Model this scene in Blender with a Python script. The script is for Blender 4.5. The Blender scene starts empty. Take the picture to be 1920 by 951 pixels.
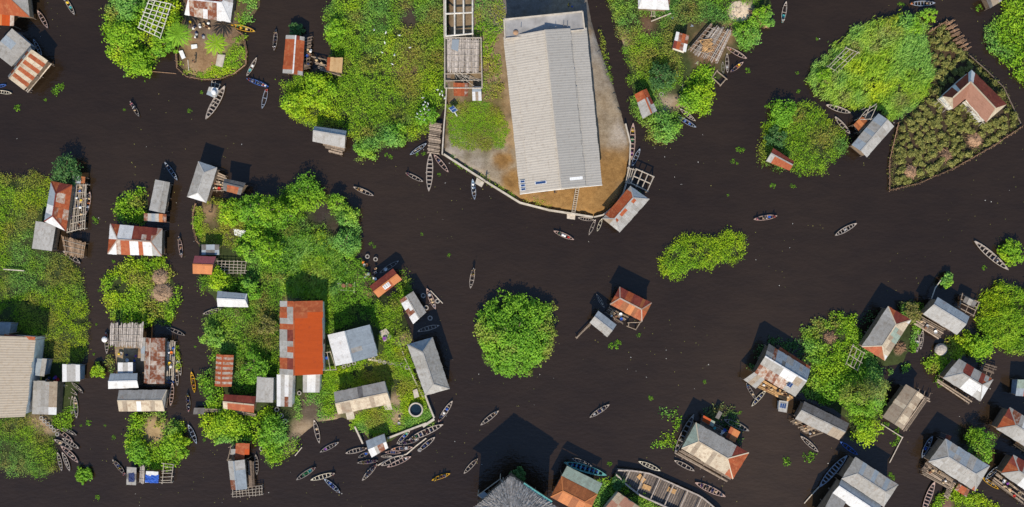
import bpy, bmesh, math, random
import numpy as np
from mathutils import Vector, Matrix
from mathutils.geometry import delaunay_2d_cdt

random.seed(7)
RNG = np.random.default_rng(11)
SC = bpy.context.scene
COL = SC.collection
H = 180.0                                   # camera height above the water, metres
CX, CY = 960.0, 475.5                       # survey origin: straight below the camera; 10 map units = 1 m at water level

def W(px, py, z=0.0):
    """survey coordinates of a point seen from the air -> its place on the map, corrected for its height"""
    k = (1 - z / H) / 10.0
    return Vector(((px - CX) * k, (CY - py) * k, z))

# ------------------------------------------------------------------ materials
def _mat(name):
    m = bpy.data.materials.new(name); m.use_nodes = True
    nt = m.node_tree; b = nt.nodes['Principled BSDF']
    return m, nt, b

def N(nt, t, **kw):
    n = nt.nodes.new(t)
    for k, v in kw.items():
        if k.startswith('i_'):
            n.inputs[k[2:].replace('_', ' ')].default_value = v
        else:
            setattr(n, k, v)
    return n

def mixc(nt, fac, a, b, mode='MIX'):
    n = nt.nodes.new('ShaderNodeMix'); n.data_type = 'RGBA'; n.blend_type = mode
    for s, v in ((0, fac), (6, a), (7, b)):
        if isinstance(v, bpy.types.NodeSocket): nt.links.new(v, n.inputs[s])
        elif s == 0: n.inputs[0].default_value = v
        else: n.inputs[s].default_value = (*v, 1) if len(v) == 3 else v
    return n.outputs[2]

def maprange(nt, sock, a, b, c=0.0, d=1.0):
    n = nt.nodes.new('ShaderNodeMapRange'); nt.links.new(sock, n.inputs[0])
    for i, v in enumerate((a, b, c, d)): n.inputs[i + 1].default_value = v
    return n.outputs[0]

def noise(nt, scale, detail=3, vec=None, rough=.55):
    n = N(nt, 'ShaderNodeTexNoise'); n.inputs['Scale'].default_value = scale
    n.inputs['Detail'].default_value = detail; n.inputs['Roughness'].default_value = rough
    if vec is not None: nt.links.new(vec, n.inputs['Vector'])
    return n.outputs['Fac']

def geo_pos(nt):
    return nt.nodes.new('ShaderNodeNewGeometry').outputs['Position']

def mul3(nt, vec, s):
    n = nt.nodes.new('ShaderNodeVectorMath'); n.operation = 'MULTIPLY'
    nt.links.new(vec, n.inputs[0]); n.inputs[1].default_value = s
    return n.outputs[0]

def rnd_attr(nt):
    n = nt.nodes.new('ShaderNodeAttribute'); n.attribute_name = 'rnd'
    return n.outputs['Fac']

ROOF = {}
def roof_mat(code, base, stain, amt, vary=.22, rough=.55, wave=.22, metal=0.0, streak=.5, fine=.28, bump=.35):
    """sheet roofing: per-sheet tone, streaks running down the slope, rust stains, corrugation"""
    m, nt, b = _mat('roof_' + code)
    L = nt.links.new
    uv = nt.nodes.new('ShaderNodeUVMap').outputs[0]
    r = rnd_attr(nt)
    off = nt.nodes.new('ShaderNodeVectorMath'); off.operation = 'ADD'
    L(uv, off.inputs[0]); cmb = nt.nodes.new('ShaderNodeCombineXYZ')
    mm = nt.nodes.new('ShaderNodeMath'); mm.operation = 'MULTIPLY'; L(r, mm.inputs[0]); mm.inputs[1].default_value = 37.0
    L(mm.outputs[0], cmb.inputs[0]); L(mm.outputs[0], cmb.inputs[1]); L(cmb.outputs[0], off.inputs[1])
    n1 = noise(nt, 1.0, 4, mul3(nt, off.outputs[0], (2.6, .55, 1)), .62)
    n2 = noise(nt, 1.3, 4, off.outputs[0], .6)
    lo = tuple(c * (1 - vary) for c in base); hi = tuple(min(.95, c * (1 + vary)) for c in base)
    c1 = mixc(nt, r, lo, hi)
    c2 = mixc(nt, maprange(nt, n1, .3, .75, 0, streak), c1, tuple(c * .62 for c in base))
    t = maprange(nt, n2, .62 - amt * .45, .80 - amt * .35)
    c3 = mixc(nt, t, c2, stain)
    fn_ = noise(nt, 5.0, 3, off.outputs[0])
    c4 = mixc(nt, maprange(nt, fn_, .35, .7, 0, fine), c3, tuple(c * .55 for c in stain))
    if base[0] > .25 and base[2] > .15 and wave < .3:      # rust bleeding over the laps of neighbouring sheets
        bl = noise(nt, .75, 5, geo_pos(nt), .65)
        c4 = mixc(nt, maprange(nt, bl, .60, .74, 0, .42), c4, (.20, .085, .04))
    L(c4, b.inputs['Base Color'])
    b.inputs['Roughness'].default_value = rough; b.inputs['Metallic'].default_value = metal
    b.inputs['Specular IOR Level'].default_value = .15
    w = N(nt, 'ShaderNodeTexWave', wave_type='BANDS', bands_direction='X', wave_profile='SIN')
    L(uv, w.inputs['Vector']); w.inputs['Scale'].default_value = .314 / wave; w.inputs['Distortion'].default_value = .0
    bp = nt.nodes.new('ShaderNodeBump'); bp.inputs['Strength'].default_value = bump; bp.inputs['Distance'].default_value = .04
    L(w.outputs['Fac'], bp.inputs['Height']); L(bp.outputs[0], b.inputs['Normal'])
    ROOF[code] = m
    return m

RUST = (.16, .05, .022)
roof_mat('g', (.325, .312, .285), (.215, .195, .165), .32, vary=.10)
roof_mat('l', (.375, .365, .34), (.25, .23, .20), .3, vary=.08)
roof_mat('w', (.60, .60, .585), (.38, .36, .33), .15, vary=.08, streak=.3)
roof_mat('u', (.275, .315, .345), (.19, .215, .235), .28, vary=.09)
roof_mat('d', (.155, .148, .14), (.095, .085, .075), .45, vary=.15)
roof_mat('r', (.30, .066, .022), (.36, .125, .05), .30, vary=.2)
roof_mat('m', (.165, .034, .023), (.22, .058, .032), .3, vary=.2)
roof_mat('o', (.40, .062, .008), (.31, .05, .012), .15, vary=.05, streak=.2, fine=.15)
roof_mat('b', (.30, .105, .038), (.20, .065, .025), .35, vary=.14)
roof_mat('n', (.315, .255, .185), (.21, .15, .10), .3, vary=.12)
roof_mat('c', (.52, .44, .32), (.29, .21, .14), .3, vary=.12)
roof_mat('e', (.25, .31, .255), (.18, .20, .16), .3, vary=.12)
roof_mat('p', (.26, .075, .085), (.19, .06, .06), .2, vary=.08)
roof_mat('a', (.47, .175, .06), (.36, .115, .045), .2, vary=.1, streak=.2)
roof_mat('x', (.40, .36, .31), RUST, .78, vary=.2)      # zinc half eaten by rust
roof_mat('y', (.44, .39, .33), (.25, .10, .045), .45, vary=.16)
roof_mat('k', (.27, .135, .09), (.215, .10, .065), .3, vary=.06, streak=.2)
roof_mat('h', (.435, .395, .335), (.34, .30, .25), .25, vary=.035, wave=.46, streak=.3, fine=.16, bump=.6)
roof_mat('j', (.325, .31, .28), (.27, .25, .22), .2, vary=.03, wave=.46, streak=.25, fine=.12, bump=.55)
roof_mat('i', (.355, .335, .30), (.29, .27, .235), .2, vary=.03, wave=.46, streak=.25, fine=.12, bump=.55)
roof_mat('z', (.46, .30, .145), (.33, .19, .08), .25, vary=.14, streak=.4)
roof_mat('T', (.39, .33, .255), (.32, .255, .18), .25, vary=.03, wave=.46, streak=.25, fine=.12, bump=.6)

def simple_mat(name, base, var=.25, rough=.8, scale=3.0, dark=None, spec=.25, rnd=True, obj_rand=False):
    m, nt, b = _mat(name)
    pos = geo_pos(nt)
    n = noise(nt, scale, 4, pos)
    dk = dark or tuple(c * .55 for c in base)
    c = mixc(nt, maprange(nt, n, .3, .72), tuple(min(.95, x * (1 + var * .5)) for x in base), dk)
    if rnd:
        g = maprange(nt, rnd_attr(nt), 0, 1, 1 - var, 1 + var)
        cb = nt.nodes.new('ShaderNodeCombineColor')
        for i in range(3): nt.links.new(g, cb.inputs[i])
        c = mixc(nt, 1.0, c, cb.outputs[0], 'MULTIPLY')
    nt.links.new(c, b.inputs['Base Color'])
    b.inputs['Roughness'].default_value = rough; b.inputs['Specular IOR Level'].default_value = spec
    return m

M = {}
M['wood'] = simple_mat('weathered_timber', (.29, .225, .165), .5)
M['woodd'] = simple_mat('dark_timber', (.16, .12, .09), .4)
M['woodl'] = simple_mat('pale_timber', (.52, .45, .36), .35)
M['woodo'] = simple_mat('new_timber', (.44, .26, .11), .35)
M['wall'] = simple_mat('reed_wall', (.20, .14, .09), .3, scale=2)
M['wallb'] = simple_mat('painted_wall', (.20, .24, .30), .2, scale=2)
M['wallw'] = simple_mat('whitewash', (.74, .71, .64), .12, scale=1.5, dark=(.55, .5, .42))
M['conc'] = simple_mat('concrete', (.47, .42, .35), .15, scale=1.2, dark=(.32, .28, .22))
M['concd'] = simple_mat('stained_concrete', (.36, .35, .335), .12, scale=.35, dark=(.17, .165, .16))
M['beam'] = simple_mat('white_beam', (.66, .62, .54), .12, scale=2)
M['thatch'] = simple_mat('grey_thatch', (.37, .325, .28), .4, scale=2.5)
M['thatchb'] = simple_mat('brown_thatch', (.27, .18, .11), .45, scale=2.5)
M['brush'] = simple_mat('dry_brush', (.255, .155, .09), .5, scale=4)
M['hull'] = simple_mat('weathered_hull', (.31, .265, .23), .3, scale=2.2)
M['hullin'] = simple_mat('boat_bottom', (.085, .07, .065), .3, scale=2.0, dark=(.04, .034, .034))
M['gun'] = simple_mat('gunwale_wood', (.37, .315, .265), .3, scale=2.5)
M['hulld'] = simple_mat('dark_hull', (.13, .11, .10), .3, scale=2)
M['gund'] = simple_mat('dark_gunwale', (.25, .22, .195), .3, scale=2.5)
M['gunp'] = simple_mat('pink_brown_gunwale', (.40, .28, .235), .25, scale=2.5)
M['gunc'] = simple_mat('cream_gunwale', (.62, .56, .42), .2, scale=2.5)
M['gunb'] = simple_mat('blue_paint', (.05, .12, .38), .2, scale=2.5)
M['guny'] = simple_mat('yellow_paint', (.62, .34, .02), .15, scale=2.5)
M['gunt'] = simple_mat('teal_paint', (.10, .30, .28), .2, scale=2.5)
M['guns'] = simple_mat('slate_gunwale', (.26, .30, .36), .25, scale=2.5)
M['tyre'] = simple_mat('tyre_rubber', (.085, .08, .075), .2, rough=.9, dark=(.26, .24, .21), scale=5)
M['tyreg'] = simple_mat('silted_tyre', (.38, .35, .31), .2, rough=.9, scale=5)
M['soil'] = simple_mat('dark_soil', (.065, .045, .03), .3, scale=1.5, rnd=False)
M['bark'] = simple_mat('bark', (.16, .12, .08), .2, scale=4)
M['sand'] = simple_mat('sand_heap', (.62, .50, .36), .15, scale=2)
for k, c in dict(blue=(.03, .10, .42), navy=(.03, .045, .12), white=(.74, .74, .72), red=(.50, .04, .03), orange=(.72, .20, .03),
                 yellow=(.70, .48, .04), green=(.04, .26, .10), purple=(.22, .06, .32), pink=(.66, .22, .26), black=(.025, .025, .028),
                 brown=(.22, .11, .06), teal=(.06, .34, .34), grey=(.36, .36, .36), tan=(.52, .38, .22), sky=(.30, .48, .66)).items():
    M['c_' + k] = simple_mat(k + '_cloth', c, .15, rough=.85, scale=6, dark=tuple(x * .7 for x in c), rnd=False)
M['skin'] = simple_mat('skin', (.11, .055, .032), .1, rough=.6, rnd=False)
M['solar'] = simple_mat('solar_cells', (.02, .055, .16), .2, rough=.25, spec=.5)
M['frame'] = simple_mat('aluminium_frame', (.62, .64, .66), .1, rough=.5)
M['tank'] = simple_mat('dark_water_in_tank', (.008, .02, .03), .1, rough=.1, spec=.5, rnd=False)
M['bird'] = simple_mat('white_feathers', (.80, .80, .77), .05, rnd=False)
M['beak'] = simple_mat('yellow_beak', (.6, .36, .05), .05, rnd=False)

def leaf_mat():
    m, nt, b = _mat('leaves')
    a = nt.nodes.new('ShaderNodeAttribute'); a.attribute_name = 'Col'
    nt.links.new(a.outputs['Color'], b.inputs['Base Color'])
    b.inputs['Roughness'].default_value = .6; b.inputs['Specular IOR Level'].default_value = .22
    tr = nt.nodes.new('ShaderNodeBsdfTranslucent'); nt.links.new(a.outputs['Color'], tr.inputs['Color'])
    mx = nt.nodes.new('ShaderNodeMixShader'); mx.inputs[0].default_value = .28
    nt.links.new(b.outputs[0], mx.inputs[1]); nt.links.new(tr.outputs[0], mx.inputs[2])
    nt.links.new(mx.outputs[0], nt.nodes['Material Output'].inputs['Surface'])
    return m
M['leaf'] = leaf_mat()

def ground_mat():
    m, nt, b = _mat('ground')
    a = nt.nodes.new('ShaderNodeAttribute'); a.attribute_name = 'Col'
    pos = geo_pos(nt)
    n = noise(nt, .9, 6, pos, .65); n2 = noise(nt, .16, 3, pos)
    c = mixc(nt, maprange(nt, n, .38, .68, 0, .75), a.outputs['Color'], (.60, .56, .52), 'MULTIPLY')
    c = mixc(nt, maprange(nt, n2, .45, .62, 0, .45), c, (1.35, 1.3, 1.22), 'MULTIPLY')
    c = mixc(nt, maprange(nt, noise(nt, 3.2, 5, pos, .7), .42, .66, 0, .55), c, (.62, .58, .52), 'MULTIPLY')
    c = mixc(nt, maprange(nt, noise(nt, .38, 6, pos, .72), .54, .62, 0, .5), c, (.66, .62, .58), 'MULTIPLY')
    nt.links.new(c, b.inputs['Base Color']); b.inputs['Roughness'].default_value = .9; b.inputs['Specular IOR Level'].default_value = .15
    bp = nt.nodes.new('ShaderNodeBump'); bp.inputs['Strength'].default_value = .5; bp.inputs['Distance'].default_value = .12
    nt.links.new(noise(nt, 2.5, 5, pos), bp.inputs['Height']); nt.links.new(bp.outputs[0], b.inputs['Normal'])
    return m
M['ground'] = ground_mat()

# ------------------------------------------------------------------ objects
def tag(o, label=None, cat=None, group=None, kind=None):
    if label: o['label'] = label
    if cat: o['category'] = cat
    if group: o['group'] = group
    if kind: o['kind'] = kind
    return o

def empty(name, loc, label=None, cat=None, group=None):
    o = bpy.data.objects.new(name, None); COL.objects.link(o); o.location = loc
    o.empty_display_size = .3
    return tag(o, label, cat, group)

def link(name, me, parent=None, loc=None):
    o = bpy.data.objects.new(name, me); COL.objects.link(o)
    if parent is not None: o.parent = parent
    if loc is not None: o.location = loc
    return o

class MB:
    """collects polygons; build() links them as one mesh object, vertices relative to origin"""
    def __init__(s, o=(0, 0, 0)):
        s.v = []; s.f = []; s.mi = []; s.r = []; s.uv = []; s.o = Vector(o); s.mats = []
    def mi_of(s, mat):
        if mat not in s.mats: s.mats.append(mat)
        return s.mats.index(mat)
    def poly(s, pts, mat, rnd=None, uv=None):
        i = len(s.v); s.v.extend(Vector(p) - s.o for p in pts)
        s.f.append(tuple(range(i, i + len(pts)))); s.mi.append(s.mi_of(mat))
        s.r.append(random.random() if rnd is None else rnd)
        s.uv.extend(uv if uv else [(0.0, 0.0)] * len(pts))
    def slab(s, pts, th, mat, rnd=None, uv=None):
        """polygon with thickness th below it"""
        rnd = random.random() if rnd is None else rnd
        pts = [Vector(p) for p in pts]; n = len(pts)
        nor = (pts[1] - pts[0]).cross(pts[2] - pts[0])
        if nor.z < 0:
            pts.reverse(); uv = uv[::-1] if uv else None; nor = -nor
        d = nor.normalized() * th
        lo = [p - d for p in pts]
        s.poly(pts, mat, rnd, uv)
        s.poly(lo[::-1], mat, rnd)
        for i in range(n):
            j = (i + 1) % n
            s.poly([pts[j], pts[i], lo[i], lo[j]], mat, rnd)
    def box(s, c, sx, sy, sz, mat, ang=0.0, rnd=None):
        """box standing on c (centre of its bottom)"""
        c = Vector(c); ca, sa = math.cos(ang), math.sin(ang)
        def q(x, y, z): return (c.x + x * ca - y * sa, c.y + x * sa + y * ca, c.z + z)
        top = [q(x * sx / 2, y * sy / 2, sz) for x, y in ((-1, -1), (1, -1), (1, 1), (-1, 1))]
        s.slab(top, sz, mat, rnd)
    def beam(s, p, q, w, h, mat, rnd=None):
        p, q = Vector(p), Vector(q); d = (q - p)
        if d.length < 1e-5: return
        d.normalize(); up = Vector((0, 0, 1)) if abs(d.z) < .95 else Vector((1, 0, 0))
        a = d.cross(up).normalized() * w / 2; b = a.cross(d).normalized() * h / 2
        P = [p + a + b, p - a + b, p - a - b, p + a - b]; Q = [x + (q - p) for x in P]
        rnd = random.random() if rnd is None else rnd
        s.poly(P, mat, rnd); s.poly(Q[::-1], mat, rnd)
        for i in range(4):
            j = (i + 1) % 4
            s.poly([P[j], P[i], Q[i], Q[j]], mat, rnd)
    def tube(s, p, q, r0, r1, mat, n=6, rnd=None, cap=True):
        p, q = Vector(p), Vector(q); d = (q - p).normalized()
        up = Vector((0, 0, 1)) if abs(d.z) < .9 else Vector((1, 0, 0))
        a = d.cross(up).normalized(); b = d.cross(a)
        rnd = random.random() if rnd is None else rnd
        A = [p + (a * math.cos(t) + b * math.sin(t)) * r0 for t in [2 * math.pi * i / n for i in range(n)]]
        B = [q + (a * math.cos(t) + b * math.sin(t)) * r1 for t in [2 * math.pi * i / n for i in range(n)]]
        for i in range(n):
            j = (i + 1) % n
            s.poly([A[i], A[j], B[j], B[i]], mat, rnd)
        if cap:
            s.poly(A[::-1], mat, rnd); s.poly(B, mat, rnd)
    def lathe(s, c, prof, mat, n=12, rnd=None):
        c = Vector(c); rnd = random.random() if rnd is None else rnd
        ring = [[c + Vector((r * math.cos(2 * math.pi * i / n), r * math.sin(2 * math.pi * i / n), z)) for i in range(n)] for r, z in prof]
        for k in range(len(ring) - 1):
            for i in range(n):
                j = (i + 1) % n
                s.poly([ring[k][i], ring[k][j], ring[k + 1][j], ring[k + 1][i]], mat, rnd)
        s.poly(ring[-1], mat, rnd); s.poly(ring[0][::-1], mat, rnd)
    def mesh(s, name):
        me = bpy.data.meshes.new(name)
        me.from_pydata([tuple(v) for v in s.v], [], s.f)
        for m in s.mats: me.materials.append(m)
        me.polygons.foreach_set('material_index', s.mi)
        at = me.attributes.new('rnd', 'FLOAT', 'FACE'); at.data.foreach_set('value', s.r)
        ul = me.uv_layers.new(name='UVMap')
        ul.data.foreach_set('uv', np.array(s.uv, dtype=np.float32).ravel())
        me.update()
        return me
    def build(s, name, parent=None, loc=None):
        if not s.f: return None
        return link(name, s.mesh(name), parent, loc)

def U(a, b): return random.uniform(a, b)

# unit post (height 1, radius 1) and poles shared by every house and frame
_post = {}
def post_mesh(mk):
    if mk not in _post:
        b = MB(); b.tube((0, 0, 0), (0, 0, 1), 1, .9, M[mk], 7); _post[mk] = b.mesh('post')
    return _post[mk]
def pole(parent, p, q, r, mk='wood', name='pole'):
    """a pole from p to q (world), as a part of parent"""
    p, q = Vector(p), Vector(q); d = q - p
    o = link(name, post_mesh(mk), parent)
    o.location = p - parent.location if parent else p
    o.rotation_mode = 'QUATERNION'; o.rotation_quaternion = d.to_track_quat('Z', 'Y')
    o.scale = (r, r, d.length)
    return o

# ------------------------------------------------------------------ roofs and houses
def lerp(a, b, t): return a + (b - a) * t

def clip(poly, f):
    """keep the part of a (s,v) polygon where f(s,v) >= 0"""
    out = []
    for i in range(len(poly)):
        a, b = poly[i], poly[(i + 1) % len(poly)]
        fa, fb = f(*a), f(*b)
        if fa >= 0: out.append(a)
        if (fa >= 0) != (fb >= 0):
            t = fa / (fa - fb); out.append((a[0] + (b[0] - a[0]) * t, a[1] + (b[1] - a[1]) * t))
    return out

def fill_slope(mb, fn, lw, lh, spec, lims, sheet=.85, jit=.02):
    """lay sheets on a slope: fn(s,v)->world, spec rows from the eave up 'aab/bb', lims = half planes"""
    rows = spec.split('/'); tone = [random.random() for _ in range(80)]
    if len(rows) == 1 and lh > 2.6: rows = rows * 2
    nr = len(rows)
    for ri, row in enumerate(rows):
        nc = max(len(row), int(round(lw / sheet)), 1)
        for ci in range(nc):
            code = row[min(len(row) - 1, int((ci + .5) / nc * len(row)))]
            if code == '.': continue
            s0, s1 = ci / nc, (ci + 1) / nc
            v0, v1 = ri / nr, (ri + 1) / nr
            if ri == 0: v0 -= U(0, .035)
            ov = .02 if ri < nr - 1 else 0
            pg = [(s0, v0), (s1 + .002, v0), (s1 + .002, v1 + ov), (s0, v1 + ov)]
            for f in lims: pg = clip(pg, f) if len(pg) > 2 else pg
            if len(pg) < 3: continue
            area = abs(sum(pg[i][0] * pg[(i + 1) % len(pg)][1] - pg[(i + 1) % len(pg)][0] * pg[i][1] for i in range(len(pg))))
            if area < 1e-4: continue
            dz = Vector((0, 0, U(0, jit) - .012 * ri + .03))
            mb.slab([fn(a, b) + dz for a, b in pg], .025, ROOF[code], min(1, max(0, tone[ci % 80] + U(-.15, .15))), [(a * lw, b * lh) for a, b in pg])

def roof(mb, c, rise, A, B, r=.5, hip=(0, 0), C0='g', C1='g', sheet=.85):
    """c = four eave corners; ridge runs from edge c3c0 to edge c1c2; A lies on c0c1, B on c3c2"""
    up = Vector((0, 0, rise))
    R0, R1 = lerp(c[0], c[3], r) + up, lerp(c[1], c[2], r) + up
    h0, h1 = hip
    lims = []
    if h0 > 0: lims.append(lambda s, v: s / h0 - v)
    if h1 > 0: lims.append(lambda s, v: (1 - s) / h1 - v)
    lw = (c[1] - c[0]).length
    for e0, e1, spec in ((c[0], c[1], A), (c[3], c[2], B)):
        lh = (R0 - e0).length
        fill_slope(mb, lambda s, v, e0=e0, e1=e1: lerp(lerp(e0, e1, s), lerp(R0, R1, s), v), lw, lh, spec, lims, sheet)
    for hh, e0, e1, a, spec in ((h0, c[0], c[3], lerp(R0, R1, h0), C0), (h1, c[1], c[2], lerp(R0, R1, 1 - h1), C1)):
        if hh <= 0: continue
        base = lerp(e0, e1, r)
        fill_slope(mb, lambda s, v, e0=e0, e1=e1, a=a, base=base: lerp(e0, e1, s) + (a - base) * v, (e1 - e0).length, (a - base).length, spec,
                   [lambda s, v: s / r - v, lambda s, v: (1 - s) / (1 - r) - v], sheet)
    return lerp(R0, R1, h0), lerp(R0, R1, 1 - h1), R0, R1

def deck(root, quad, z=1.0, mk='wood', along=0, gap=.04, w=.28, wild=.25, name='deck', missing=.08):
    """boards laid side by side over a quad of survey points, uneven ends and gaps"""
    c = [W(x, y, z) for x, y in quad]
    mb = MB(root.location)
    if along: c = c[1:] + c[:1]
    n = max(2, int((c[3] - c[0]).length / (w + gap * .4)))
    for i in range(n):
        if random.random() < missing: continue
        t = (i + .5) / n + U(-.2, .2) / n
        a, b = lerp(c[0], c[3], t), lerp(c[1], c[2], min(1, max(0, t + U(-1, 1) * wild / n)))
        d = (b - a).normalized()
        a = a - d * U(-.1, wild); b = b + d * U(-.1, wild)
        if random.random() < .3:
            m = lerp(a, b, U(.3, .7)); mb.beam(a, m - d * .03, w * U(.6, 1), .05, M[mk]); a = m
        dz = Vector((0, 0, U(0, .05)))
        mb.beam(a + dz, b + dz, w * U(.6, 1.0), .05, M[mk])
    for t in (.12, .5, .88):
        a, b = lerp(c[0], c[1], t), lerp(c[3], c[2], t)
        mb.beam(a - Vector((0, 0, .12)), b - Vector((0, 0, .12)), .12, .12, M['woodd'])
    o = mb.build(name, root)
    for p in c:
        pole(root, (p.x, p.y, -1.2), (p.x, p.y, z - .03), .07, 'woodd', 'stilt')
    return o

HOUSES = {}
def house(label, quad, A, B, eave=3.3, rise=None, r=.5, hip=(0, 0), C0='g', C1='g', floor=1.1, wall='wall', over=.35,
          name='stilt_house', cat='stilt house', group='houses of the lake village', decks=(), stilts=True, sheet=.85, lean=None, ridge_cap=None,
          extras=None, base=None):
    c = [W(x, y, eave) for x, y in quad]
    wd = min(((c[3] - c[0]).length, (c[2] - c[1]).length))
    if rise is None: rise = .36 * wd * max(r, 1 - r)
    cen = sum(c, Vector()) / 4
    root = empty(name, (cen.x, cen.y, base if base is not None else (0 if stilts else .3)), label, cat, group)
    HOUSES[label] = root
    mb = MB(root.location)
    a0, a1, R0, R1 = roof(mb, c, rise, A, B, r, hip, C0, C1, sheet)
    ro = mb.build('roof', root)
    if ridge_cap is None: ridge_cap = B.split('/')[-1][0]
    if ridge_cap == '.': ridge_cap = 'g'
    if ridge_cap:
        cb = MB(root.location); n = max(2, int((a1 - a0).length / 1.5))
        for i in range(n):
            cb.beam(lerp(a0, a1, i / n) + Vector((0, 0, .05)), lerp(a0, a1, (i + .97) / n) + Vector((0, 0, .05)), .26, .04, ROOF[ridge_cap])
        for hh, p, q, a in ((hip[0], c[0], c[3], a0), (hip[1], c[1], c[2], a1)):
            if hh > 0:
                for e_ in (p, q): cb.beam(e_ + Vector((0, 0, .05)), a + Vector((0, 0, .05)), .20, .035, ROOF[ridge_cap])
        cb.build('ridge_cap', ro)
    # walls: the plan shrunk by the overhang, up to just under the sheets
    e = (c[1] - c[0]).normalized(); f = (c[3] - c[0]).normalized()
    k = [c[0] + (e + f) * over, c[1] + (f - e) * over, c[2] - (e + f) * over, c[3] + (e - f) * over]
    k = [Vector((p.x, p.y, 0)) for p in k]
    wb = MB(root.location); wm = M[wall]
    top = eave + rise * over / max(.5, wd * .5) - .08
    for i in range(4):
        p, q = k[i], k[(i + 1) % 4]
        lo = [Vector((p.x, p.y, floor)), Vector((q.x, q.y, floor)), Vector((q.x, q.y, top)), Vector((p.x, p.y, top))]
        wb.poly(lo, wm)
    wb.poly([Vector((p.x, p.y, floor)) for p in k[::-1]], wm)
    for hh, p, q, R, sgn in ((hip[0], k[0], k[3], R0, 1), (hip[1], k[1], k[2], R1, -1)):
        if hh > 0: continue
        apex = lerp(Vector((p.x, p.y, 0)), Vector((q.x, q.y, 0)), r); apex.z = eave + rise - .12
        wb.poly([Vector((p.x, p.y, top)), Vector((q.x, q.y, top)), apex], wm)
    wb.build('wall', root)
    # a door on the long side that faces open ground
    dm = lerp(k[3], k[2], .42); dd = (k[2] - k[3]).normalized(); out = -(k[0] - k[3]).normalized()
    db = MB(root.location)
    db.box(Vector((dm.x, dm.y, floor + .03)) + out * .03, .85, .06, min(1.9, top - floor - .1), M['woodd'], math.atan2(dd.y, dd.x))
    db.build('door', root)
    pb = MB(root.location)
    g = [p + (p - cen).normalized() * .12 for p in k]
    pb.slab([Vector((p.x, p.y, floor)) for p in g], .12, M['woodd'])
    pb.build('floor_platform', root)
    if stilts:
        nx = max(2, int((c[1] - c[0]).length / 2.6) + 1); ny = max(2, int(wd / 2.6) + 1)
        for i in range(nx):
            for j in range(ny):
                if 0 < i < nx - 1 and 0 < j < ny - 1: continue
                p = lerp(lerp(k[0], k[1], i / (nx - 1)), lerp(k[3], k[2], i / (nx - 1)), j / (ny - 1))
                pole(root, (p.x, p.y, -1.2), (p.x, p.y, floor - .1), .075, 'woodd', 'stilt')
    for d in decks: deck(root, **d)
    if extras:
        for q, z, rs, spec, nm in extras:       # lean-to roofs: quad, heights of the two long edges
            x = MB(root.location); cc = [W(q[0][0], q[0][1], z[0]), W(q[1][0], q[1][1], z[0]), W(q[2][0], q[2][1], z[1]), W(q[3][0], q[3][1], z[1])]
            fill_slope(x, lambda s, v: lerp(lerp(cc[0], cc[1], s), lerp(cc[3], cc[2], s), v), (cc[1] - cc[0]).length, (cc[3] - cc[0]).length, spec, [], rs)
            x.build(nm, root)
            for p in cc:
                pole(root, (p.x, p.y, -1.2), (p.x, p.y, p.z - .03), .05, 'woodd', 'post')
    return root

def canopy(label, quad, spec, z=2.4, dz=.25, name='shelter', cat='shelter', sheet=.8, mk='woodd', group=None, rows=None, wallm=None, base=0):
    """single-slope shed on posts, walls of its own when wallm is given"""
    c = [W(quad[i][0], quad[i][1], z + (dz if i < 2 else 0)) for i in range(4)]
    cen = sum(c, Vector()) / 4
    root = empty(name, (cen.x, cen.y, base), label, cat, group)
    mb = MB(root.location)
    fill_slope(mb, lambda s, v: lerp(lerp(c[0], c[1], s), lerp(c[3], c[2], s), v), (c[1] - c[0]).length, (c[3] - c[0]).length, spec, [], sheet)
    mb.build('roof', root)
    k = [p + (cen - p).normalized() * .25 for p in c]
    for p in k: pole(root, (p.x, p.y, -1.2), (p.x, p.y, p.z - .06), .06, mk, 'post')
    if wallm:
        wb = MB(root.location)
        for i in range(4):
            p, q = k[i], k[(i + 1) % 4]
            wb.poly([(p.x, p.y, .6), (q.x, q.y, .6), (q.x, q.y, q.z - .08), (p.x, p.y, p.z - .08)], M[wallm])
        wb.build('wall', root)
    return root

def lattice(label, quad, nu, nv, z=1.2, r=.06, mk='woodl', name='pole_rack', cat='pole rack', jit=.15, zj=.1, posts=True, group=None, ext=.25):
    c = [W(x, y, z) for x, y in quad]; cen = sum(c, Vector()) / 4
    root = empty(name, (cen.x, cen.y, 0), label, cat, group)
    def J(): return Vector((U(-jit, jit), U(-jit, jit), U(0, zj)))
    for n, (a, b, d, e) in ((nu, (c[0], c[3], c[1], c[2])), (nv, (c[0], c[1], c[3], c[2]))):
        for i in range(n):
            t = i / max(1, n - 1)
            p, q = lerp(a, b, t) + J(), lerp(d, e, t) + J()
            dd = (q - p).normalized() * ext
            pole(root, p - dd * random.random(), q + dd * random.random(), r, mk)
    if posts:
        for p in c: pole(root, (p.x, p.y, -1.0), (p.x, p.y, z), r * 1.2, mk, 'post')
    return root

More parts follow.
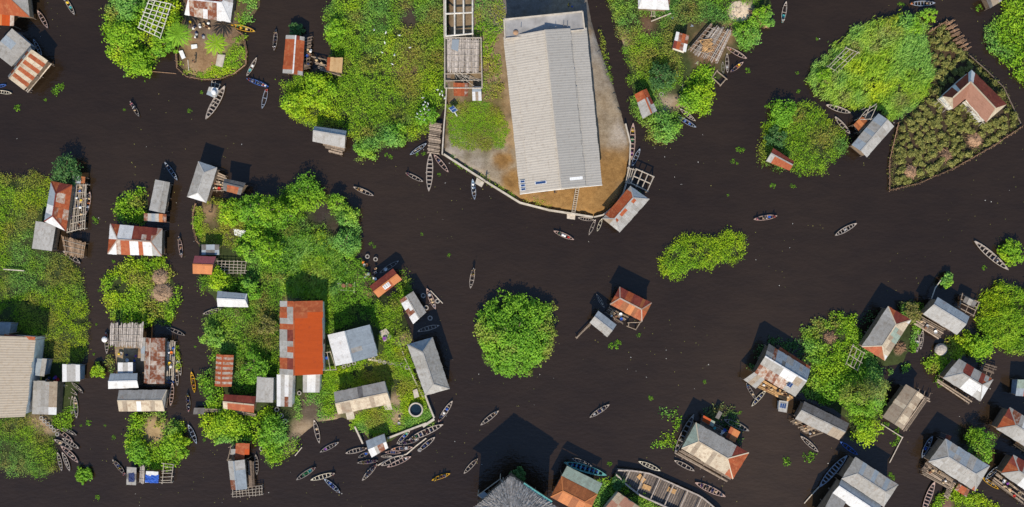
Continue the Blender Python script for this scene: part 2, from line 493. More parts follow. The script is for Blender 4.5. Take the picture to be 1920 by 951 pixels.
def stickroof(label, quad, z=2.2, mk='thatch', dens=7.0, name='thatched_shelter', cat='shelter', wild=.35, cross=4, r=.05, patch=None, base=0):
    """roof of many thin sticks or palm ribs laid loosely over rails"""
    c = [W(x, y, z) for x, y in quad]; cen = sum(c, Vector()) / 4
    root = empty(name, (cen.x, cen.y, base), label, cat)
    mb = MB(root.location); lw = (c[1] - c[0]).length
    for i in range(int(lw * dens)):
        t = random.random(); t2 = t + U(-.03, .03)
        p, q = lerp(c[0], c[1], t), lerp(c[3], c[2], t2); d = (q - p).normalized()
        h = Vector((0, 0, U(0, .12)))
        mb.beam(p - d * U(-.2, wild) + h, q + d * U(-.2, wild) + h, r * U(1.4, 3.4), r, M[mk] if not patch or random.random() > .3 else M[patch])
    mb.build('roof', root)
    for i in range(cross):
        t = (i + .5) / cross
        a, b = lerp(c[0], c[3], t), lerp(c[1], c[2], t)
        pole(root, a + Vector((0, 0, .14)), b + Vector((0, 0, .14)), .045, 'woodl', 'rail')
    for p in c: pole(root, (p.x, p.y, -1.0), (p.x, p.y, z), .06, 'woodd', 'post')
    return root

# ------------------------------------------------------------------ vegetation
def vnoise(x, y, seed=0):
    xi, yi = np.floor(x).astype(np.int64), np.floor(y).astype(np.int64)
    fx, fy = x - xi, y - yi
    fx, fy = fx * fx * (3 - 2 * fx), fy * fy * (3 - 2 * fy)
    def h(i, j):
        n = (i * 374761393 + j * 668265263 + seed * 974634777) & 0x7fffffff
        n = ((n ^ (n >> 13)) * 1274126177) & 0x7fffffff
        return ((n ^ (n >> 16)) & 0xffff) / 65535.0
    return (h(xi, yi) * (1 - fx) + h(xi + 1, yi) * fx) * (1 - fy) + (h(xi, yi + 1) * (1 - fx) + h(xi + 1, yi + 1) * fx) * fy
def fbm(x, y, s, seed=0, o=3):
    a, t, r = 1.0, 0.0, 0.0
    for k in range(o):
        r = r + a * vnoise(x / s + 31.7 * k, y / s - 17.3 * k, seed + k); t += a; a *= .5; s *= .5
    return r / t

def inside(px, py, poly):
    res = np.zeros(len(px), bool); n = len(poly)
    for i in range(n):
        x0, y0 = poly[i]; x1, y1 = poly[(i + 1) % n]
        if y0 == y1: continue
        c = ((y0 > py) != (y1 > py)) & (px < (x1 - x0) * (py - y0) / (y1 - y0) + x0)
        res ^= c
    return res
def edge_dist(px, py, poly):
    d = np.full(len(px), 1e9); n = len(poly)
    for i in range(n):
        x0, y0 = poly[i]; x1, y1 = poly[(i + 1) % n]
        dx, dy = x1 - x0, y1 - y0; L2 = dx * dx + dy * dy + 1e-9
        t = np.clip(((px - x0) * dx + (py - y0) * dy) / L2, 0, 1)
        d = np.minimum(d, np.hypot(px - x0 - t * dx, py - y0 - t * dy))
    return d

def wpoly(pts): return [tuple(W(x, y, .4).xy) for x, y in pts]

def leaf_object(name, C, Nn, size, asp, col, parent=None, loc=(0, 0, 0), tan=None):
    """one small bent leaf per point: two triangles hinged on the midrib"""
    n = len(C)
    if tan is None: tan = RNG.normal(size=(n, 3))
    Nn = Nn / (np.linalg.norm(Nn, axis=1, keepdims=True) + 1e-9)
    t = tan - (tan * Nn).sum(1, keepdims=True) * Nn
    t /= (np.linalg.norm(t, axis=1, keepdims=True) + 1e-9)
    b = np.cross(Nn, t)
    s = size[:, None]; a = (asp * size)[:, None]
    base = C - t * s * .5; tip = C + t * s * .5 - Nn * s * .10
    l = C + b * a * .5 + Nn * s * .05 - t * s * .08; r = C - b * a * .5 + Nn * s * .05 - t * s * .08
    V = np.stack([base, r, tip, l], 1).reshape(-1, 3).astype(np.float32) - np.array(loc, np.float32)
    me = bpy.data.meshes.new(name)
    me.vertices.add(4 * n); me.vertices.foreach_set('co', V.ravel())
    me.loops.add(4 * n); me.loops.foreach_set('vertex_index', np.arange(4 * n, dtype=np.int32))
    me.polygons.add(n)
    me.polygons.foreach_set('loop_start', np.arange(0, 4 * n, 4, dtype=np.int32))
    me.polygons.foreach_set('loop_total', np.full(n, 4, np.int32))
    me.update(calc_edges=True)
    ca = me.attributes.new('Col', 'FLOAT_COLOR', 'FACE')
    c4 = np.ones((n, 4), np.float32); c4[:, :3] = np.clip(col, 0, 1); ca.data.foreach_set('color', c4.ravel())
    me.materials.append(M['leaf'])
    return link(name, me, parent, None if parent is not None else loc)

PAL = {  # dark, mid, bright, dry
    'marsh': ((.040, .105, .014), (.110, .235, .022), (.205, .345, .036), (.34, .26, .075)),
    'lime':  ((.055, .125, .012), (.155, .285, .018), (.280, .385, .030), (.36, .30, .065)),
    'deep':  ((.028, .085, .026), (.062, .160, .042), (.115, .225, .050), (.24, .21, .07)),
    'blue':  ((.045, .125, .050), (.105, .235, .075), (.205, .345, .110), (.32, .30, .10)),
    'dry':   ((.090, .105, .030), (.195, .195, .050), (.320, .280, .080), (.38, .26, .11)),
    'field': ((.060, .080, .018), (.165, .185, .042), (.330, .320, .090), (.44, .32, .13)),
}
def palette(n, x, y, pal, tint, dry=None, seed=3, drymask=None):
    pure = pal.endswith('!'); pal = pal.rstrip('!')
    P = np.array(PAL[pal]); t = np.clip(tint, 0, 1)[:, None]
    c = np.where(t < .5, P[0] + (P[1] - P[0]) * t * 2, P[1] + (P[2] - P[1]) * (t * 2 - 1))
    if pure: pass
    elif pal in ('lime', 'marsh', 'blue') and n > 1:      # neighbouring stands of cooler and yellower plants
        Q = np.array(PAL['lime' if pal == 'blue' else 'blue']); q = np.where(t < .5, Q[0] + (Q[1] - Q[0]) * t * 2, Q[1] + (Q[2] - Q[1]) * (t * 2 - 1))
        wq = np.clip((fbm(np.asarray(x) + 40, np.asarray(y) - 13, 8.5, 61) - .56) * 7, 0, .8)
        c = c + (q - c) * wq[:, None]
        wy = np.clip((fbm(np.asarray(x) - 90, np.asarray(y) + 33, 6.0, 71) - .50) * 6, 0, .9)[:, None]
        c = c * (1 + wy * np.array([.42, .14, -.25]))
        
    if pal in ('lime', 'marsh'): c = c * np.array([1.32, 1.46, .95])
    elif pal == 'blue': c = c * np.array([1.42, 1.48, .85])
    if drymask is not None:
        c = c + (P[3] - c) * np.clip(drymask, 0, 1)[:, None]
    return c

def clump_leaves(cx, cy, cz, R, hz, per, leaf, asp, ctint, pal, drym=None, up=.75, sway=None):
    """leaves spread over the domes of many clumps; returns arrays"""
    n = len(cx); k = per; I = np.repeat(np.arange(n), k); m = n * k
    th = RNG.uniform(0, 2 * math.pi, m); u = RNG.uniform(-.15, 1, m)
    q = np.sqrt(np.clip(1 - u * u, 0, 1)); d = np.stack([q * np.cos(th), q * np.sin(th), u], 1)
    rad = (RNG.uniform(.35, 1.35, m))
    C = np.stack([cx[I] + d[:, 0] * R[I] * rad, cy[I] + d[:, 1] * R[I] * rad, cz[I] + np.maximum(d[:, 2], -.1) * hz[I] * rad], 1)
    Nn = d * .7 + np.array([0, -.12, up]) + RNG.normal(size=(m, 3)) * .45
    size = leaf * RNG.uniform(.6, 1.35, m)
    t = ctint[I] + RNG.normal(size=m) * .13
    col = palette(m, C[:, 0], C[:, 1], pal, t, drymask=None if drym is None else drym[I] * RNG.uniform(.5, 1.2, m))
    tan = None
    if sway is not None:
        tan = RNG.normal(size=(m, 3)) * .45 + np.array(sway)
    return C, Nn, size, np.full(m, asp), col, tan

def carpet_leaves(cx, cy, hh, step, per, leaf, asp, ctint, pal, drym, sway=None):
    """leaves of low growth: spread freely between the stems, at every height up to the local top"""
    n = len(cx); I = np.repeat(np.arange(n), per); m = n * per
    x = cx[I] + RNG.normal(size=m) * step * .55; y = cy[I] + RNG.normal(size=m) * step * .55
    q = RNG.uniform(.2, 1.05, m) ** .8
    C = np.stack([x, y, .22 + hh[I] * q], 1)
    Nn = np.stack([RNG.normal(size=m) * .8, RNG.normal(size=m) * .8 - .16, np.ones(m)], 1)
    size = leaf * RNG.uniform(.5, 1.4, m)
    t = ctint[I] + RNG.normal(size=m) * .16 + (fbm(x, y, .9, 88) - .5) * .5
    col = palette(m, x, y, pal, t, drymask=drym[I] * RNG.uniform(.4, 1.25, m))
    tan = None if sway is None else RNG.normal(size=(m, 3)) * .45 + np.array(sway)
    return C, Nn, size, np.full(m, asp), col, tan

def sample_poly(poly, step, edge_noise=.8, seed=1, inner=0.0):
    P = np.array(poly); x0, y0 = P.min(0) - 1; x1, y1 = P.max(0) + 1
    x0, x1 = max(x0, -103), min(x1, 103); y0, y1 = max(y0, -54), min(y1, 54)
    gx, gy = np.meshgrid(np.arange(x0, x1, step), np.arange(y0, y1, step))
    gx = gx.ravel() + RNG.uniform(-.5, .5, gx.size) * step; gy = gy.ravel() + RNG.uniform(-.5, .5, gy.size) * step
    ox = (fbm(gx, gy, 2.6, seed) - .5) * 2 * edge_noise; oy = (fbm(gx, gy, 2.6, seed + 9) - .5) * 2 * edge_noise
    k = inside(gx + ox, gy + oy, poly)
    gx, gy = gx[k], gy[k]
    return gx, gy, edge_dist(gx, gy, poly)

EXCL = []      # plan polygons where nothing grows (houses, frames, paths)
def blobmask(x, y, blobs):
    m = np.zeros(len(x)); blobs = [q for q in blobs if q[2] > 0]
    for px, py, r in blobs:
        p = W(px, py, .4); d = np.hypot(x - p.x, y - p.y) / (r / 10.0)
        m = np.maximum(m, np.clip(1.35 - d, 0, 1))
    return m

def cover(label, pts, pal='marsh', h=.9, step=.8, per=32, leaf=.40, asp=.6, seed=1, dry=(), bare=(), lush=(), dryness=.25, edge=.9, name='marsh_plants', sway=None, tintmul=.9, tintadd=.12, keep=.95):
    poly = wpoly(pts); step *= .80; per = int(per * 1.05); leaf *= .88
    if seed in (1, 2, 7, 11, 13, 17, 40): per = int(per * 1.55); leaf *= .74; asp *= .8
    x, y, d = sample_poly(poly, step, edge, seed)
    for q in EXCL:
        if len(x): k = ~inside(x, y, q); x, y, d = x[k], y[k], d[k]
    k = (fbm(x, y, 1.8, seed + 5) + RNG.uniform(-.1, .1, len(x)) < .31 + .405 * keep) & (blobmask(x, y, bare) < RNG.uniform(.1, .45, len(x)))
    x, y, d = x[k], y[k], d[k]
    n = len(x); big = fbm(x, y, 7.5, seed + 20); mid = fbm(x, y, 2.4, seed + 30)
    lu = blobmask(x, y, lush) if lush else np.zeros(n)
    hh = h * (.08 + 1.5 * np.clip(mid - .12, 0, 1) + .5 * big * lu + .35 * lu) * np.clip(.45 + d / 2.0, 0, 1) * RNG.uniform(.75, 1.2, n)
    R = step * RNG.uniform(.5, .95, n) * (1 + .25 * lu)
    tint = tintadd + tintmul * (.55 * big + .25 * mid + .35 * RNG.random(n)) 
    dm = np.clip((fbm(x, y, 5.0, seed + 40) - (.80 - dryness * .6)) * 5, 0, .75)
    if dry: dm = np.maximum(dm, blobmask(x, y, dry) * .9)
    arr = carpet_leaves(x, y, hh * 1.15, step, per, leaf, asp, tint, pal, dm, sway)
    o = leaf_object(name, *arr[:5], tan=arr[5])
    if seed in (5, 7, 11, 17, 18, 19, 20, 21, 22, 23, 24, 27, 28, 41): o.location.z = .26      # these stand on the higher banks
    return tag(o, label, 'plants', kind='stuff')

def trunk_mb(o, h, r, n=4, spread=.5):
    mb = MB(o); base = Vector(o)
    top = base + Vector((U(-.1, .1) * h, U(-.1, .1) * h, h * .55))
    mb.tube(base - Vector((0, 0, .5)), top, r, r * .6, M['bark'], 7)
    for i in range(n):
        a = 2 * math.pi * (i + U(-.2, .2)) / n
        q = top + Vector((math.cos(a) * spread * h, math.sin(a) * spread * h, h * U(.2, .38)))
        mb.tube(top - Vector((0, 0, .1)), q, r * .55, r * .18, M['bark'], 5)
    return mb

def tree(px, py, r, h, pal, label, name='tree', cat='tree', group=None, ry=None, leaf=.34, per=30, dens=1.0, tint=0.0, asp=.62, flat=.6, lobes=1.0, dry=0.0, ang=0):
    """trunk with limbs and a crown of leaf clumps on a lobed dome; r in survey units"""
    R = r / 10.0; RY = (ry or r) / 10.0
    p = W(px, py, h * .5); root = empty(name, (p.x, p.y, .25), label, cat, group)
    o = root.location
    trunk_mb(o, h, .05 * h + .05, 5, min(.5, R / h * .6)).build('trunk', root)
    n = int(max(14, R * RY * 5.2 * dens + 14))
    th = RNG.uniform(0, 2 * math.pi, n); rr = np.sqrt(RNG.uniform(0, 1, n))
    lob = 1 + lobes * (.15 * np.sin(th * 3 + px) + .10 * np.sin(th * 5 + py) + .07 * np.sin(th * 9 + px * .3))
    rr = np.where(RNG.random(n) < .07, rr * 1.12, rr)
    rx_ = rr * R * lob * .92; ry_ = rr * RY * lob * .92
    lx, ly = rx_ * np.cos(th), ry_ * np.sin(th)
    if ang:
        ca, sa = math.cos(ang), math.sin(ang); lx, ly = lx * ca - ly * sa, lx * sa + ly * ca
    x, y = o.x + lx, o.y + ly
    big = fbm(x, y, max(1.4, R * .55), int(px) % 97)
    dome = np.sqrt(np.clip(1 - rr ** 2 * .85, .03, 1))
    z = .25 + h * (.32 + .5 * dome * (.55 + .8 * big)) - h * .30 * (RNG.random(n) < .25)
    if R > 4: z = z - h * .30 * np.clip(rr * 1.6 - .6, 0, 1)      # low growth trails down to the water at the rim
    cr = np.clip(R * .26, .28, .85) * RNG.uniform(.7, 1.25, n)
    tn = .15 + tint + .5 * big + .3 * RNG.random(n)
    dm = np.full(n, float(dry)) if R < 4 else np.clip((fbm(x, y, 3.6, 19) - .56) * 5, 0, .55)
    if R > 4: tn = tn - .08 + .75 * (fbm(x, y, 5.0, 23) - .3)
    arr = clump_leaves(x, y, z, cr, cr * flat * 1.3, per, leaf, asp, tn, pal, dm)
    leaf_object('crown', *arr[:5], parent=root, loc=tuple(o), tan=arr[5])
    return root

def land(name, pts, z=.35, blobs=(), base=(.040, .056, .018), slope=1.6, jitter=.35, label=None, step=1.1, lump=.12):
    """a piece of ground: outline and interior points triangulated, banks sloping under the water"""
    poly = [Vector(p) for p in wpoly(pts)]
    ring = []
    for i in range(len(poly)):
        a, b = poly[i], poly[(i + 1) % len(poly)]; n = max(1, int((b - a).length / .8))
        for k in range(n):
            p = lerp(a, b, k / n); q = np.array([p.x]), np.array([p.y])
            ring.append(Vector((p.x + (float(fbm(q[0], q[1], 2.2, 5)[0]) - .5) * 2 * jitter, p.y + (float(fbm(q[0], q[1], 2.2, 15)[0]) - .5) * 2 * jitter)))
    rp = [(p.x, p.y) for p in ring]
    P = np.array(rp); x0, y0 = P.min(0); x1, y1 = P.max(0)
    gx, gy = np.meshgrid(np.arange(x0, x1, step), np.arange(y0, y1, step)); gx = gx.ravel() + RNG.uniform(-.3, .3, gx.size); gy = gy.ravel() + RNG.uniform(-.3, .3, gy.size)
    k = inside(gx, gy, rp); gx, gy = gx[k], gy[k]; dd = edge_dist(gx, gy, rp); k = dd > .45; gx, gy = gx[k], gy[k]
    allv = ring + [Vector((a, b)) for a, b in zip(gx, gy)]
    nb = len(ring)
    vo, eo, fo, *_ = delaunay_2d_cdt(allv, [(i, (i + 1) % nb) for i in range(nb)], [list(range(nb))], 1, 1e-5)
    X = np.array([v[0] for v in vo]); Y = np.array([v[1] for v in vo]); D = edge_dist(X, Y, rp)
    Z = z * np.clip(D / slope, 0, 1) ** .7 - .12 * (D < .05) + (fbm(X, Y, 1.5, 77) - .5) * lump * (D > .3)
    colr = np.tile(np.array(base), (len(X), 1))
    for px, py, r, c in blobs:
        p = W(px, py, .4); rr = r / 10.0
        w = np.clip(1.5 - np.hypot(X - p.x, Y - p.y) / rr + (fbm(X, Y, 2.5, int(px), 4) - .5) * 1.7, 0, 1); w = w * w * (3 - 2 * w)
        colr = colr + (np.array(c) - colr) * w[:, None]
    me = bpy.data.meshes.new(name); me.from_pydata([(a, b, c) for a, b, c in zip(X, Y, Z)], [], [f if True else f for f in fo])
    ca = me.attributes.new('Col', 'FLOAT_COLOR', 'POINT'); c4 = np.ones((len(X), 4), np.float32); c4[:, :3] = colr; ca.data.foreach_set('color', c4.ravel())
    me.materials.append(M['ground'])
    me.update()
    bm = bmesh.new(); bm.from_mesh(me); bmesh.ops.recalc_face_normals(bm, faces=bm.faces)
    if sum(f.normal.z for f in bm.faces) < 0: bmesh.ops.reverse_faces(bm, faces=bm.faces)
    bm.to_mesh(me); bm.free()
    for pl in me.polygons: pl.use_smooth = True
    o = link(name, me)
    return tag(o, label, None, kind='structure')
# ------------------------------------------------------------------ people
def skin_person(name, joints, bones):
    """one continuous body grown over a skeleton; joints: key -> (x,y,z,r)"""
    keys = list(joints); idx = {k: i for i, k in enumerate(keys)}
    me = bpy.data.meshes.new(name)
    me.from_pydata([joints[k][:3] for k in keys], [(idx[a], idx[b]) for a, b in bones], [])
    o = bpy.data.objects.new(name, me); COL.objects.link(o)
    md = o.modifiers.new('skin', 'SKIN'); md.use_smooth_shade = True
    sv = me.skin_vertices[0].data
    for k in keys:
        r = joints[k][3]; sv[idx[k]].radius = (r, r) if not isinstance(r, tuple) else r
        sv[idx[k]].use_root = (k == 'pelvis')
    sb = o.modifiers.new('sub', 'SUBSURF'); sb.levels = 1; sb.render_levels = 1
    dg = bpy.context.evaluated_depsgraph_get(); dg.update()
    out = bpy.data.meshes.new_from_object(o.evaluated_get(dg))
    bpy.data.objects.remove(o)
    out.name = name
    return out

def hand(j, b, wrist, side, d, pre):
    """palm, four fingers of unequal length slightly curled, and a thumb off the side"""
    w = Vector(j[wrist][:3]); d = Vector(d).normalized(); s = d.cross(Vector((0, 0, 1)));
    s = (s.normalized() if s.length > .1 else Vector((1, 0, 0))) * side
    palm = w + d * .07; j[pre + 'palm'] = (*palm, .026); b.append((wrist, pre + 'palm'))
    for i, L in enumerate((.065, .075, .07, .055)):
        a = palm + s * (.03 - .02 * i) + d * .03; t = a + d * L * .6 + Vector((0, 0, -.02)); e = t + d * L * .3 + Vector((0, 0, -.03))
        for q, p_ in (('a', a), ('b', t), ('c', e)): j[f'{pre}{i}{q}'] = (*p_, .009)
        b += [(pre + 'palm', f'{pre}{i}a'), (f'{pre}{i}a', f'{pre}{i}b'), (f'{pre}{i}b', f'{pre}{i}c')]
    a = w + s * .04 + d * .03; e = a + s * .025 + d * .04
    j[pre + 'ta'] = (*a, .011); j[pre + 'tb'] = (*e, .009); b += [(wrist, pre + 'ta'), (pre + 'ta', pre + 'tb')]

def body(pose):
    if pose == 'sit':        # sitting on a thwart, knees bent, hands forward on the knees or a paddle; faces +x; z=0 is the seat
        j = dict(pelvis=(0, 0, .10, .14), waist=(.02, 0, .28, .125), chest=(.05, 0, .46, .15), neck=(.07, 0, .60, .055), head0=(.09, 0, .68, .085), head=(.10, 0, .79, .10), nose=(.205, 0, .75, .016))
        legs = [(.42, .13, .06), (.46, .12, -.34), (.56, .12, -.37)]
        arm = [(.06, .19, .53), (.16, .25, .28), (.38, .14, .18)]
        hd = (1, -.25, -.25)
    else:                    # standing in the stern, leaning a little on a pole
        j = dict(pelvis=(0, 0, .88, .135), waist=(.02, 0, 1.05, .12), chest=(.05, 0, 1.25, .15), neck=(.09, 0, 1.41, .055), head0=(.11, 0, 1.49, .085), head=(.12, 0, 1.60, .10), nose=(.225, 0, 1.56, .016))
        legs = [(.05, .12, .47), (-.02, .13, .08), (.12, .14, .04)]
        arm = [(.07, .19, 1.33), (.22, .26, 1.10), (.42, .10, 1.16)]
        hd = (1, -.3, .1)
    b = [('pelvis', 'waist'), ('waist', 'chest'), ('chest', 'neck'), ('neck', 'head0'), ('head0', 'head'), ('head0', 'nose')]
    for s, n in ((1, 'L'), (-1, 'R')):
        for q, p_, r in zip(('knee', 'ankle', 'toe'), legs, (.068, .042, .034)): j[n + q] = (p_[0] + (.04 if s < 0 else 0), p_[1] * s, p_[2], r)
        j[n + 'hip'] = (.03, .10 * s, j['pelvis'][2] - .03, .095)
        b += [('pelvis', n + 'hip'), (n + 'hip', n + 'knee'), (n + 'knee', n + 'ankle'), (n + 'ankle', n + 'toe')]
        for q, p_, r in zip(('sh', 'elb', 'wri'), arm, (.062, .045, .030)): j[n + q] = (p_[0] + (.06 if s < 0 else 0), p_[1] * s, p_[2] + (.05 if s < 0 else 0), r)
        b += [('chest', n + 'sh'), (n + 'sh', n + 'elb'), (n + 'elb', n + 'wri')]
        j[n + 'ear'] = (.10, .105 * s, j['head'][2] - .04, .02); b.append(('head0', n + 'ear'))
        hand(j, b, n + 'wri', s, (hd[0], hd[1] * s, hd[2]), n + 'h')
    me = skin_person('person_' + pose, j, b)
    hz = j['neck'][2]; pz = j['pelvis'][2]
    for mk in ('skin', 'c_blue', 'c_navy'): me.materials.append(M[mk])
    for p in me.polygons:
        x, y, z = p.center
        if z > hz - .03 or (abs(y) > .2 and z < j['Lsh'][2] - .12) or x > .3 and z > pz: k = 0
        elif z > pz + .04: k = 1
        else: k = 2
        if pose == 'sit' and z <= pz + .04: k = 0 if z < -.18 else 2
        if pose != 'sit' and z < .30: k = 0
        if pose == 'sit' and abs(y) > .1 and x > .25 and z > .12: k = 0
        p.material_index = k; p.use_smooth = True
    hb = MB(); hc = Vector((j['head'][0] - .01, 0, j['head'][2]))
    hb.lathe(hc, [(.112, -.03), (.118, .03), (.10, .085), (.055, .118), (.01, .125)], M['c_black'], 10)
    tb = MB(); tb.lathe(hc + Vector((.0, 0, .02)), [(.30, -.02), (.305, -.005), (.22, .045), (.13, .075), (.11, .13), (.04, .17), (.01, .175)], M['c_tan'], 14)
    # garments are children too: a loose shirt yoke is part of the body's own cloth faces
    return me, hb.mesh('hair'), tb.mesh('hat')
BODY = {p: body(p) for p in ('sit', 'stand')}
def variant(me, mats, cache={}):
    k = (me.name, tuple(mats))
    if k not in cache:
        c = me.copy()
        for i, m in enumerate(mats): c.materials[i] = M[m]
        cache[k] = c
    return cache[k]

def person(loc, ang, label, shirt='blue', trousers='navy', pose='sit', hat=None, group=None):
    me, hair, hat_me = BODY[pose]
    o = link('person', variant(me, ('skin', 'c_' + shirt, 'c_' + trousers))); o.location = loc; o.rotation_euler = (0, 0, ang)
    tag(o, label, 'person', group)
    if hat:
        link('hat', variant(hat_me, ('c_' + hat,)), o)
    else:
        link('hair', hair, o)
    return o

# ------------------------------------------------------------------ boats
def boat_meshes(rim, hullm, L=5.0, B=1.0, n=20, nth=4):
    """a plank pirogue: flat bottom, flared sides, pointed raised ends, open inside"""
    def st(t):                                          # t in -1..1
        a = abs(t)
        hb = B / 2 * max(0.0, 1 - a ** 2.3) ** .85
        return max(.035, hb), .36 + .20 * a ** 3, -.10 + .30 * a ** 5
    hull = MB(); ins = MB(); gun = MB()
    S = []
    for i in range(n + 1):
        t = -1 + 2 * i / n; x = t * L / 2; hb, zt, zb = st(t)
        S.append((x, hb, zt, zb))
    for (x0, h0, t0, b0), (x1, h1, t1, b1) in zip(S, S[1:]):
        r = random.random() * .5 + .25
        for s in (1, -1):
            A = [(x0, s * h0, t0), (x1, s * h1, t1), (x1, s * h1 * .72, b1), (x0, s * h0 * .72, b0)]
            hull.poly(A if s > 0 else A[::-1], M[hullm], r)
            i0, i1 = max(.015, h0 - .05), max(.015, h1 - .05)
            I = [(x0, s * i0, t0), (x0, s * i0 * .72, b0 + .06), (x1, s * i1 * .72, b1 + .06), (x1, s * i1, t1)]
            hull.poly(I if s > 0 else I[::-1], M[hullm], r)
            w = .075 if h0 > .06 else .03
            G = [(x0, s * (h0 + .02), t0 + .012), (x1, s * (h1 + .02), t1 + .012), (x1, s * max(.0, h1 - w), t1 + .012), (x0, s * max(.0, h0 - w), t0 + .012)]
            gun.slab(G, .05, M[rim], r)
        hull.poly([(x0, h0 * .72, b0), (x1, h1 * .72, b1), (x1, -h1 * .72, b1), (x0, -h0 * .72, b0)], M[hullm], r)
        i0, i1 = max(.015, h0 - .05) * .72, max(.015, h1 - .05) * .72
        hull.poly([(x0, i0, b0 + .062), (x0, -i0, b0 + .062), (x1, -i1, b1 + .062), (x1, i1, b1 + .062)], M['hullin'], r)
    caps = []
    for s in (1, -1):
        cb = MB(); t = .80; hb, zt, zb = st(t); hb1, zt1, _ = st(.97)
        cb.slab([(s * t * L / 2, hb, zt), (s * t * L / 2, -hb, zt), (s * .97 * L / 2, -hb1, zt1), (s * .97 * L / 2, hb1, zt1)], .03, M[rim], .6)
        caps.append(cb.mesh('end_deck'))
    thw = []
    for k in range(nth):
        t = -.62 + 1.24 * k / (nth - 1); hb, zt, zb = st(t)
        tb = MB(); tb.box((t * L / 2, 0, zt - .10), .13, hb * 2 - .08, .04, M[rim], rnd=.35 + .1 * (k % 3)); thw.append(tb.mesh('thwart'))
    return hull.mesh('hull'), gun.mesh('gunwale'), thw, caps

_pad = []
def paddle(loc, ang, label):
    if not _pad:
        b = MB(); b.tube((-.8, 0, 0), (.45, 0, 0), .022, .02, M['woodl'], 6); b.slab([(.42, -.05, .012), (.55, -.09, .012), (.85, -.08, .012), (.92, 0, .012), (.85, .08, .012), (.55, .09, .012), (.42, .05, .012)], .024, M['woodl']); _pad.append(b.mesh('paddle'))
    o = link('paddle', _pad[0]); o.location = loc; o.rotation_euler = (0, .02, ang); o.location.z += .3
    return tag(o, label, 'paddle')
BT = {'w': ('gun', 'hull'), 'd': ('gund', 'hulld'), 'b': ('gunb', 'gunb'), 'y': ('guny', 'guny'), 'p': ('gunp', 'hull'),
      'c': ('gunc', 'hull'), 't': ('gunt', 'gunt'), 's': ('guns', 'hulld'), 'z': ('guny', 'hull')}
_bm = {}
def boat(x1, y1, x2, y2, kind, label, items=(), ref=None, beam=None, nth=None, name='pirogue', cat='boat', z=0.0):
    a, b = W(x1, y1, .35), W(x2, y2, .35); L = (b - a).length
    B = beam or min(max(.62, .19 * L), .26 * L) * (1.0 if L < 6 else .92)
    nth = (nth or (4 if L < 4.6 else 5 if L < 6 else 7)) + random.choice((-1, 0, 0, 1)); B *= U(.92, 1.1)
    key = (kind, nth)
    if key not in _bm: _bm[key] = boat_meshes(*BT[kind], nth=nth)
    hull, gun, thw, caps = _bm[key]
    c = (a + b) / 2; c.z = z; ang = math.atan2(b.y - a.y, b.x - a.x)
    root = empty(name, c, label, cat, 'pirogues on the lake'); root.rotation_euler = (U(-.03, .03), 0, ang); root.scale = (L / 5, B, min(1.0, .6 + L / 12))
    link('hull', hull, root); link('gunwale', gun, root)
    for m in thw: link('thwart', m, root)
    for m in caps: link('end_deck', m, root)
    ca, sa = math.cos(ang), math.sin(ang); ref = ref or 'the ' + label
    same = [(i[0], i[1]) for i in items]
    if not items and len(ref.split()) <= 11 and random.random() < .6:
        paddle((c.x, c.y, z + .10), ang + U(-.2, .2), f"wooden paddle lying in {ref}")
    for it in items:
        k, colr, t = it[0], it[1], it[2]; side = it[3] if len(it) > 3 else 0.0
        p = Vector((c.x + ca * t * L - sa * side * B, c.y + sa * t * L + ca * side * B, z))
        where = 'in the bow' if t > .2 else 'in the stern' if t < -.2 else 'amidships'
        if k in 'PQH':
            sh, _, tr = colr.partition('/')
            tr = tr or 'navy'
            hat = None
            if k == 'H': hat = 'tan'
            p.z = .30 if k != 'Q' else .04
            lab = f"person in {sh.replace('sky', 'sky-blue')} top{' standing' if k == 'Q' else ''} {where} of {ref}"
            person(p, ang + U(-.3, .3) + (0 if t < 0 else math.pi if random.random() < .4 else 0), lab, sh, tr, 'stand' if k == 'Q' else 'sit', hat)
            if k == 'Q' :
                q = p + Vector((ca * .42 - sa * .1, sa * .42 + ca * .1, 0))
                g = bpy.data.objects.new('punting_pole', post_mesh('woodl')); COL.objects.link(g)
                d = Vector((ca * -.25 - sa * .12, sa * -.25 + ca * .12, 1)).normalized()
                g.location = q - d * .6; g.rotation_mode = 'QUATERNION'; g.rotation_quaternion = d.to_track_quat('Z', 'Y'); g.scale = (.022, .022, 3.0)
                tag(g, f"long punting pole held by the {sh}-topped person {where} of {ref}", 'pole')
        else:
            if same.count((k, colr)) > 1: cargo(k, colr, p + Vector((0, 0, .06)), f"in {ref}", ang, f"{colr} {CNAME[k]} in {ref}")
            else: cargo(k, colr, p + Vector((0, 0, .06)), f"{'amid' if where == 'amidships' else where + ' of'} {ref}", ang)
    return root

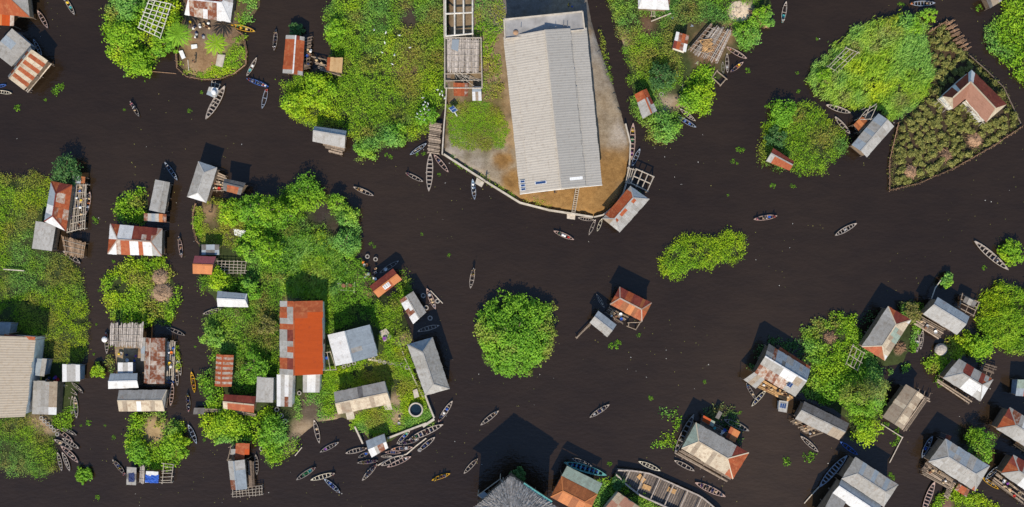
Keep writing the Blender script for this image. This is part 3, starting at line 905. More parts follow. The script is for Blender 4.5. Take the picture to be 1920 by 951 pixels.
CARGO = {}
CNAME = dict(B='basins', S='sacks', C='crates', F='cloth bundles', J='jerrycans', D='drums', U='umbrellas')
def cargo_mesh(k, colr):
    if (k, colr) in CARGO: return CARGO[k, colr]
    m = M['c_' + colr]; b = MB()
    if k == 'B':      # round basin
        b.lathe((0, 0, 0), [(.20, 0), (.30, .20), (.33, .21), (.29, .19), (.19, .04)], m, 14); nm = 'basin'
    elif k == 'S':    # tied sack
        b.lathe((0, 0, 0), [(.18, 0), (.27, .10), (.26, .24), (.15, .36), (.05, .41), (.09, .47)], m, 10); nm = 'sack'
    elif k == 'C':    # slatted crate
        for s in (-1, 1):
            for z in (.02, .12, .22):
                b.box((0, s * .2, z), .55, .03, .07, m); b.box((s * .26, 0, z), .03, .37, .07, m)
        b.box((0, 0, 0), .5, .36, .02, m); nm = 'crate'
    elif k == 'F':    # folded cloth bundle
        for i in range(3): b.box((U(-.04, .04), U(-.04, .04), .07 * i), .5 - .08 * i, .4 - .06 * i, .066, m, U(-.4, .4))
        nm = 'cloth_bundle'
    elif k == 'J':    # jerrycan
        b.box((0, 0, 0), .22, .34, .38, m); b.box((0, -.05, .38), .05, .2, .05, m); b.tube((0, .12, .38), (0, .12, .45), .03, .03, m); nm = 'jerrycan'
    elif k == 'D':    # drum
        b.lathe((0, 0, 0), [(.28, 0), (.29, .02), (.28, .28), (.295, .30), (.28, .32), (.28, .6), (.29, .62), (.27, .62), (.265, .59)], m, 14); nm = 'drum'
    elif k == 'U':    # open umbrella
        b.lathe((0, 0, 1.25), [(.55, -.10), (.56, -.09), (.42, .05), (.22, .14), (.02, .18)], m, 8); b.tube((0, 0, .3), (0, 0, 1.4), .015, .012, M['c_grey']); nm = 'umbrella'
    CARGO[k, colr] = (b.mesh(nm), nm)
    return CARGO[k, colr]
CWORD = dict(basin='round {} basin', sack='{} sack', crate='{} slatted crate', cloth_bundle='{} cloth bundle', jerrycan='{} jerrycan', drum='{} drum', umbrella='open {} umbrella')
def cargo(k, colr, p, where, ang=0.0, group=None, scale=1.0):
    me, nm = cargo_mesh(k, colr)
    o = link(nm, me); o.location = p; o.rotation_euler = (0, 0, ang + U(-.5, .5)); o.scale = (scale,) * 3
    return tag(o, f"{CWORD[nm].format(colr.replace('sky', 'sky-blue'))} {where}", nm.replace('_', ' '), group)

def clutter(ref, quad, z, items, grp=None):
    """loose household things on a deck: items 'B:blue S:white ...'; equal ones share a label and a group"""
    c = [W(x, y, z) for x, y in quad]
    for tok in items.split():
        k, colr = tok.split(':'); s, t = U(.05, .95), U(.05, .95)
        p = lerp(lerp(c[0], c[1], s), lerp(c[3], c[2], s), t)
        _, nm = cargo_mesh(k, colr)
        cargo(k, colr, p + Vector((0, 0, .05)), f"loose on {ref}", U(0, 3), f"{colr} {nm.replace('_', ' ')}s on {ref}", U(.8, 1.1))

def tyre_mesh(cache={}):
    if 'm' not in cache:
        b = MB(); b.lathe((0, 0, 0), [(.26, .04), (.30, 0), (.44, 0), (.48, .05), (.48, .17), (.44, .22), (.30, .22), (.26, .18)], M['tyreg'], 16)
        me = b.mesh('tyre')
        # open the hole: drop the two lathe end caps
        bm = bmesh.new(); bm.from_mesh(me); bm.faces.ensure_lookup_table()
        bmesh.ops.delete(bm, geom=[f for f in bm.faces if len(f.verts) > 4], context='FACES_ONLY'); 
        bm.to_mesh(me); bm.free(); cache['m'] = me
        for p in me.polygons: p.use_smooth = True
    return cache['m']
def tyre(px, py, label, group=None, z=.35, s=1.0):
    o = link('tyre', tyre_mesh()); o.location = W(px, py, z); o.rotation_euler = (U(-.15, .15), U(-.15, .15), U(0, 3)); o.scale = (s, s, s)
    return tag(o, label, 'tyre', group)

# floating weeds: three shared rosettes
_weed = []
def weed_mesh(i):
    while len(_weed) < 4:
        n = 26; th = RNG.uniform(0, 6.283, n); rr = RNG.uniform(.05, 1, n) ** .7 * .75
        x, y = rr * np.cos(th) * RNG.uniform(.6, 1.3), rr * np.sin(th)
        arr = clump_leaves(x, y, np.full(n, .03), np.full(n, .16), np.full(n, .12), 3, .22, .7, .15 + .45 * RNG.random(n), 'marsh')
        o = leaf_object('weed_clump', *arr[:5]); _weed.append(o.data); bpy.data.objects.remove(o)
    return _weed[i % 4]
WG = 'small weed clumps afloat on the water'
def weed(px, py, r=7, label=None, group=None, i=None):
    o = link('weed_clump', weed_mesh(random.randrange(4) if i is None else i)); o.location = W(px, py, .05); s = r / 9.0
    o.scale = (s, s * U(.7, 1.1), s); o.rotation_euler = (0, 0, U(0, 6.3))
    return tag(o, label, 'weed clump', group)
def turbid(nt, pos):
    # dark peaty water, siltier and browner in the shallow channels between the houses
    f = maprange(nt, noise(nt, .03, 4, pos), .35, .75, 0, .45)
    for px, py, r, a in ((1440, 850, 30, .75), (250, 640, 45, .35), (560, 40, 20, .35), (700, 480, 25, .25), (1790, 780, 22, .25)):
        d = nt.nodes.new('ShaderNodeVectorMath'); d.operation = 'DISTANCE'; nt.links.new(pos, d.inputs[0]); d.inputs[1].default_value = tuple(W(px, py))
        ad = nt.nodes.new('ShaderNodeMath'); ad.operation = 'ADD'; nt.links.new(f, ad.inputs[0]); nt.links.new(maprange(nt, d.outputs['Value'], r, r * .2, 0, a), ad.inputs[1]); f = ad.outputs[0]
    return mixc(nt, f, (.0188, .0116, .0066), (.038, .0245, .0140))
# ------------------------------------------------------------------ setting: water, air and light
def setting():
    me = bpy.data.meshes.new('water')
    me.from_pydata([(-700, -700, 0), (700, -700, 0), (700, 700, 0), (-700, 700, 0)], [], [(0, 1, 2, 3)])
    o = link('water', me); tag(o, kind='structure')
    m, nt, b = _mat('lake_water')
    pos = geo_pos(nt)
    c = turbid(nt, pos)
    c = mixc(nt, maprange(nt, noise(nt, .35, 5, mul3(nt, pos, (.5, 1.4, 1))), .42, .62, 0, .35), c, (.62, .64, .66), 'MULTIPLY')
    nt.links.new(c, b.inputs['Base Color'])
    b.inputs['Roughness'].default_value = .07; b.inputs['IOR'].default_value = 1.42
    bp = nt.nodes.new('ShaderNodeBump'); bp.inputs['Strength'].default_value = 1.0; bp.inputs['Distance'].default_value = .09
    w = mul3(nt, pos, (.8, 1.5, 1))
    nt.links.new(noise(nt, 1.1, 4, w), bp.inputs['Height']); nt.links.new(bp.outputs[0], b.inputs['Normal'])
    me.materials.append(m)
    bed = bpy.data.meshes.new('lake_bed'); bed.from_pydata([(-700, -700, -3), (700, -700, -3), (700, 700, -3), (-700, 700, -3)], [], [(0, 1, 2, 3)])
    bed.materials.append(M['soil']); tag(link('lake_bed', bed), kind='structure')
    w = bpy.data.worlds.new('World'); SC.world = w; w.use_nodes = True
    nt = w.node_tree; sky = nt.nodes.new('ShaderNodeTexSky'); sky.sky_type = 'NISHITA'; sky.sun_disc = False
    EL = math.radians(43); sky.sun_elevation = EL; sky.sun_rotation = math.radians(184); sky.air_density = 1.0; sky.dust_density = .15; sky.ozone_density = 3.0
    nt.links.new(sky.outputs[0], nt.nodes['Background'].inputs[0]); nt.nodes['Background'].inputs[1].default_value = .15
    sd = bpy.data.lights.new('sun', 'SUN'); sd.energy = 4.5; sd.angle = math.radians(.55); sd.color = (1.0, .885, .72)
    s = bpy.data.objects.new('sun', sd); COL.objects.link(s); s.rotation_euler = (math.radians(90) - EL, 0, math.radians(-3.5)); s.location = (0, -60, 90)
    cd = bpy.data.cameras.new('camera'); cam = bpy.data.objects.new('camera', cd); COL.objects.link(cam)
    cam.location = (0, 0, H); cd.sensor_width = 36; cd.lens = 36 * H / 192.0; cd.clip_end = 2000; cd.clip_start = 1
    SC.camera = cam
    SC.view_settings.view_transform = 'Standard'; SC.view_settings.look = 'None'; SC.view_settings.exposure = .36; SC.view_settings.gamma = 1
setting()

# ------------------------------------------------------------------ the big hall
def hall():
    e = 6.0; q = [(944, 70), (1099, 52), (1128.6, 346), (975, 363)]
    nw, ne, se, sw = [W(x, y, e) for x, y in q]
    root = empty('market_hall', ((nw + se) / 2).xy.to_3d() + Vector((0, 0, .9)), 'long market hall with ribbed pale grey sheet roof inside the walled sand yard', 'hall')
    up = Vector((0, 0, 1.9)); R0, R1 = lerp(nw, ne, .5) + up, lerp(sw, se, .5) + up
    def strip(name, t0, t1, dz, spec, west):
        mb = MB(root.location)
        A0, A1 = (nw, sw) if west else (ne, se)
        fn = lambda s, v: lerp(lerp(A0, A1, s), lerp(R0, R1, s), lerp(t0, t1, v)) + Vector((0, 0, dz))
        fill_slope(mb, fn, (sw - nw).length, (R0 - nw).length * (t1 - t0), spec, [], 1.05, .015)
        return mb.build(name, root)
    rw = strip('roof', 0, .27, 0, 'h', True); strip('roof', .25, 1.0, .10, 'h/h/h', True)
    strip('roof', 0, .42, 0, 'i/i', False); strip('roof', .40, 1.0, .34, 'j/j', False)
    mb = MB(root.location)          # sheeted step between the two eastern roof slopes, and the ridge cap
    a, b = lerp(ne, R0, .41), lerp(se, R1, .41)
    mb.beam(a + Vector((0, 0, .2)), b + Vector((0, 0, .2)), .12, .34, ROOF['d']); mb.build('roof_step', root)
    cb = MB(root.location)
    for i in range(16): cb.beam(lerp(R0, R1, i / 16) + Vector((0, 0, .30)), lerp(R0, R1, (i + .98) / 16) + Vector((0, 0, .30)), .34, .05, ROOF['h'])
    cb.build('ridge_cap', root)
    ins = .28; ex = (ne - nw).normalized(); ey = (sw - nw).normalized()
    k = [nw + (ex + ey) * ins, ne + (ey - ex) * ins, se - (ex + ey) * ins * .6, sw + (ex - ey) * ins * .6]
    wb = MB(root.location)
    for i in range(4):
        p, q_ = k[i], k[(i + 1) % 4]
        wb.poly([(p.x, p.y, .8), (q_.x, q_.y, .8), (q_.x, q_.y, e), (p.x, p.y, e)], M['wallw'])
    for p, q_, R in ((k[0], k[1], R0), (k[3], k[2], R1)):
        ap = lerp(p, q_, .5); wb.poly([(p.x, p.y, e), (q_.x, q_.y, e), (ap.x, ap.y, e + 1.8)], M['wallw'])
    wb.build('wall', root)
    vb = MB(root.location)          # pale verge along the south gable
    ap = R1
    for a_, b_ in ((sw, ap), (ap, se)): vb.beam(a_ - ey * -.10 + Vector((0, 0, -.12)), b_ - ey * -.10 + Vector((0, 0, -.12)), .14, .42, M['wallw'])
    vb.build('verge_board', root)
    for t in (.3, .62):
        db = MB(root.location); p = lerp(k[3], k[2], t) + ey * .03; db.box((p.x, p.y, .95), 1.6, .06, 2.6, M['woodd'], math.atan2(ex.y, ex.x)); db.build('door', root)
    for i in range(7):
        for side, (p, q_), sg in (('w', (k[0], k[3]), -1), ('e', (k[1], k[2]), 1)):
            wv = MB(root.location); c = lerp(p, q_, (i + .5) / 7) + ex * sg * .03
            wv.box((c.x, c.y, 3.0), 1.8, .06, 1.3, M['c_navy'], math.atan2(ey.y, ey.x)); wv.build('window', root)
    sk = MB(root.location)          # clear sheet let into the east slope
    fn = lambda s, v: lerp(lerp(ne, se, s), lerp(R0, R1, s), v) + Vector((0, 0, .40))
    sk.slab([fn(.957, .46), fn(.957, .78), fn(.938, .78), fn(.938, .46)], .02, M['c_white']); sk.build('roof_light', root)
    # north annex with a flat slab roof
    ar = empty('concrete_annex', W(1020, 45, .9), 'flat roofed concrete annex joined to the north end of the market hall', 'annex')
    ab = MB(ar.location); aq = [(945, 37), (1092, 22), (1096, 56), (947, 73)]
    ab.slab([W(x, y, 6.7) for x, y in aq], .25, M['concd'], .5); ab.build('roof', ar)
    pb = MB(ar.location); P = [W(x, y, 6.7) for x, y in aq]
    for i in range(4):
        a_, b_ = P[i], P[(i + 1) % 4]; pb.beam(a_ + Vector((0, 0, .12)), b_ + Vector((0, 0, .12)), .22, .3, M['conc'], .5)
    pb.build('parapet', ar)
    wb = MB(ar.location); c = sum(P, Vector()) / 4; P2 = [p + (c - p).normalized() * .3 for p in P]
    for i in range(4):
        a_, b_ = P2[i], P2[(i + 1) % 4]; wb.poly([(a_.x, a_.y, .8), (b_.x, b_.y, .8), (b_.x, b_.y, 6.5), (a_.x, a_.y, 6.5)], M['conc'])
    wb.build('wall', ar)
    for i, (x, y) in enumerate(((1057, 48), (1064, 49), (977, 52), (1042, 50))):
        pole(ar, W(x, y, 6.6), W(x, y, 7.9), .06, 'conc', 'starter_bar')
    db = MB(); db.lathe(W(967, 61, 6.7), [(.5, 0), (.45, .2), (.25, .35), (.08, .4)], M['brush'], 9)
    tag(db.build('brush_heap'), 'small brown heap lying on the flat roof of the concrete annex', 'heap')
    # solar panels on the south end
    fw = lambda s, v: lerp(lerp(nw, sw, s), lerp(R0, R1, s), v) + Vector((0, 0, .2))
    for s0, s1, v0, v1, lab in ((.918, .936, .03, .15, 'uppermost of three small blue solar panels at the hall roof corner'), (.943, .961, .03, .15, 'middle one of three small blue solar panels at the hall roof corner'),
                           (.967, .985, .03, .15, 'lowest of three small blue solar panels at the hall roof corner'), (.938, .958, .38, .66, 'long blue solar panel lying midway up the hall roof')):
        b = MB(); b.slab([fw(s0, v0), fw(s0, v1), fw(s1, v1), fw(s1, v0)], .05, M['frame'])
        o = b.build('solar_panel'); tag(o, lab, 'solar panel')
        d = MB(); f = .012 if v1 - v0 < .2 else .02
        d.slab([fw(s0 + .003, v0 + f) + Vector((0, 0, .012)), fw(s0 + .003, v1 - f) + Vector((0, 0, .012)), fw(s1 - .003, v1 - f) + Vector((0, 0, .012)), fw(s1 - .003, v0 + f) + Vector((0, 0, .012))], .01, M['solar']); d.build('cells', o)
hall()

D = lambda q, z=1.0, **k: dict(quad=q, z=z, **k)
# ------------------------------------------------------------------ houses, north-west
house('rust red hip roofed house cut by the top left corner of the frame', [(-48, -25), (49, -27), (55, 32), (-46, 23)], 'm', 'rrrr', hip=(.2, .28), C1='mg', ridge_cap='r',
      extras=[([(-12, 26), (27, 26), (26, 49), (-12, 47)], (2.9, 2.5), .8, 'oaoy', 'lean_to_roof')])
canopy('plain grey single-slope sheet roof beside the red and cream striped roof', [(-14, 97), (23, 54), (58, 84), (22, 125)], 'ggug/gggg', z=3.1, dz=.5, wallm='wallb', name='sheet_roofed_hut', cat='hut')
house('house with a cream roof striped with rust red sheets', [(15, 143), (57, 89), (90, 114), (45, 169)], 'grgrgrg', 'crcrcrcrc', r=.26, sheet=.8,
      decks=[D([(47, 170), (91, 117), (97, 122), (54, 172)], 1.1, mk='woodl')])
house('zinc and rust hip roofed house north of the sandy islet', [(350, -28), (440, -22), (432, 42), (347, 28)], 'xxmx', 'wxywxxww/wyxxyxww', hip=(.1, .2), C0='x', C1='lw', stilts=False, floor=.6, ridge_cap='w')
house('red gable hut with white ridge pieces at the channel mouth', [(536.5, 66), (530, 137), (567, 141.5), (571, 69.5)], 'lrrrrrrrrl', 'lrrrrrrrrl/mrrrrrrrrr', r=.57, ridge_cap='w',
      decks=[D([(570, 72), (585, 68), (581, 128), (567, 132)], 1.0, mk='woodd', missing=.3), D([(583, 105), (612, 112), (638, 141), (600, 132)], .9, mk='wood', missing=.35)])
canopy('small new tan plank roof shed beside the red gable hut', [(614, 108), (643, 109), (641, 137), (612, 132)], 'rzzzz', z=2.6, wallm='wall', name='plank_shed', cat='shed')
house('grey zinc hut at the south edge of the wide green bank', [(589.5, 237), (650, 245.5), (646, 278), (586, 265)], 'u', 'l', r=.33, decks=[D([(605, 268), (646, 278), (640, 292), (618, 286)], .9, mk='wood')])
lattice('white concrete block walls of an unroofed building above the grey wreck', [(835, -16), (886, -16), (886, 63), (836, 68)], 3, 4, z=2.6, r=.17, mk='beam', jit=.01, zj=.01, name='unfinished_building', cat='building frame', ext=0)
def wreck():
    root = stickroof('wrecked long shed with torn grey thatch over a rail frame', [(838, 74), (899, 75), (897, 134), (839, 133)], z=2.6, mk='thatch', dens=22, cross=5, name='wrecked_shed', cat='shed')
    c = [W(x, y, 2.6) for x, y in ((834, 71), (902, 71), (904, 165), (834, 165))]
    for i in range(4): pole(root, c[i], c[(i + 1) % 4], .14, 'woodl', 'wall_plate')
    for t in (.72, .86):
        pole(root, lerp(c[0], c[3], t), lerp(c[1], c[2], t - .02), .07, 'woodl', 'rail')
    for i in range(9): 
        a, b = U(.1, .7), U(.3, .95); pole(root, lerp(lerp(c[0], c[1], a), lerp(c[3], c[2], a), U(.64, .72)), lerp(lerp(c[0], c[1], b), lerp(c[3], c[2], b), U(.8, .97)), .04, 'woodl', 'fallen_rafter')
    m = MB(root.location); m.slab([W(848, 74, 2.85), W(861, 74, 2.85), W(859, 97, 2.85), W(846, 92, 2.85)], .02, ROOF['u']); m.build('loose_sheet', root)
    fl = MB(root.location); fl.slab([W(836, 73, .75), W(902, 73, .75), W(902, 163, .75), W(836, 163, .75)], .1, M['woodd']); fl.build('floor_platform', root)
wreck()
canopy('small rust and white sheet roof at the foot of the wrecked shed', [(850, 156), (878.5, 156), (877, 181), (851, 180)], 'rrrx', z=2.4, wallm='wall', base=.4, name='lean_to', cat='shed')
canopy('narrow blue and white striped sheet roof beside the small rust one', [(885, 163), (902, 163), (903, 189), (886, 189)], 'uuu/wnw/wnw', z=2.3, wallm='wallb', base=.4, name='lean_to', cat='shed')
# ------------------------------------------------------------------ north centre and east
house('hip roofed house with one rust red slope moored to the hall wall', [(1129.6, 409.6), (1182, 349), (1217.4, 373.7), (1162, 435.6)], 'grrrrrrg', 'llglglggll/glglglglgl/grlrrllrgl', r=.42, hip=(.16, .2), C0='ngl', C1='uu', ridge_cap='l', floor=1.3)
lattice('square of pale beams on posts left open behind the rust sloped house', [(1193, 317), (1225.5, 331), (1213.6, 358.6), (1183, 343.5)], 3, 4, z=1.8, r=.12, mk='woodl', jit=.03, name='unfinished_hut', cat='unfinished hut')
lattice('narrow beam frame between the yard wall and the open square frame', [(1178, 315), (1192, 319), (1182, 344), (1174, 342)], 2, 4, z=1.5, r=.10, mk='woodl', jit=.03, name='unfinished_hut', cat='unfinished hut')
house('white roofed house on the green bank cut by the top edge', [(1196, -22), (1259, -22), (1254, 19), (1197, 16)], 'w', 'wwwwww', hip=(.12, .12), C0='xw', C1='ux', stilts=False, floor=.5)
canopy('small rust and white shed west of the collapsed platform', [(1268, 60), (1292, 67), (1286, 98), (1261, 90)], 'wxrx/mrxw', z=2.5, wallm='wallw', name='small_shed', cat='shed')
stickroof('collapsed stick platform with an orange heap in its middle', [(1330, 48), (1372, 62), (1346, 117), (1291, 92)], z=1.4, mk='thatch', dens=11, cross=7, wild=.6, patch='brush', name='collapsed_platform', cat='platform')
for i, (x, y, r) in enumerate(((1325, 86, 1.3),)):
    b = MB(); [b.beam(W(x, y, 1.62) + Vector((U(-r, r), U(-r, r), U(0, .2))), W(x, y, 1.62) + Vector((U(-r, r), U(-r, r), U(0, .2))), U(.08, .2), .04, M['woodo']) for _ in range(46)]; tag(b.build('straw_heap'), 'orange brown straw heap on the collapsed stick platform', 'heap')
house('narrow grey hut with a rust patch on the green bank east of the hall', [(1190, 177), (1205, 223), (1232, 208), (1212, 166.5)], 'rll', 'rml/rlg', r=.6, stilts=False, floor=.5, eave=2.8)
lattice('small square fish pen frame below the collapsed platform', [(1344, 133), (1362, 148), (1351, 160), (1335, 145)], 2, 2, z=.5, r=.12, mk='wood', jit=.03, name='fish_pen', cat='frame')
lattice('leaning ladder-like frame on the western tip of the tall grass bank', [(1587, 88), (1608, 100), (1570, 136), (1551, 124)], 3, 4, z=1.7, r=.07, jit=.2)
def lhouse():
    e = 3.4; rr = 1.7
    root = empty('corner_house', W(1830, 180, .3), 'L-shaped house with pink brown roof and cream hipped ends in the fenced field', 'house')
    P = lambda x, y, z=e: W(x, y, z)
    apex = P(1819.6, 153.5, e + rr); ra = P(1786.5, 183.5, e + rr); rb = P(1866, 203, e + rr)
    nc = P(1821.6, 131); ae = P(1766.6, 180.4); ai = P(1786.8, 204.4); inn = P(1809.5, 185.5); be = P(1887.7, 195.6); bi = P(1848.6, 229.7)
    def slope(name, pts, spec, mats=None):
        mb = MB(root.location); a, b, c, d = pts
        fill_slope(mb, lambda s, v: lerp(lerp(a, b, s), lerp(d, c, s), v), (b - a).length, (d - a).length, spec, [], .9)
        return mb.build(name, root)
    slope('roof', (ae, nc, apex, ra), 'mmmwmmmmw'); slope('roof', (nc, be, rb, apex), 'wmmmmmmm')
    slope('roof', (ai, inn, apex, ra), 'k'); slope('roof', (inn, bi, rb, apex), 'k/k')
    slope('roof', (ae, ai, ra, ra + Vector((.02, 0, 0))), 'ccc'); slope('roof', (be, bi, rb, rb + Vector((.02, 0, 0))), 'ccc')
    c = MB(root.location)
    for a, b in ((apex, ra), (apex, rb)): c.beam(a + Vector((0, 0, .1)), b + Vector((0, 0, .1)), .26, .05, ROOF['c'])
    c.build('ridge_cap', root)
    ring = [ae, nc, be, bi, inn, ai]; cen = sum(ring, Vector()) / 6; wb = MB(root.location); ring = [p + (cen - p).normalized() * .4 for p in ring]
    for i in range(6):
        p, q = ring[i], ring[(i + 1) % 6]; wb.poly([(p.x, p.y, .3), (q.x, q.y, .3), (q.x, q.y, e), (p.x, p.y, e)], M['wallw'])
    wb.build('wall', root)
    db = MB(root.location); p = lerp(inn, bi, .4); db.box((p.x, p.y, .35), .9, .08, 2.0, M['woodd'], -.85); db.build('door', root)
    for (a, b, n) in ((P(1806, 188, 2.6), P(1846, 232, 2.6), 7), (P(1757, 186, 2.6), P(1779, 207, 2.6), 3)):
        pole(root, a, b, .08, 'woodl', 'porch_beam')
        for i in range(n):
            c_ = lerp(a, b, (i + .5) / n); pole(root, c_ + Vector((-.9, -.8, 0)) * .9, c_ + Vector((.9, .8, 0)) * .9, .05, 'woodl', 'porch_rafter')
lhouse()
house('two-sloped grey hut with raw poles at its north end', [(1597, 272), (1647, 213), (1676, 237), (1625, 295)], 'ugugu', 'lllgl', r=.52, decks=[D([(1600, 236), (1627, 212), (1640, 222), (1612, 250)], 1.4, mk='wood', missing=.35)],
      extras=[([(1600, 234), (1616, 218), (1628, 228), (1611, 247)], (2.6, 2.4), .7, 'bab', 'lean_to_roof')])
lattice('raw crossing poles rising beside the two-sloped grey hut', [(1622, 203), (1641, 198), (1632, 222), (1612, 222)], 3, 3, z=2.8, r=.07, jit=.5, zj=.6)
house('small red gable hut on the south-west rim of a round grassy islet', [(1449.6, 278), (1489, 303), (1480.6, 320), (1436.5, 302)], 'mmmm', 'lrrrr', r=.42, eave=2.8)
canopy('grey weathered plank roof at the top right by the rim of the frame', [(1846, -8), (1880, -12), (1878, 2), (1856, 16)], 'dng', z=2.3, wallm='wall', name='plank_shed', cat='shed')
# ------------------------------------------------------------------ west
house('rust roofed house with a pale zinc west slope and cluttered timber deck', [(83, 415.4), (96, 340.4), (135, 347), (123.7, 433)], 'uwuu', 'ryrrr/xrryr/rxryr', r=.42, hip=(.22, .26), C0='ww', C1='rm', ridge_cap='m', stilts=False, floor=.9)
def westdeck():
    root = lattice('open pole deck hung with laundry east of the zinc and rust house', [(135, 348), (163, 346), (158, 428), (126, 436)], 7, 9, z=1.2, r=.09, mk='woodl', jit=.12, name='timber_deck', cat='deck')
    deck(root, [(135, 348), (163, 346), (158, 428), (126, 436)], 1.05, 'woodd', missing=.45)
westdeck()
canopy('blue sheet and pole shelter at the north end of the pole deck', [(136, 329), (160, 332), (159, 344), (136, 344)], 'dub', z=2.0, name='shelter', cat='shelter')
canopy('pale grey sheet shed below the zinc and rust house', [(67, 416), (105, 422), (97, 471), (60, 466)], 'lllg/llll', z=2.8, wallm='wall', base=.3, name='sheet_roofed_hut', cat='hut')
stickroof('low brown thatch shelter at the bank south of the pole deck', [(116, 444), (160, 457), (156, 482), (122, 476)], z=1.6, mk='thatchb', dens=14, cross=3)
house('plain pale grey gable hut by the small green knoll', [(291.5, 336.7), (280, 394), (309, 400), (318.5, 342)], 'l', 'g', r=.7, eave=3.0)
canopy('narrow rust and white shed between knoll hut and patched roof house', [(270, 400), (312, 402), (312, 417), (270, 415)], 'xlulax', z=2.2, name='narrow_shed', cat='shed')
house('house with maroon, rust and white patched hip roof by the west channel', [(207, 420), (304, 429), (303, 480), (202, 476)], 'mrwwwmmmmy/mrwwwmymyx', 'wwyrrwwrwwll/wwyrrwwrwwll', r=.5, hip=(.2, .18), C0='wr', C1='gl', ridge_cap='y')
house('grey hip roof house with bright south and blue north ends', [(351, 369), (372, 303), (407, 314.5), (387, 380)], 'g', 'l', hip=(.2, .24), C0='w', C1='u', eave=3.6)
house('dark weathered hut with one red streak on its roof', [(421, 335), (461, 343.5), (451, 366), (418.5, 357)], 'ddd', 'dbbd/drrd', r=.4, eave=3.4)
deck(HOUSES['dark weathered hut with one red streak on its roof'], [(398, 318), (424, 330), (418, 360), (394, 362)], 1.0, 'wood', missing=.3)
canopy('blue grey tarpaulin shelter above the pink and orange roof', [(378, 459), (411, 459), (411, 478), (378, 478)], 'dud/udu', z=2.2, name='shelter', cat='shelter')
house('small gable hut with pink north and orange south slopes', [(365, 480), (405, 481.5), (397, 514.5), (361.5, 513)], 'p', 'a', r=.48, eave=2.9)
lattice('pale pole grid deck beside the pink and orange hut', [(408, 488), (461, 490), (460, 513), (406, 512)], 5, 8, z=1.3, r=.06)
house('small pale zinc gable hut west of the big orange roof', [(408, 546), (463, 551), (465, 576), (408, 575)], 'u', 'w', r=.47, hip=(0, .06), C1='u', stilts=False, floor=.5, eave=2.9)
house('largest orange roofed building with patched grey west slope', [(525, 702), (525, 564.6), (604, 564), (604.7, 702)], 'grgllgrgrl/lmlrgmrlgr', 'ooooooor/oooooorr', r=.38, stilts=False, floor=.4, eave=5.0, rise=1.7, sheet=1.0, wall='wallw', name='large_house', cat='building', ridge_cap='r')
b = MB(); rt = HOUSES['largest orange roofed building with patched grey west slope']
house('white and slate blue gable house beside the big orange roof', [(630, 686), (615, 628), (692, 609), (708, 667)], 'wwww', 'uuuu/uguu', r=.45, stilts=False, floor=.4, eave=4.2, rise=1.5, wall='wallw')
house('narrow rust hut with pale roof seams by the west channel bank', [(403, 724), (406, 664), (438, 666), (434, 725)], 'ryryryryryryr', 'ryryryryryryr', r=.42, eave=2.8, stilts=False, floor=.5, sheet=.5)
house('maroon gable hut with a cream west corner behind the plank walkway', [(420, 739.6), (480, 743.6), (476, 774), (418.5, 766)], 'mmmm', 'crrrr', r=.5, stilts=False, floor=.7, eave=2.9)
canopy('square grey sheet hut next to the maroon gable hut', [(482, 708), (513, 709), (512, 755), (480, 754)], 'llll/llgl', z=3.0, wallm='wallw', base=.3, name='sheet_roofed_hut', cat='hut')
canopy('pale sheet hut with two rust holes standing second from the maroon hut', [(519, 703), (549, 703), (547.6, 763), (519, 762)], 'wlwl/wlwl/wlxl', z=3.2, wallm='wallw', base=.3, name='sheet_roofed_hut', cat='hut')
canopy('short pale sheet hut tucked under the big orange roof', [(568, 701), (600, 701), (599, 736), (568, 736)], 'lwl', z=3.0, wallm='wallw', base=.3, name='sheet_roofed_hut', cat='hut')
house('long cream and grey tiled shed on the grass above the landing', [(626, 735.6), (721, 715), (733, 757), (634, 777)], 'gggdggg', 'cncccncc', r=.5, hip=(0, 0), stilts=False, floor=.4, eave=3.4, wall='wallw', ridge_cap='c')
house('large grey hip roof house standing over the east shore', [(797.6, 741.7), (763.7, 646), (811, 632.8), (842.8, 729)], 'llgl', 'gggg', r=.5, hip=(.18, .2), C0='l', C1='u', eave=4.6, rise=1.7)
house('small red gable hut with a white roof window at the shore', [(693, 537), (737, 504), (753.6, 524), (709.4, 558)], 'mmmmm', 'aaraa', r=.5, eave=2.9, floor=.8)
h = HOUSES['small red gable hut with a white roof window at the shore']
b = MB(h.location); a0 = W(716, 536, 3.42); dx = Vector((1.1, .8, 0)); dy = Vector((.55, -.75, -.30))
b.slab([a0, a0 + dx, a0 + dx + dy, a0 + dy], .05, M['c_white']); rw_ = b.build('roof_window', h)
for i in range(3):
    b = MB(h.location); o_ = a0 + dx * (.08 + .31 * i) + dy * .15 + Vector((0, 0, .02)); b.slab([o_, o_ + dx * .22, o_ + dx * .22 + dy * .7, o_ + dy * .7], .01, M['c_grey']); b.build('pane', rw_)
house('grey hut with a white and rust west slope over the tyre-strewn water', [(775, 607.5), (749, 563), (775, 546), (799, 586)], 'wwxxwwx/wwxwwwx', 'ggg', r=.5, eave=3.0, floor=1.0)
canopy('zinc roofed market shelter at the landing among crowded pirogues', [(686, 827), (720.5, 814), (724, 828), (690, 843)], 'uuuu', z=2.9, dz=-.5, wallm='wall', name='market_shelter', cat='shelter')
canopy('white and rust lower awning of the landing shelter', [(690, 843.3), (724, 828.3), (728, 840), (697, 858)], 'wwlxxw', z=2.3, dz=.55, name='market_awning', cat='awning')
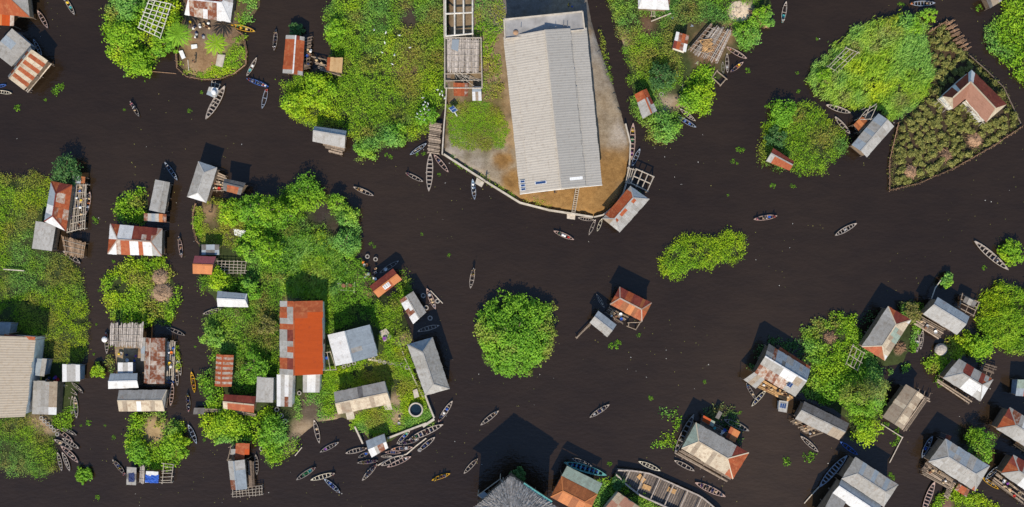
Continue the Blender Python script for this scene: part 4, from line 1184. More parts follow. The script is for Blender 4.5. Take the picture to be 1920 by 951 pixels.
# ------------------------------------------------------------------ far left
house('huge tan sheet roofed hall cut by the left edge', [(66, 632), (47, 781), (-80, 781), (-66, 624)], 'TT', 'T', r=.45, stilts=False, floor=.4, eave=5.0, rise=1.8, wall='wallw', name='large_hall', cat='hall', sheet=1.1,
      extras=[([(8, 627), (66, 632), (65, 638), (8, 633)], (5.45, 5.3), 1.0, 'rprr', 'rust_edge_sheets')])
canopy('slate blue sheet hut behind the tan hall at the left edge', [(-14, 604), (21, 606), (17, 628), (-14, 627)], 'uuu', z=3.4, wallm='wallb', base=.3, name='sheet_roofed_hut', cat='hut')
canopy('small slate lean-to against the east side of the tan hall', [(60.6, 672), (88, 674), (83, 706), (57, 703)], 'uug', z=3.0, wallm='wallb', base=.3, name='sheet_roofed_hut', cat='hut')
canopy('white zinc hut standing over the channel end of the west bank', [(117, 683), (150, 684.5), (150, 715), (117, 716)], 'wlw/wlw', z=2.9, wallm='wallb', name='sheet_roofed_hut', cat='hut')
canopy('grey sheet hut with one bright corner beside the moored pirogues', [(62.6, 714.5), (108, 717), (105.6, 778), (60, 776.6)], 'ggn/lgn/lgn/llw', z=3.2, wallm='wall', base=.3, name='sheet_roofed_hut', cat='hut')
# ------------------------------------------------------------------ channel compound
stickroof('flat shelter roofed with bleached palm ribs over the channel compound', [(207, 610), (269, 608), (266, 649), (206, 645)], z=2.6, mk='thatch', dens=16, cross=3, wild=.5, name='reed_shelter', cat='shelter')
house('rust streaked gable house in the channel compound', [(270, 718), (274, 633), (309, 634), (308, 720)], 'xyxyxyx', 'xxyxxyxx/yxxyxxyx', r=.32, eave=3.0, ridge_cap='y', stilts=False, floor=.8)
canopy('narrow slate strip roof along the rust streaked house', [(264, 633), (273, 634), (271, 677), (264, 677)], 'g/u/g', z=2.4, name='narrow_shed', cat='shed')
canopy('small white sheet roof above the blue and white gable', [(221, 680), (249, 680), (249, 701), (221, 701)], 'wlw', z=2.5, wallm='wallb', name='small_shed', cat='shed')
house('small gable hut with steel blue north slope and white south slope', [(207, 701), (258, 700), (260, 727), (203, 729)], 'u', 'w', r=.5, eave=2.9)
house('long gable hut with dark north slope and cream south slope', [(223, 732), (313, 731), (308, 771), (223, 771)], 'gggg', 'cnccwccncc', r=.47, eave=3.1, hip=(0, .05), C1='g')
deck(HOUSES['rust streaked gable house in the channel compound'], [(313, 640), (329, 641), (326, 712), (309, 712)], 1.0, 'woodl', along=1, missing=.02)
canopy('pale frame shelter with tarpaulin at the south end of the shrub islet', [(238, 876), (256, 877), (255, 910), (237, 909)], 'g/d/g', z=1.8, name='shelter', cat='shelter', mk='wood')
stickroof('narrow palm rib rack next to the tarpaulin shelter', [(262, 876), (271, 875), (270, 906), (261, 905)], z=1.7, mk='thatch', dens=16, cross=2)
canopy('bright blue tarpaulin stall on thin poles', [(274, 884), (297, 885), (296, 905), (272, 905)], 'ww', z=1.9, name='stall', cat='stall')
lattice('bamboo rack beside the blue tarpaulin stall', [(306, 870), (325, 872), (321, 905), (303, 906)], 7, 2, z=1.2, r=.07)
def tarp(label, quad, z, colr, parent=None):
    c = [W(x, y, z) for x, y in quad]; mb = MB(); n = 8
    P = [[lerp(lerp(c[0], c[1], i / n), lerp(c[3], c[2], i / n), j / n) + Vector((U(-.06, .06), U(-.06, .06), U(-.05, .12))) for j in range(n + 1)] for i in range(n + 1)]
    for i in range(n):
        for j in range(n): mb.poly([P[i][j], P[i][j + 1], P[i + 1][j + 1], P[i + 1][j]], M['c_' + colr])
    o = mb.build('tarpaulin'); return tag(o, label, 'tarpaulin')
tarp('bright blue tarpaulin draped over the stall by the bamboo rack', [(273, 890), (298, 891), (297, 906), (272, 905)], 2.1, 'blue')
tarp('dark blue sheet spread inside the pale frame shelter', [(241, 887), (252, 887), (252, 904), (241, 904)], 2.0, 'navy')
# ------------------------------------------------------------------ south-west hut, centre huts
house('zinc hut with rust corner and pole landing at the south-west water', [(434, 918), (427.5, 864), (458.6, 862), (463, 917)], 'xll', 'uul', r=.40, eave=3.0,
      decks=[D([(464, 865), (476, 866), (478, 912), (466, 914)], 1.1, mk='woodd', along=1, missing=.02)])
canopy('rust orange sheet lean-to at the north end of the south-west zinc hut', [(434, 832), (468, 832), (467, 862), (431, 862)], '.rr/gro/.r.', z=2.4, name='lean_to', cat='shed')
lattice('pole landing below the south-west zinc hut', [(436, 917), (491, 910), (492, 927), (437, 932)], 4, 10, z=.8, r=.055)
house('rust red hip roof house on stilts in the open water', [(1162, 538), (1221.7, 568), (1203.5, 603), (1143.7, 571)], 'mmrmmbm', 'brbbabrb', r=.5, hip=(.15, .18), C0='mr', C1='br', ridge_cap='y', eave=3.6, sheet=.6)
house('small slate and grey gable hut beside the rust red hip roof', [(1121.5, 583), (1156, 609), (1138.7, 632), (1105.6, 605)], 'u', 'lg', r=.48, eave=3.2)
_r = HOUSES['small slate and grey gable hut beside the rust red hip roof']
deck(_r, [(1143, 575), (1178, 592), (1168, 608), (1134, 586)], .9, 'wood', missing=.3)
lattice('thin pole jetty leading south-west from the slate gable hut', [(1105, 607), (1107, 609), (1083, 634), (1081, 632)], 2, 4, z=.7, r=.06, mk='wood', name='pole_jetty', cat='jetty')
lattice('dark pole corner frame south of the rust red hip roof', [(1178, 606), (1200, 603), (1192, 617), (1177, 611)], 2, 2, z=.8, r=.09, mk='wood')
# ------------------------------------------------------------------ south-east
house('largest patched grey and white roof house with solar panels and rust shed', [(1441, 645), (1519, 693), (1491, 743.5), (1415, 699)], 'dxuugugu/gxuduuuu', 'xyxyxyyggg/ggggwwwng', r=.40, eave=3.7, sheet=.7, ridge_cap='w', rise=1.5,
      extras=[([(1463, 651), (1520, 688), (1513, 700), (1456, 660)], (2.6, 2.9), .7, 'rrbrrrx', 'rust_shed_roof'), ([(1414, 698), (1434, 711), (1417, 729), (1394, 712)], (3.6, 2.9), .9, 'gng', 'lean_to_roof')],
      decks=[D([(1432, 712), (1488, 744), (1478, 754), (1418, 727)], 1.2, mk='woodo')])
def roof_panel(label, quad, z, name='solar_panel', n=2):
    c = [W(x, y, z) for x, y in quad]; b = MB(); b.slab(c, .05, M['frame']); o = b.build(name); tag(o, label, 'solar panel')
    for i in range(n):
        d = MB(); f = lambda s, t: lerp(lerp(c[0], c[1], s), lerp(c[3], c[2], s), t) + Vector((0, 0, .02))
        d.slab([f((i + .07) / n, .06), f((i + .93) / n, .06), f((i + .93) / n, .94), f((i + .07) / n, .94)], .01, M['solar']); d.build('cells', o)
roof_panel('pair of blue solar panels on the patched grey and white roof', [(1481, 716), (1488, 720), (1482, 728), (1474, 723)], 4.6)
canopy('small float hut with solar panels south of the patched roof house', [(1461, 751), (1478, 753), (1475, 774), (1459, 771)], 'lll', z=1.8, wallm='wallw', name='float_hut', cat='hut')
roof_panel('row of blue solar panels on the small float hut', [(1463.5, 756), (1475, 757), (1473, 767), (1462, 765)], 2.15, n=3)
house('long weathered gable hut with dark north slope above a plank landing', [(1508, 753), (1592, 794), (1573, 825), (1491, 785)], 'dddd', 'gggn', r=.48, eave=3.3, ridge_cap='g',
      decks=[D([(1480, 788), (1494, 782), (1545, 812), (1520, 820)], 1.0, mk='wood', missing=.2)])
house('four-coloured hip roof house with green, cream and red sides', [(1305, 792.4), (1404, 849), (1374, 898), (1278, 841)], 'eggggggmm', 'ncncccnccccrr', r=.5, hip=(.17, .28), C0='ee', C1='rr', eave=3.8, ridge_cap='c',
      decks=[D([(1278, 843), (1368, 894), (1358, 906), (1267, 856)], 1.1, mk='wood', missing=.05, wild=.5), D([(1318, 782), (1384, 815), (1374, 832), (1312, 796)], 1.0, mk='woodd')])
canopy('bright orange sheet awning behind the four-coloured roof', [(1319, 779), (1341, 791), (1337, 801), (1316, 789)], 'ooe', z=2.2, name='awning', cat='awning')
canopy('orange plank awning with crossing poles behind the four-coloured roof', [(1370, 800), (1388, 810), (1378, 830), (1361, 820)], 'raa', z=2.4, name='awning', cat='awning')
canopy('dark square pen with pale rim behind the four-coloured roof', [(1348, 770), (1361, 779), (1354, 790), (1341, 783)], 'd.', z=1.5, name='animal_pen', cat='pen')
house('hip roof house with rust ends, one grey and one cream slope', [(1615.6, 650), (1665, 574.5), (1708.5, 600), (1659, 676)], 'gggggl/gggggl', 'wcneencw/wccneecc', r=.55, hip=(.22, .26), C0='rrb', C1='rmm', eave=3.9, ridge_cap='c')
house('slate gable house with a broad brown plank deck', [(1757.7, 557.6), (1817.5, 594), (1794, 627.7), (1731, 588.6)], 'u', 'l', r=.42, eave=3.8,
      decks=[D([(1728, 592), (1772, 617), (1759, 636), (1714, 609)], 1.1, mk='wood', missing=.04)])
lattice('grey plank pens at the north-east corner of the slate gable house', [(1805, 553), (1834, 567), (1825, 592), (1798, 576)], 4, 3, z=1.3, r=.09, mk='wood', name='animal_pen', cat='pen')
canopy('small grey plank roof over the pens by the slate gable house', [(1810, 556), (1832, 567), (1826, 577), (1805, 566)], 'dgd', z=1.9, name='small_shed', cat='shed')
house('hip roof house with red north patches and a broad white corner', [(1798, 673), (1862, 712), (1838, 752), (1768, 709)], 'ggmmgmgr/ggmmgmrr', 'gggwwl/gglwww', r=.45, hip=(.25, .22), C0='gl', C1='lw', eave=3.7,
      decks=[D([(1762, 708), (1824, 748), (1816, 758), (1756, 718)], 1.0, mk='wood'), D([(1842, 680), (1869, 688), (1858, 710), (1838, 700)], .9, mk='woodd', missing=.3)])
house('tan striped gable hut beside the round-crowned tree', [(1654.7, 782), (1699, 721), (1732, 742), (1691, 805)], 'nnncnnn', 'ncnncnc', r=.55, eave=3.4, ridge_cap='n',
      decks=[D([(1690, 806), (1733, 745), (1740, 750), (1700, 808)], 1.0, mk='wood'), D([(1722, 728), (1748, 738), (1742, 754), (1718, 744)], .9, mk='wood', missing=.4)])
house('big grey hip roof house with timber landings at the lower right', [(1773, 823), (1855.6, 874), (1828, 921), (1741, 866)], 'uguuguu/gugugug', 'glggllglgr/lglglggglg', r=.5, hip=(.2, .2), C0='gg', C1='lg', eave=4.0, sheet=.7,
      decks=[D([(1742, 868), (1788, 900), (1776, 916), (1728, 890)], 1.0, mk='wood', wild=.6), D([(1786, 898), (1792, 903), (1778, 936), (1770, 930)], .9, mk='wood'), D([(1745, 866), (1740, 862), (1728, 882), (1736, 888)], 1.3, mk='woodd')],
      extras=[([(1798, 907), (1818, 919), (1812, 932), (1790, 918)], (2.4, 2.1), .6, 'xrrx', 'awning_roof'), ([(1775, 815), (1784, 818), (1780, 828), (1771, 823)], (2.5, 2.4), .6, 'mr', 'lean_to_roof')])
house('grey hip roof house cut by the bottom edge with a white south wing', [(1604, 857), (1684, 909), (1657, 950), (1578, 898)], 'gugugug/gugugug', 'gggggg/gggggg', r=.5, hip=(.17, .17), C0='gg', C1='gl', eave=4.2)
house('low white sloped wing in front of the grey hip roof at the bottom edge', [(1577, 899), (1652, 948), (1632, 975), (1560, 926)], 'uuuu', 'wwww', r=.40, eave=3.6)
house('grey gable annexe at the bottom left of the white sloped wing', [(1564, 918), (1589, 934), (1555, 985), (1528, 968)], 'g', 'l', r=.62, eave=3.4)
house('red ended hip roof house cut by the right edge', [(1893, 764), (1960, 804), (1936, 846), (1868, 804)], 'gxgwxgg', 'ggllg', r=.5, hip=(.3, .2), C0='mr', C1='g', eave=3.8,
      decks=[D([(1907, 828), (1934, 846), (1928, 858), (1900, 838)], 1.0, mk='woodo')])
canopy('orange and teal sheet shed at the right edge above the red ended roof', [(1908, 712), (1945, 714), (1940, 745), (1904, 742)], 'eeo/uoo', z=2.6, wallm='wallb', name='small_shed', cat='shed')
house('red and grey hip roof house in the lower right corner', [(1900, 853), (1962, 888), (1938, 930), (1877, 888)], 'gmgwgg', 'gggwwg', r=.5, hip=(.3, .2), C0='mr', C1='g', eave=3.7,
      decks=[D([(1872, 888), (1925, 926), (1916, 946), (1860, 905)], 1.0, mk='wood', missing=.1, wild=.5)])
# ------------------------------------------------------------------ bottom edge
def bigthatch():
    root = house('tall grey thatched lodge cut by the bottom edge', [(958, 893), (1045, 953), (985, 1035), (878, 962)], 'd', 'd', eave=9.0, rise=3.2, hip=(.42, .42), C0='d', C1='d', r=.5, floor=1.5, name='thatched_lodge', cat='lodge', over=.9, wall='woodd', ridge_cap='')
    for ch in list(root.children):
        if ch.name.split('.')[0] == 'roof': bpy.data.objects.remove(ch)
    c = [W(x, y, 9) for x, y in ((958, 893), (1045, 953), (985, 1035), (878, 962))]
    up = Vector((0, 0, 3.4)); R0, R1 = lerp(c[0], c[3], .5) + up, lerp(c[1], c[2], .5) + up; a0, a1 = lerp(R0, R1, .42), lerp(R0, R1, .58)
    mb = MB(root.location)
    for tri in ((c[0], c[1], a1, a0), (c[2], c[3], a0, a1), (c[3], c[0], a0, a0), (c[1], c[2], a1, a1)):
        e0, e1, t1, t0 = tri; lw = (e1 - e0).length; nr = 16
        base = MB(); mb.poly([p + Vector((0, 0, -.05)) for p in ([e0, e1, t1, t0] if t0 != t1 else [e0, e1, t1])], M['thatch'], .5)
        for r_ in range(nr):
            v0 = r_ / nr - .02; n = int(lw * 5 * (1 - r_ / nr * .85)) + 3
            for i in range(n):
                s = (i + random.random()) / n
                p = lerp(lerp(e0, e1, s), lerp(t0, t1, s), v0 + U(-.02, .02)); q = lerp(lerp(e0, e1, s), lerp(t0, t1, s), min(1, v0 + .13)) 
                z = Vector((0, 0, .04 + U(0, .10)))
                mb.beam(p + z, q + z + Vector((0, 0, .02)), U(.08, .22), .05, M['thatch'])
    mb.build('roof', root)
    g = MB(root.location); g.slab([W(983, 905, 8.9), W(1036, 940, 8.9), W(1030, 948, 9.0), W(977, 912, 9.0)], .06, M['gunt']); g.build('gutter', root)
    ba = MB(root.location)
    bq = [W(x, y, 4.0) for x, y in ((938, 898), (943, 905), (905, 935), (896, 929))]
    for i in range(4): ba.beam(bq[i], bq[(i + 1) % 4], .14, .14, M['conc'])
    ba.slab([W(907, 921, 4.05), W(915, 928, 4.05), W(905, 936, 4.05), W(896, 929, 4.05)], .08, ROOF['u']); ba.build('balcony', root)
    for p in bq: pole(root, (p.x, p.y, -1), (p.x, p.y, 4.0), .08, 'conc', 'post')
bigthatch()
house('orange brown hip roof house with a pale green strip on its north side', [(1053, 893), (1120, 927), (1101, 968), (1032.6, 932)], 'bbbbbb', 'baabab', r=.5, hip=(.18, .22), C0='bb', C1='ba', eave=3.9, ridge_cap='a', sheet=.7,
      extras=[([(1063, 874), (1129, 907), (1120, 926), (1053, 892)], (3.6, 4.05), .9, 'eeee', 'lean_to_roof')])
canopy('stained flat roof cut by the bottom edge beside the big barge', [(1158, 924), (1202, 954), (1172, 992), (1125, 964)], 'nkn/knk/nkn', z=3.0, wallm='conc', name='flat_roofed_hut', cat='hut')
# ------------------------------------------------------------------ land and plants
SAND = (.34, .26, .16); CLAY = (.27, .155, .055); GREY = (.28, .23, .165); PATH = (.30, .22, .14); DARKGREY = (.15, .14, .13)
def wall_path(name, pts, z0, z1, w, mk, label, cat='wall', group=None, seg=None):
    P = [W(x, y, z1) for x, y in pts]; c = sum(P, Vector()) / len(P)
    mb = MB((c.x, c.y, 0))
    for a, b in zip(P, P[1:]):
        d = (b - a).normalized() * (w * .45)
        mb.beam(Vector((a.x, a.y, (z0 + z1) / 2)) - d * 0, Vector((b.x, b.y, (z0 + z1) / 2 + .003)) + d * .2, w, z1 - z0, M[mk], .5)
    return tag(mb.build(name, None, (c.x, c.y, 0)), label, cat, group)

yard = [(842, -25), (838, 165), (834, 240), (831, 288), (872, 314), (920, 345), (975, 379), (1030, 393), (1075, 400), (1112, 406), (1130, 402), (1152, 385), (1168, 362), (1176, 335), (1180, 300), (1181, 268), (1172, 232), (1160, 190), (1148, 150), (1136, 118), (1120, 75), (1110, 40), (1104, 5), (1100, -25)]
land('courtyard', yard, .92, [(1040, 372, 75, CLAY), (1150, 320, 42, CLAY), (1130, 385, 35, CLAY), (1100, 350, 50, CLAY), (990, 372, 30, CLAY), (930, 300, 60, GREY), (870, 290, 40, (.28, .25, .21)), (960, 345, 20, CLAY), (945, 300, 16, CLAY), (1150, 215, 50, GREY), (1140, 130, 50, (.25, .215, .17)),
     (1125, 80, 30, (.25, .235, .215)), (1160, 255, 26, (.38, .33, .27)), (1000, 10, 75, DARKGREY), (1080, 10, 40, DARKGREY), (1060, -15, 40, GREY), (932, 130, 20, (.26, .19, .11)), (930, 200, 28, (.30, .20, .10)), (950, 250, 22, (.34, .24, .13)), (895, 230, 50, (.12, .10, .04))], base=(.225, .165, .10), slope=.12, jitter=.05, lump=.06, step=.7)  # the yard ground turns dark grey north of the annex
wall_path('yard_wall', [(832, 289), (872, 315), (920, 346), (975, 380), (1030, 394), (1075, 401), (1112, 407)], -.8, 1.25, .34, 'conc', 'low pale wall along the south-west shore of the hall yard')
wall_path('yard_wall', [(1114, 407), (1131, 403), (1153, 386), (1169, 363), (1177, 336), (1181, 300), (1182, 268), (1173, 232)], -.8, 1.15, .26, 'conc', 'curved low wall along the east shore of the hall yard')
wall_path('yard_wall', [(837, 166), (835, 205), (832, 240), (829, 289)], 0, 1.6, .22, 'conc', 'straight pale wall running from the wrecked shed down to the pier')
wall_path('yard_wall', [(832, -20), (833, 70)], 0, 1.5, .2, 'conc', 'dark straight wall beside the unroofed block building')

def pier():
    root = empty('plank_pier', W(815, 262), 'grey plank pier at the foot of the straight pale wall', 'pier')
    deck(root, [(806, 228), (828, 232), (824, 290), (801, 287)], 1.0, 'wood', gap=.08, wild=.1, missing=.02)
    for y in (246, 262): pole(root, W(801, y, -.5), W(801, y, 1.5), .07, 'wood', 'mooring_post')
pier()

L = land
L('island_ground', [(-40, 318), (0, 328), (25, 334), (60, 322), (95, 338), (100, 318), (130, 305), (154, 322), (160, 350), (120, 400), (100, 470), (128, 480), (150, 505), (158, 540), (165, 580), (168, 615), (162, 660), (150, 700), (145, 780), (112, 790), (130, 805), (110, 812), (104, 830), (106, 862), (104, 884), (88, 892), (60, 896), (32, 888), (0, 880), (-40, 886)], blobs=[(75, 790, 14, PATH), (90, 805, 12, PATH)])
L('island_ground', [(207, -25), (201, 30), (198, 58), (205, 95), (217, 115), (237, 138), (257, 145), (275, 143), (297, 113), (317, 92), (332, 78), (336, 30), (342, -25)])
L('sandy_islet', [(340, -25), (336, 55), (331, 95), (332, 128), (350, 144), (382, 150), (410, 150), (438, 140), (460, 124), (464, 98), (459, 64), (448, 48), (470, 36), (488, 12), (492, -25)], .55,
  [(390, 105, 42, (.30, .19, .10)), (375, 85, 30, (.27, .17, .09)), (415, 70, 30, (.24, .16, .10)), (390, 55, 35, (.16, .12, .09)), (440, 100, 16, (.14, .13, .05)), (360, 125, 12, (.30, .21, .12))], base=(.11, .085, .045))
L('island_ground', [(622, -25), (612, 30), (614, 60), (622, 88), (620, 105), (590, 128), (560, 140), (536, 145), (532, 170), (530, 190), (547, 223), (576, 238), (592, 233), (642, 243), (667, 262), (672, 296), (690, 296), (702, 283), (720, 277), (760, 266), (800, 252), (817, 238), (836, 200), (842, -25)], .5, [(770, 30, 25, (.05, .04, .03)), (760, 120, 30, (.14, .10, .05)), (590, 115, 16, (.10, .08, .07))])
L('island_ground', [(1128, -25), (1143, 20), (1160, 60), (1167, 90), (1178, 130), (1183, 170), (1192, 210), (1202, 233), (1217, 252), (1240, 264), (1260, 259), (1268, 240), (1276, 205), (1308, 212), (1332, 190), (1340, 160), (1362, 138), (1364, 105), (1398, 88), (1418, 73), (1423, 57), (1448, 43), (1450, 10), (1440, -25)], .45,
  [(1250, 195, 22, (.42, .33, .24)), (1275, 190, 12, (.36, .27, .18)), (1385, 22, 18, (.60, .48, .34)), (1335, 85, 40, (.16, .10, .06)), (1165, 75, 14, (.34, .25, .18)), (1215, 45, 20, (.13, .08, .05)), (1360, 60, 16, (.26, .18, .10))])
L('island_ground', [(1442, 228), (1452, 206), (1480, 192), (1520, 192), (1558, 227), (1588, 256), (1578, 284), (1563, 298), (1540, 322), (1505, 323), (1480, 317), (1452, 312), (1430, 298), (1430, 252)])
L('island_ground', [(1640, 42), (1690, 28), (1728, 42), (1735, 80), (1745, 130), (1748, 160), (1718, 193), (1690, 216), (1660, 212), (1640, 198), (1600, 203), (1562, 193), (1532, 173), (1512, 150), (1522, 132), (1555, 107), (1572, 77), (1602, 62)])
fieldp = [(1738, 60), (1776, 38), (1812, 95), (1850, 130), (1882, 162), (1916, 236), (1860, 274), (1790, 314), (1720, 344), (1668, 356), (1669, 300), (1686, 230), (1722, 196), (1748, 158)]
L('field_ground', fieldp, .4, [(1790, 100, 40, (.07, .045, .028))], base=(.055, .04, .026), jitter=.1)
L('island_ground', [(1882, 15), (1862, 40), (1847, 70), (1857, 98), (1890, 113), (1900, 138), (1930, 168), (1990, 180), (1990, -30), (1890, -25)])
L('island_ground', [(378, 375), (366, 395), (363, 420), (366, 445), (376, 482), (374, 518), (382, 548), (414, 574), (388, 592), (392, 618), (392, 690), (378, 720), (402, 742), (388, 768), (386, 790), (402, 817), (440, 827), (482, 832), (502, 857), (530, 864), (553, 848), (558, 826), (598, 792), (640, 787), (672, 800), (690, 828), (725, 833), (760, 813), (808, 790), (798, 740), (762, 650), (778, 640), (770, 612), (748, 572), (774, 542), (760, 512), (737, 556), (702, 543), (690, 502), (668, 480), (671, 442), (664, 412), (648, 387), (620, 372), (590, 343), (545, 343), (520, 372), (450, 372), (400, 366)], .5,
  [(395, 400, 22, (.30, .20, .11)), (430, 420, 30, (.11, .09, .04)), (600, 400, 22, (.05, .04, .035)), (625, 425, 14, (.06, .045, .035)), (578, 802, 24, (.27, .205, .135)), (616, 788, 18, (.28, .21, .135)), (545, 832, 18, (.13, .10, .075)), (585, 765, 28, (.11, .085, .06)), (742, 750, 14, (.33, .25, .16)), (738, 785, 16, (.34, .25, .16)), (674, 808, 12, (.34, .26, .15)), (760, 640, 10, PATH), (680, 520, 22, (.12, .09, .06)), (550, 570, 20, PATH), (440, 592, 12, (.32, .24, .15)), (660, 780, 16, PATH), (741, 740, 8, PATH)])
L('islet_ground', [(222, 372), (250, 355), (278, 362), (279, 400), (268, 416), (227, 416), (219, 395)], .3)
L('island_ground', [(197, 520), (217, 507), (242, 487), (300, 484), (318, 492), (328, 530), (332, 580), (322, 603), (270, 606), (222, 602), (207, 573), (194, 545)], .35, [(300, 545, 14, (.36, .25, .17)), (310, 565, 12, (.34, .26, .2)), (250, 525, 12, (.20, .14, .08))])
L('compound_ground', [(208, 640), (266, 636), (330, 640), (332, 700), (318, 722), (300, 728), (262, 720), (215, 706), (212, 670)], .55, [(250, 665, 30, (.36, .25, .15)), (225, 665, 14, SAND)], base=(.14, .10, .065))
L('island_ground', [(242, 772), (300, 770), (318, 790), (343, 802), (350, 835), (338, 863), (315, 882), (270, 877), (247, 858), (237, 830)], .35, [(290, 800, 22, (.36, .26, .14)), (285, 825, 15, (.36, .26, .14))])
L('island_ground', [(1502, 622), (1532, 606), (1575, 592), (1603, 597), (1613, 640), (1656, 682), (1660, 740), (1642, 788), (1642, 828), (1602, 834), (1590, 792), (1562, 770), (1502, 745), (1520, 692), (1512, 652)], .35, [(1555, 632, 12, (.04, .03, .03))])
L('islet_ground', [(1612, 672), (1640, 690), (1662, 692), (1700, 682), (1716, 640), (1712, 606), (1690, 590), (1672, 640)], .3, [(1687, 652, 8, (.34, .25, .17))])
L('island_ground', [(1842, 562), (1870, 533), (1902, 543), (1990, 560), (1990, 640), (1905, 658), (1866, 648), (1842, 628), (1828, 600)], .3)
L('islet_ground', [(1728, 690), (1748, 662), (1778, 640), (1806, 628), (1836, 636), (1856, 660), (1846, 674), (1808, 662), (1790, 690), (1760, 700)], .3, [(1764, 655, 12, (.34, .31, .27)), (1770, 672, 12, (.30, .20, .13))])
L('island_ground', [(1742, 960), (1758, 932), (1790, 915), (1840, 933), (1868, 952), (1880, 990), (1740, 990)], .35, [(1775, 950, 14, (.20, .12, .09))])
L('island_ground', [(1106, 955), (1122, 905), (1142, 898), (1186, 915), (1252, 965), (1260, 1000), (1100, 1000)], .3)
L('islet_ground', [(1240, 476), (1262, 462), (1292, 444), (1320, 448), (1368, 436), (1390, 447), (1396, 460), (1382, 482), (1340, 496), (1308, 497), (1286, 516), (1262, 516), (1244, 502)], .25)
L('islet_ground', [(928, 560), (970, 552), (1010, 582), (1036, 612), (1042, 640), (1030, 666), (1010, 690), (980, 700), (935, 700), (908, 688), (897, 668), (908, 640), (906, 600)], .25)

G = cover
G('broad rough meadow of green and straw plants at the left edge', [(-40, 318), (0, 328), (25, 334), (60, 322), (95, 338), (92, 380), (70, 415), (56, 470), (118, 478), (150, 505), (158, 540), (166, 580), (170, 615), (162, 660), (152, 684), (115, 682), (88, 668), (62, 630), (-40, 600)], 'lime', .8, .8, 24, .34, .5, 1, dry=[(115, 515, 20), (105, 655, 30), (60, 400, 18), (20, 430, 14), (90, 600, 20)], lush=[(150, 540, 22), (158, 620, 18), (40, 345, 25)], dryness=.5)
G('green meadow below the tan hall at the left edge', [(-40, 780), (52, 782), (74, 795), (98, 826), (106, 855), (106, 884), (88, 892), (60, 897), (30, 889), (0, 880), (-40, 890)], 'marsh', .8, .8, 24, .34, .5, 2, dry=[(20, 800, 14), (80, 820, 16), (12, 870, 12)], lush=[(70, 870, 34)], dryness=.42)
G('small green wedge between the grey sheet hut and the moored pirogues', [(88, 780), (134, 760), (138, 790), (134, 803), (112, 806), (96, 792)], 'marsh', .5, .7, 22, .3, .5, 3)
G('bright leafy cover on the islet with the white frame', [(205, -25), (200, 30), (196, 58), (203, 95), (215, 115), (236, 140), (257, 147), (276, 144), (297, 114), (318, 92), (330, 78), (334, 30), (340, -25)], 'lime', 1.2, 1.0, 30, .42, .7, 4, lush=[(225, 60, 30), (260, 120, 26), (300, 95, 18)], dry=[(292, 103, 6), (225, 90, 7)], dryness=.15)
G('low weeds along the rim of the sandy islet', [(440, 75), (458, 66), (463, 98), (458, 124), (438, 138), (410, 147), (385, 148), (352, 140), (336, 126), (333, 108), (350, 132), (385, 132), (415, 118), (428, 100)], 'lime', .4, .6, 22, .28, .6, 5, dryness=.45, keep=.82)
G('green weeds on the point east of the zinc and rust hip roof', [(438, -25), (437, 25), (446, 46), (466, 40), (486, 16), (493, -25)], 'lime', .9, .9, 28, .38, .7, 6, bare=[(452, 10, 8)])
G('wide bank of tall green and straw crops west of the wrecked shed', [(622, -25), (611, 30), (613, 60), (621, 88), (626, 110), (648, 140), (620, 148), (590, 142), (560, 142), (534, 145), (530, 170), (528, 192), (546, 225), (576, 240), (592, 233), (642, 240), (666, 262), (671, 298), (690, 298), (702, 285), (720, 279), (760, 268), (800, 252), (806, 228), (832, 200), (832, -25)], 'lime', 1.1, .85, 26, .36, .6, 7,
  dry=[(765, 60, 18), (775, 100, 30), (765, 150, 26), (820, 110, 22), (770, 175, 20), (670, 35, 14), (690, 250, 14), (800, 60, 20), (815, 30, 20), (760, 10, 14)], bare=[(770, 30, 10), (768, 46, 7), (764, 187, 6)], lush=[(700, 140, 40), (600, 180, 36), (690, 275, 26), (560, 200, 26)], dryness=.30)
G('short green lawn between pale wall and market hall', [(842, 195), (868, 184), (925, 190), (946, 215), (950, 250), (942, 280), (905, 284), (862, 280), (845, 262)], 'lime', .16, .5, 26, .24, .35, 8, dry=[(862, 196, 20), (930, 205, 14)], dryness=.3, edge=1.4, tintadd=.05, keep=1.3).location.z = .75
G('straw coloured weeds between the wrecked shed and the market hall', [(890, -25), (946, -25), (943, 60), (925, 85), (938, 130), (945, 185), (935, 190), (915, 180), (905, 165), (903, 70), (888, 66)], 'lime', .7, .8, 24, .32, .5, 9, dry=[(930, 25, 20), (915, 130, 22), (930, 170, 22), (900, 30, 10)], bare=[(933, 95, 10), (925, 150, 8)], dryness=.45).location.z = .7
G('weedy fringe on the channel side of the hall yard', [(1118, 62), (1125, 60), (1140, 105), (1150, 150), (1146, 155), (1134, 112)], 'lime', .3, .6, 14, .25, .5, 10, dryness=.5).location.z = .3
G('thick green bank east of the market hall channel', [(1128, -25), (1143, 20), (1160, 60), (1167, 90), (1176, 120), (1181, 170), (1190, 210), (1200, 235), (1216, 256), (1240, 268), (1262, 262), (1272, 240), (1276, 214), (1246, 205), (1236, 180), (1262, 172), (1280, 166), (1282, 120), (1260, 95), (1266, 55), (1320, 40), (1345, 42), (1376, 58), (1380, 90), (1402, 90), (1420, 75), (1425, 57), (1400, 40), (1365, 30), (1390, 5), (1420, 8), (1440, -25)], 'marsh', 1.0, .85, 26, .36, .6, 11,
  dry=[(1172, 70, 12), (1185, 80, 9), (1220, 105, 20), (1290, 20, 22), (1190, 62, 10), (1365, 55, 12), (1140, 15, 10)], bare=[(1215, 45, 16), (1232, 55, 10), (1385, 22, 17)], lush=[(1240, 245, 24), (1200, 200, 16), (1400, 65, 20)], dryness=.3)
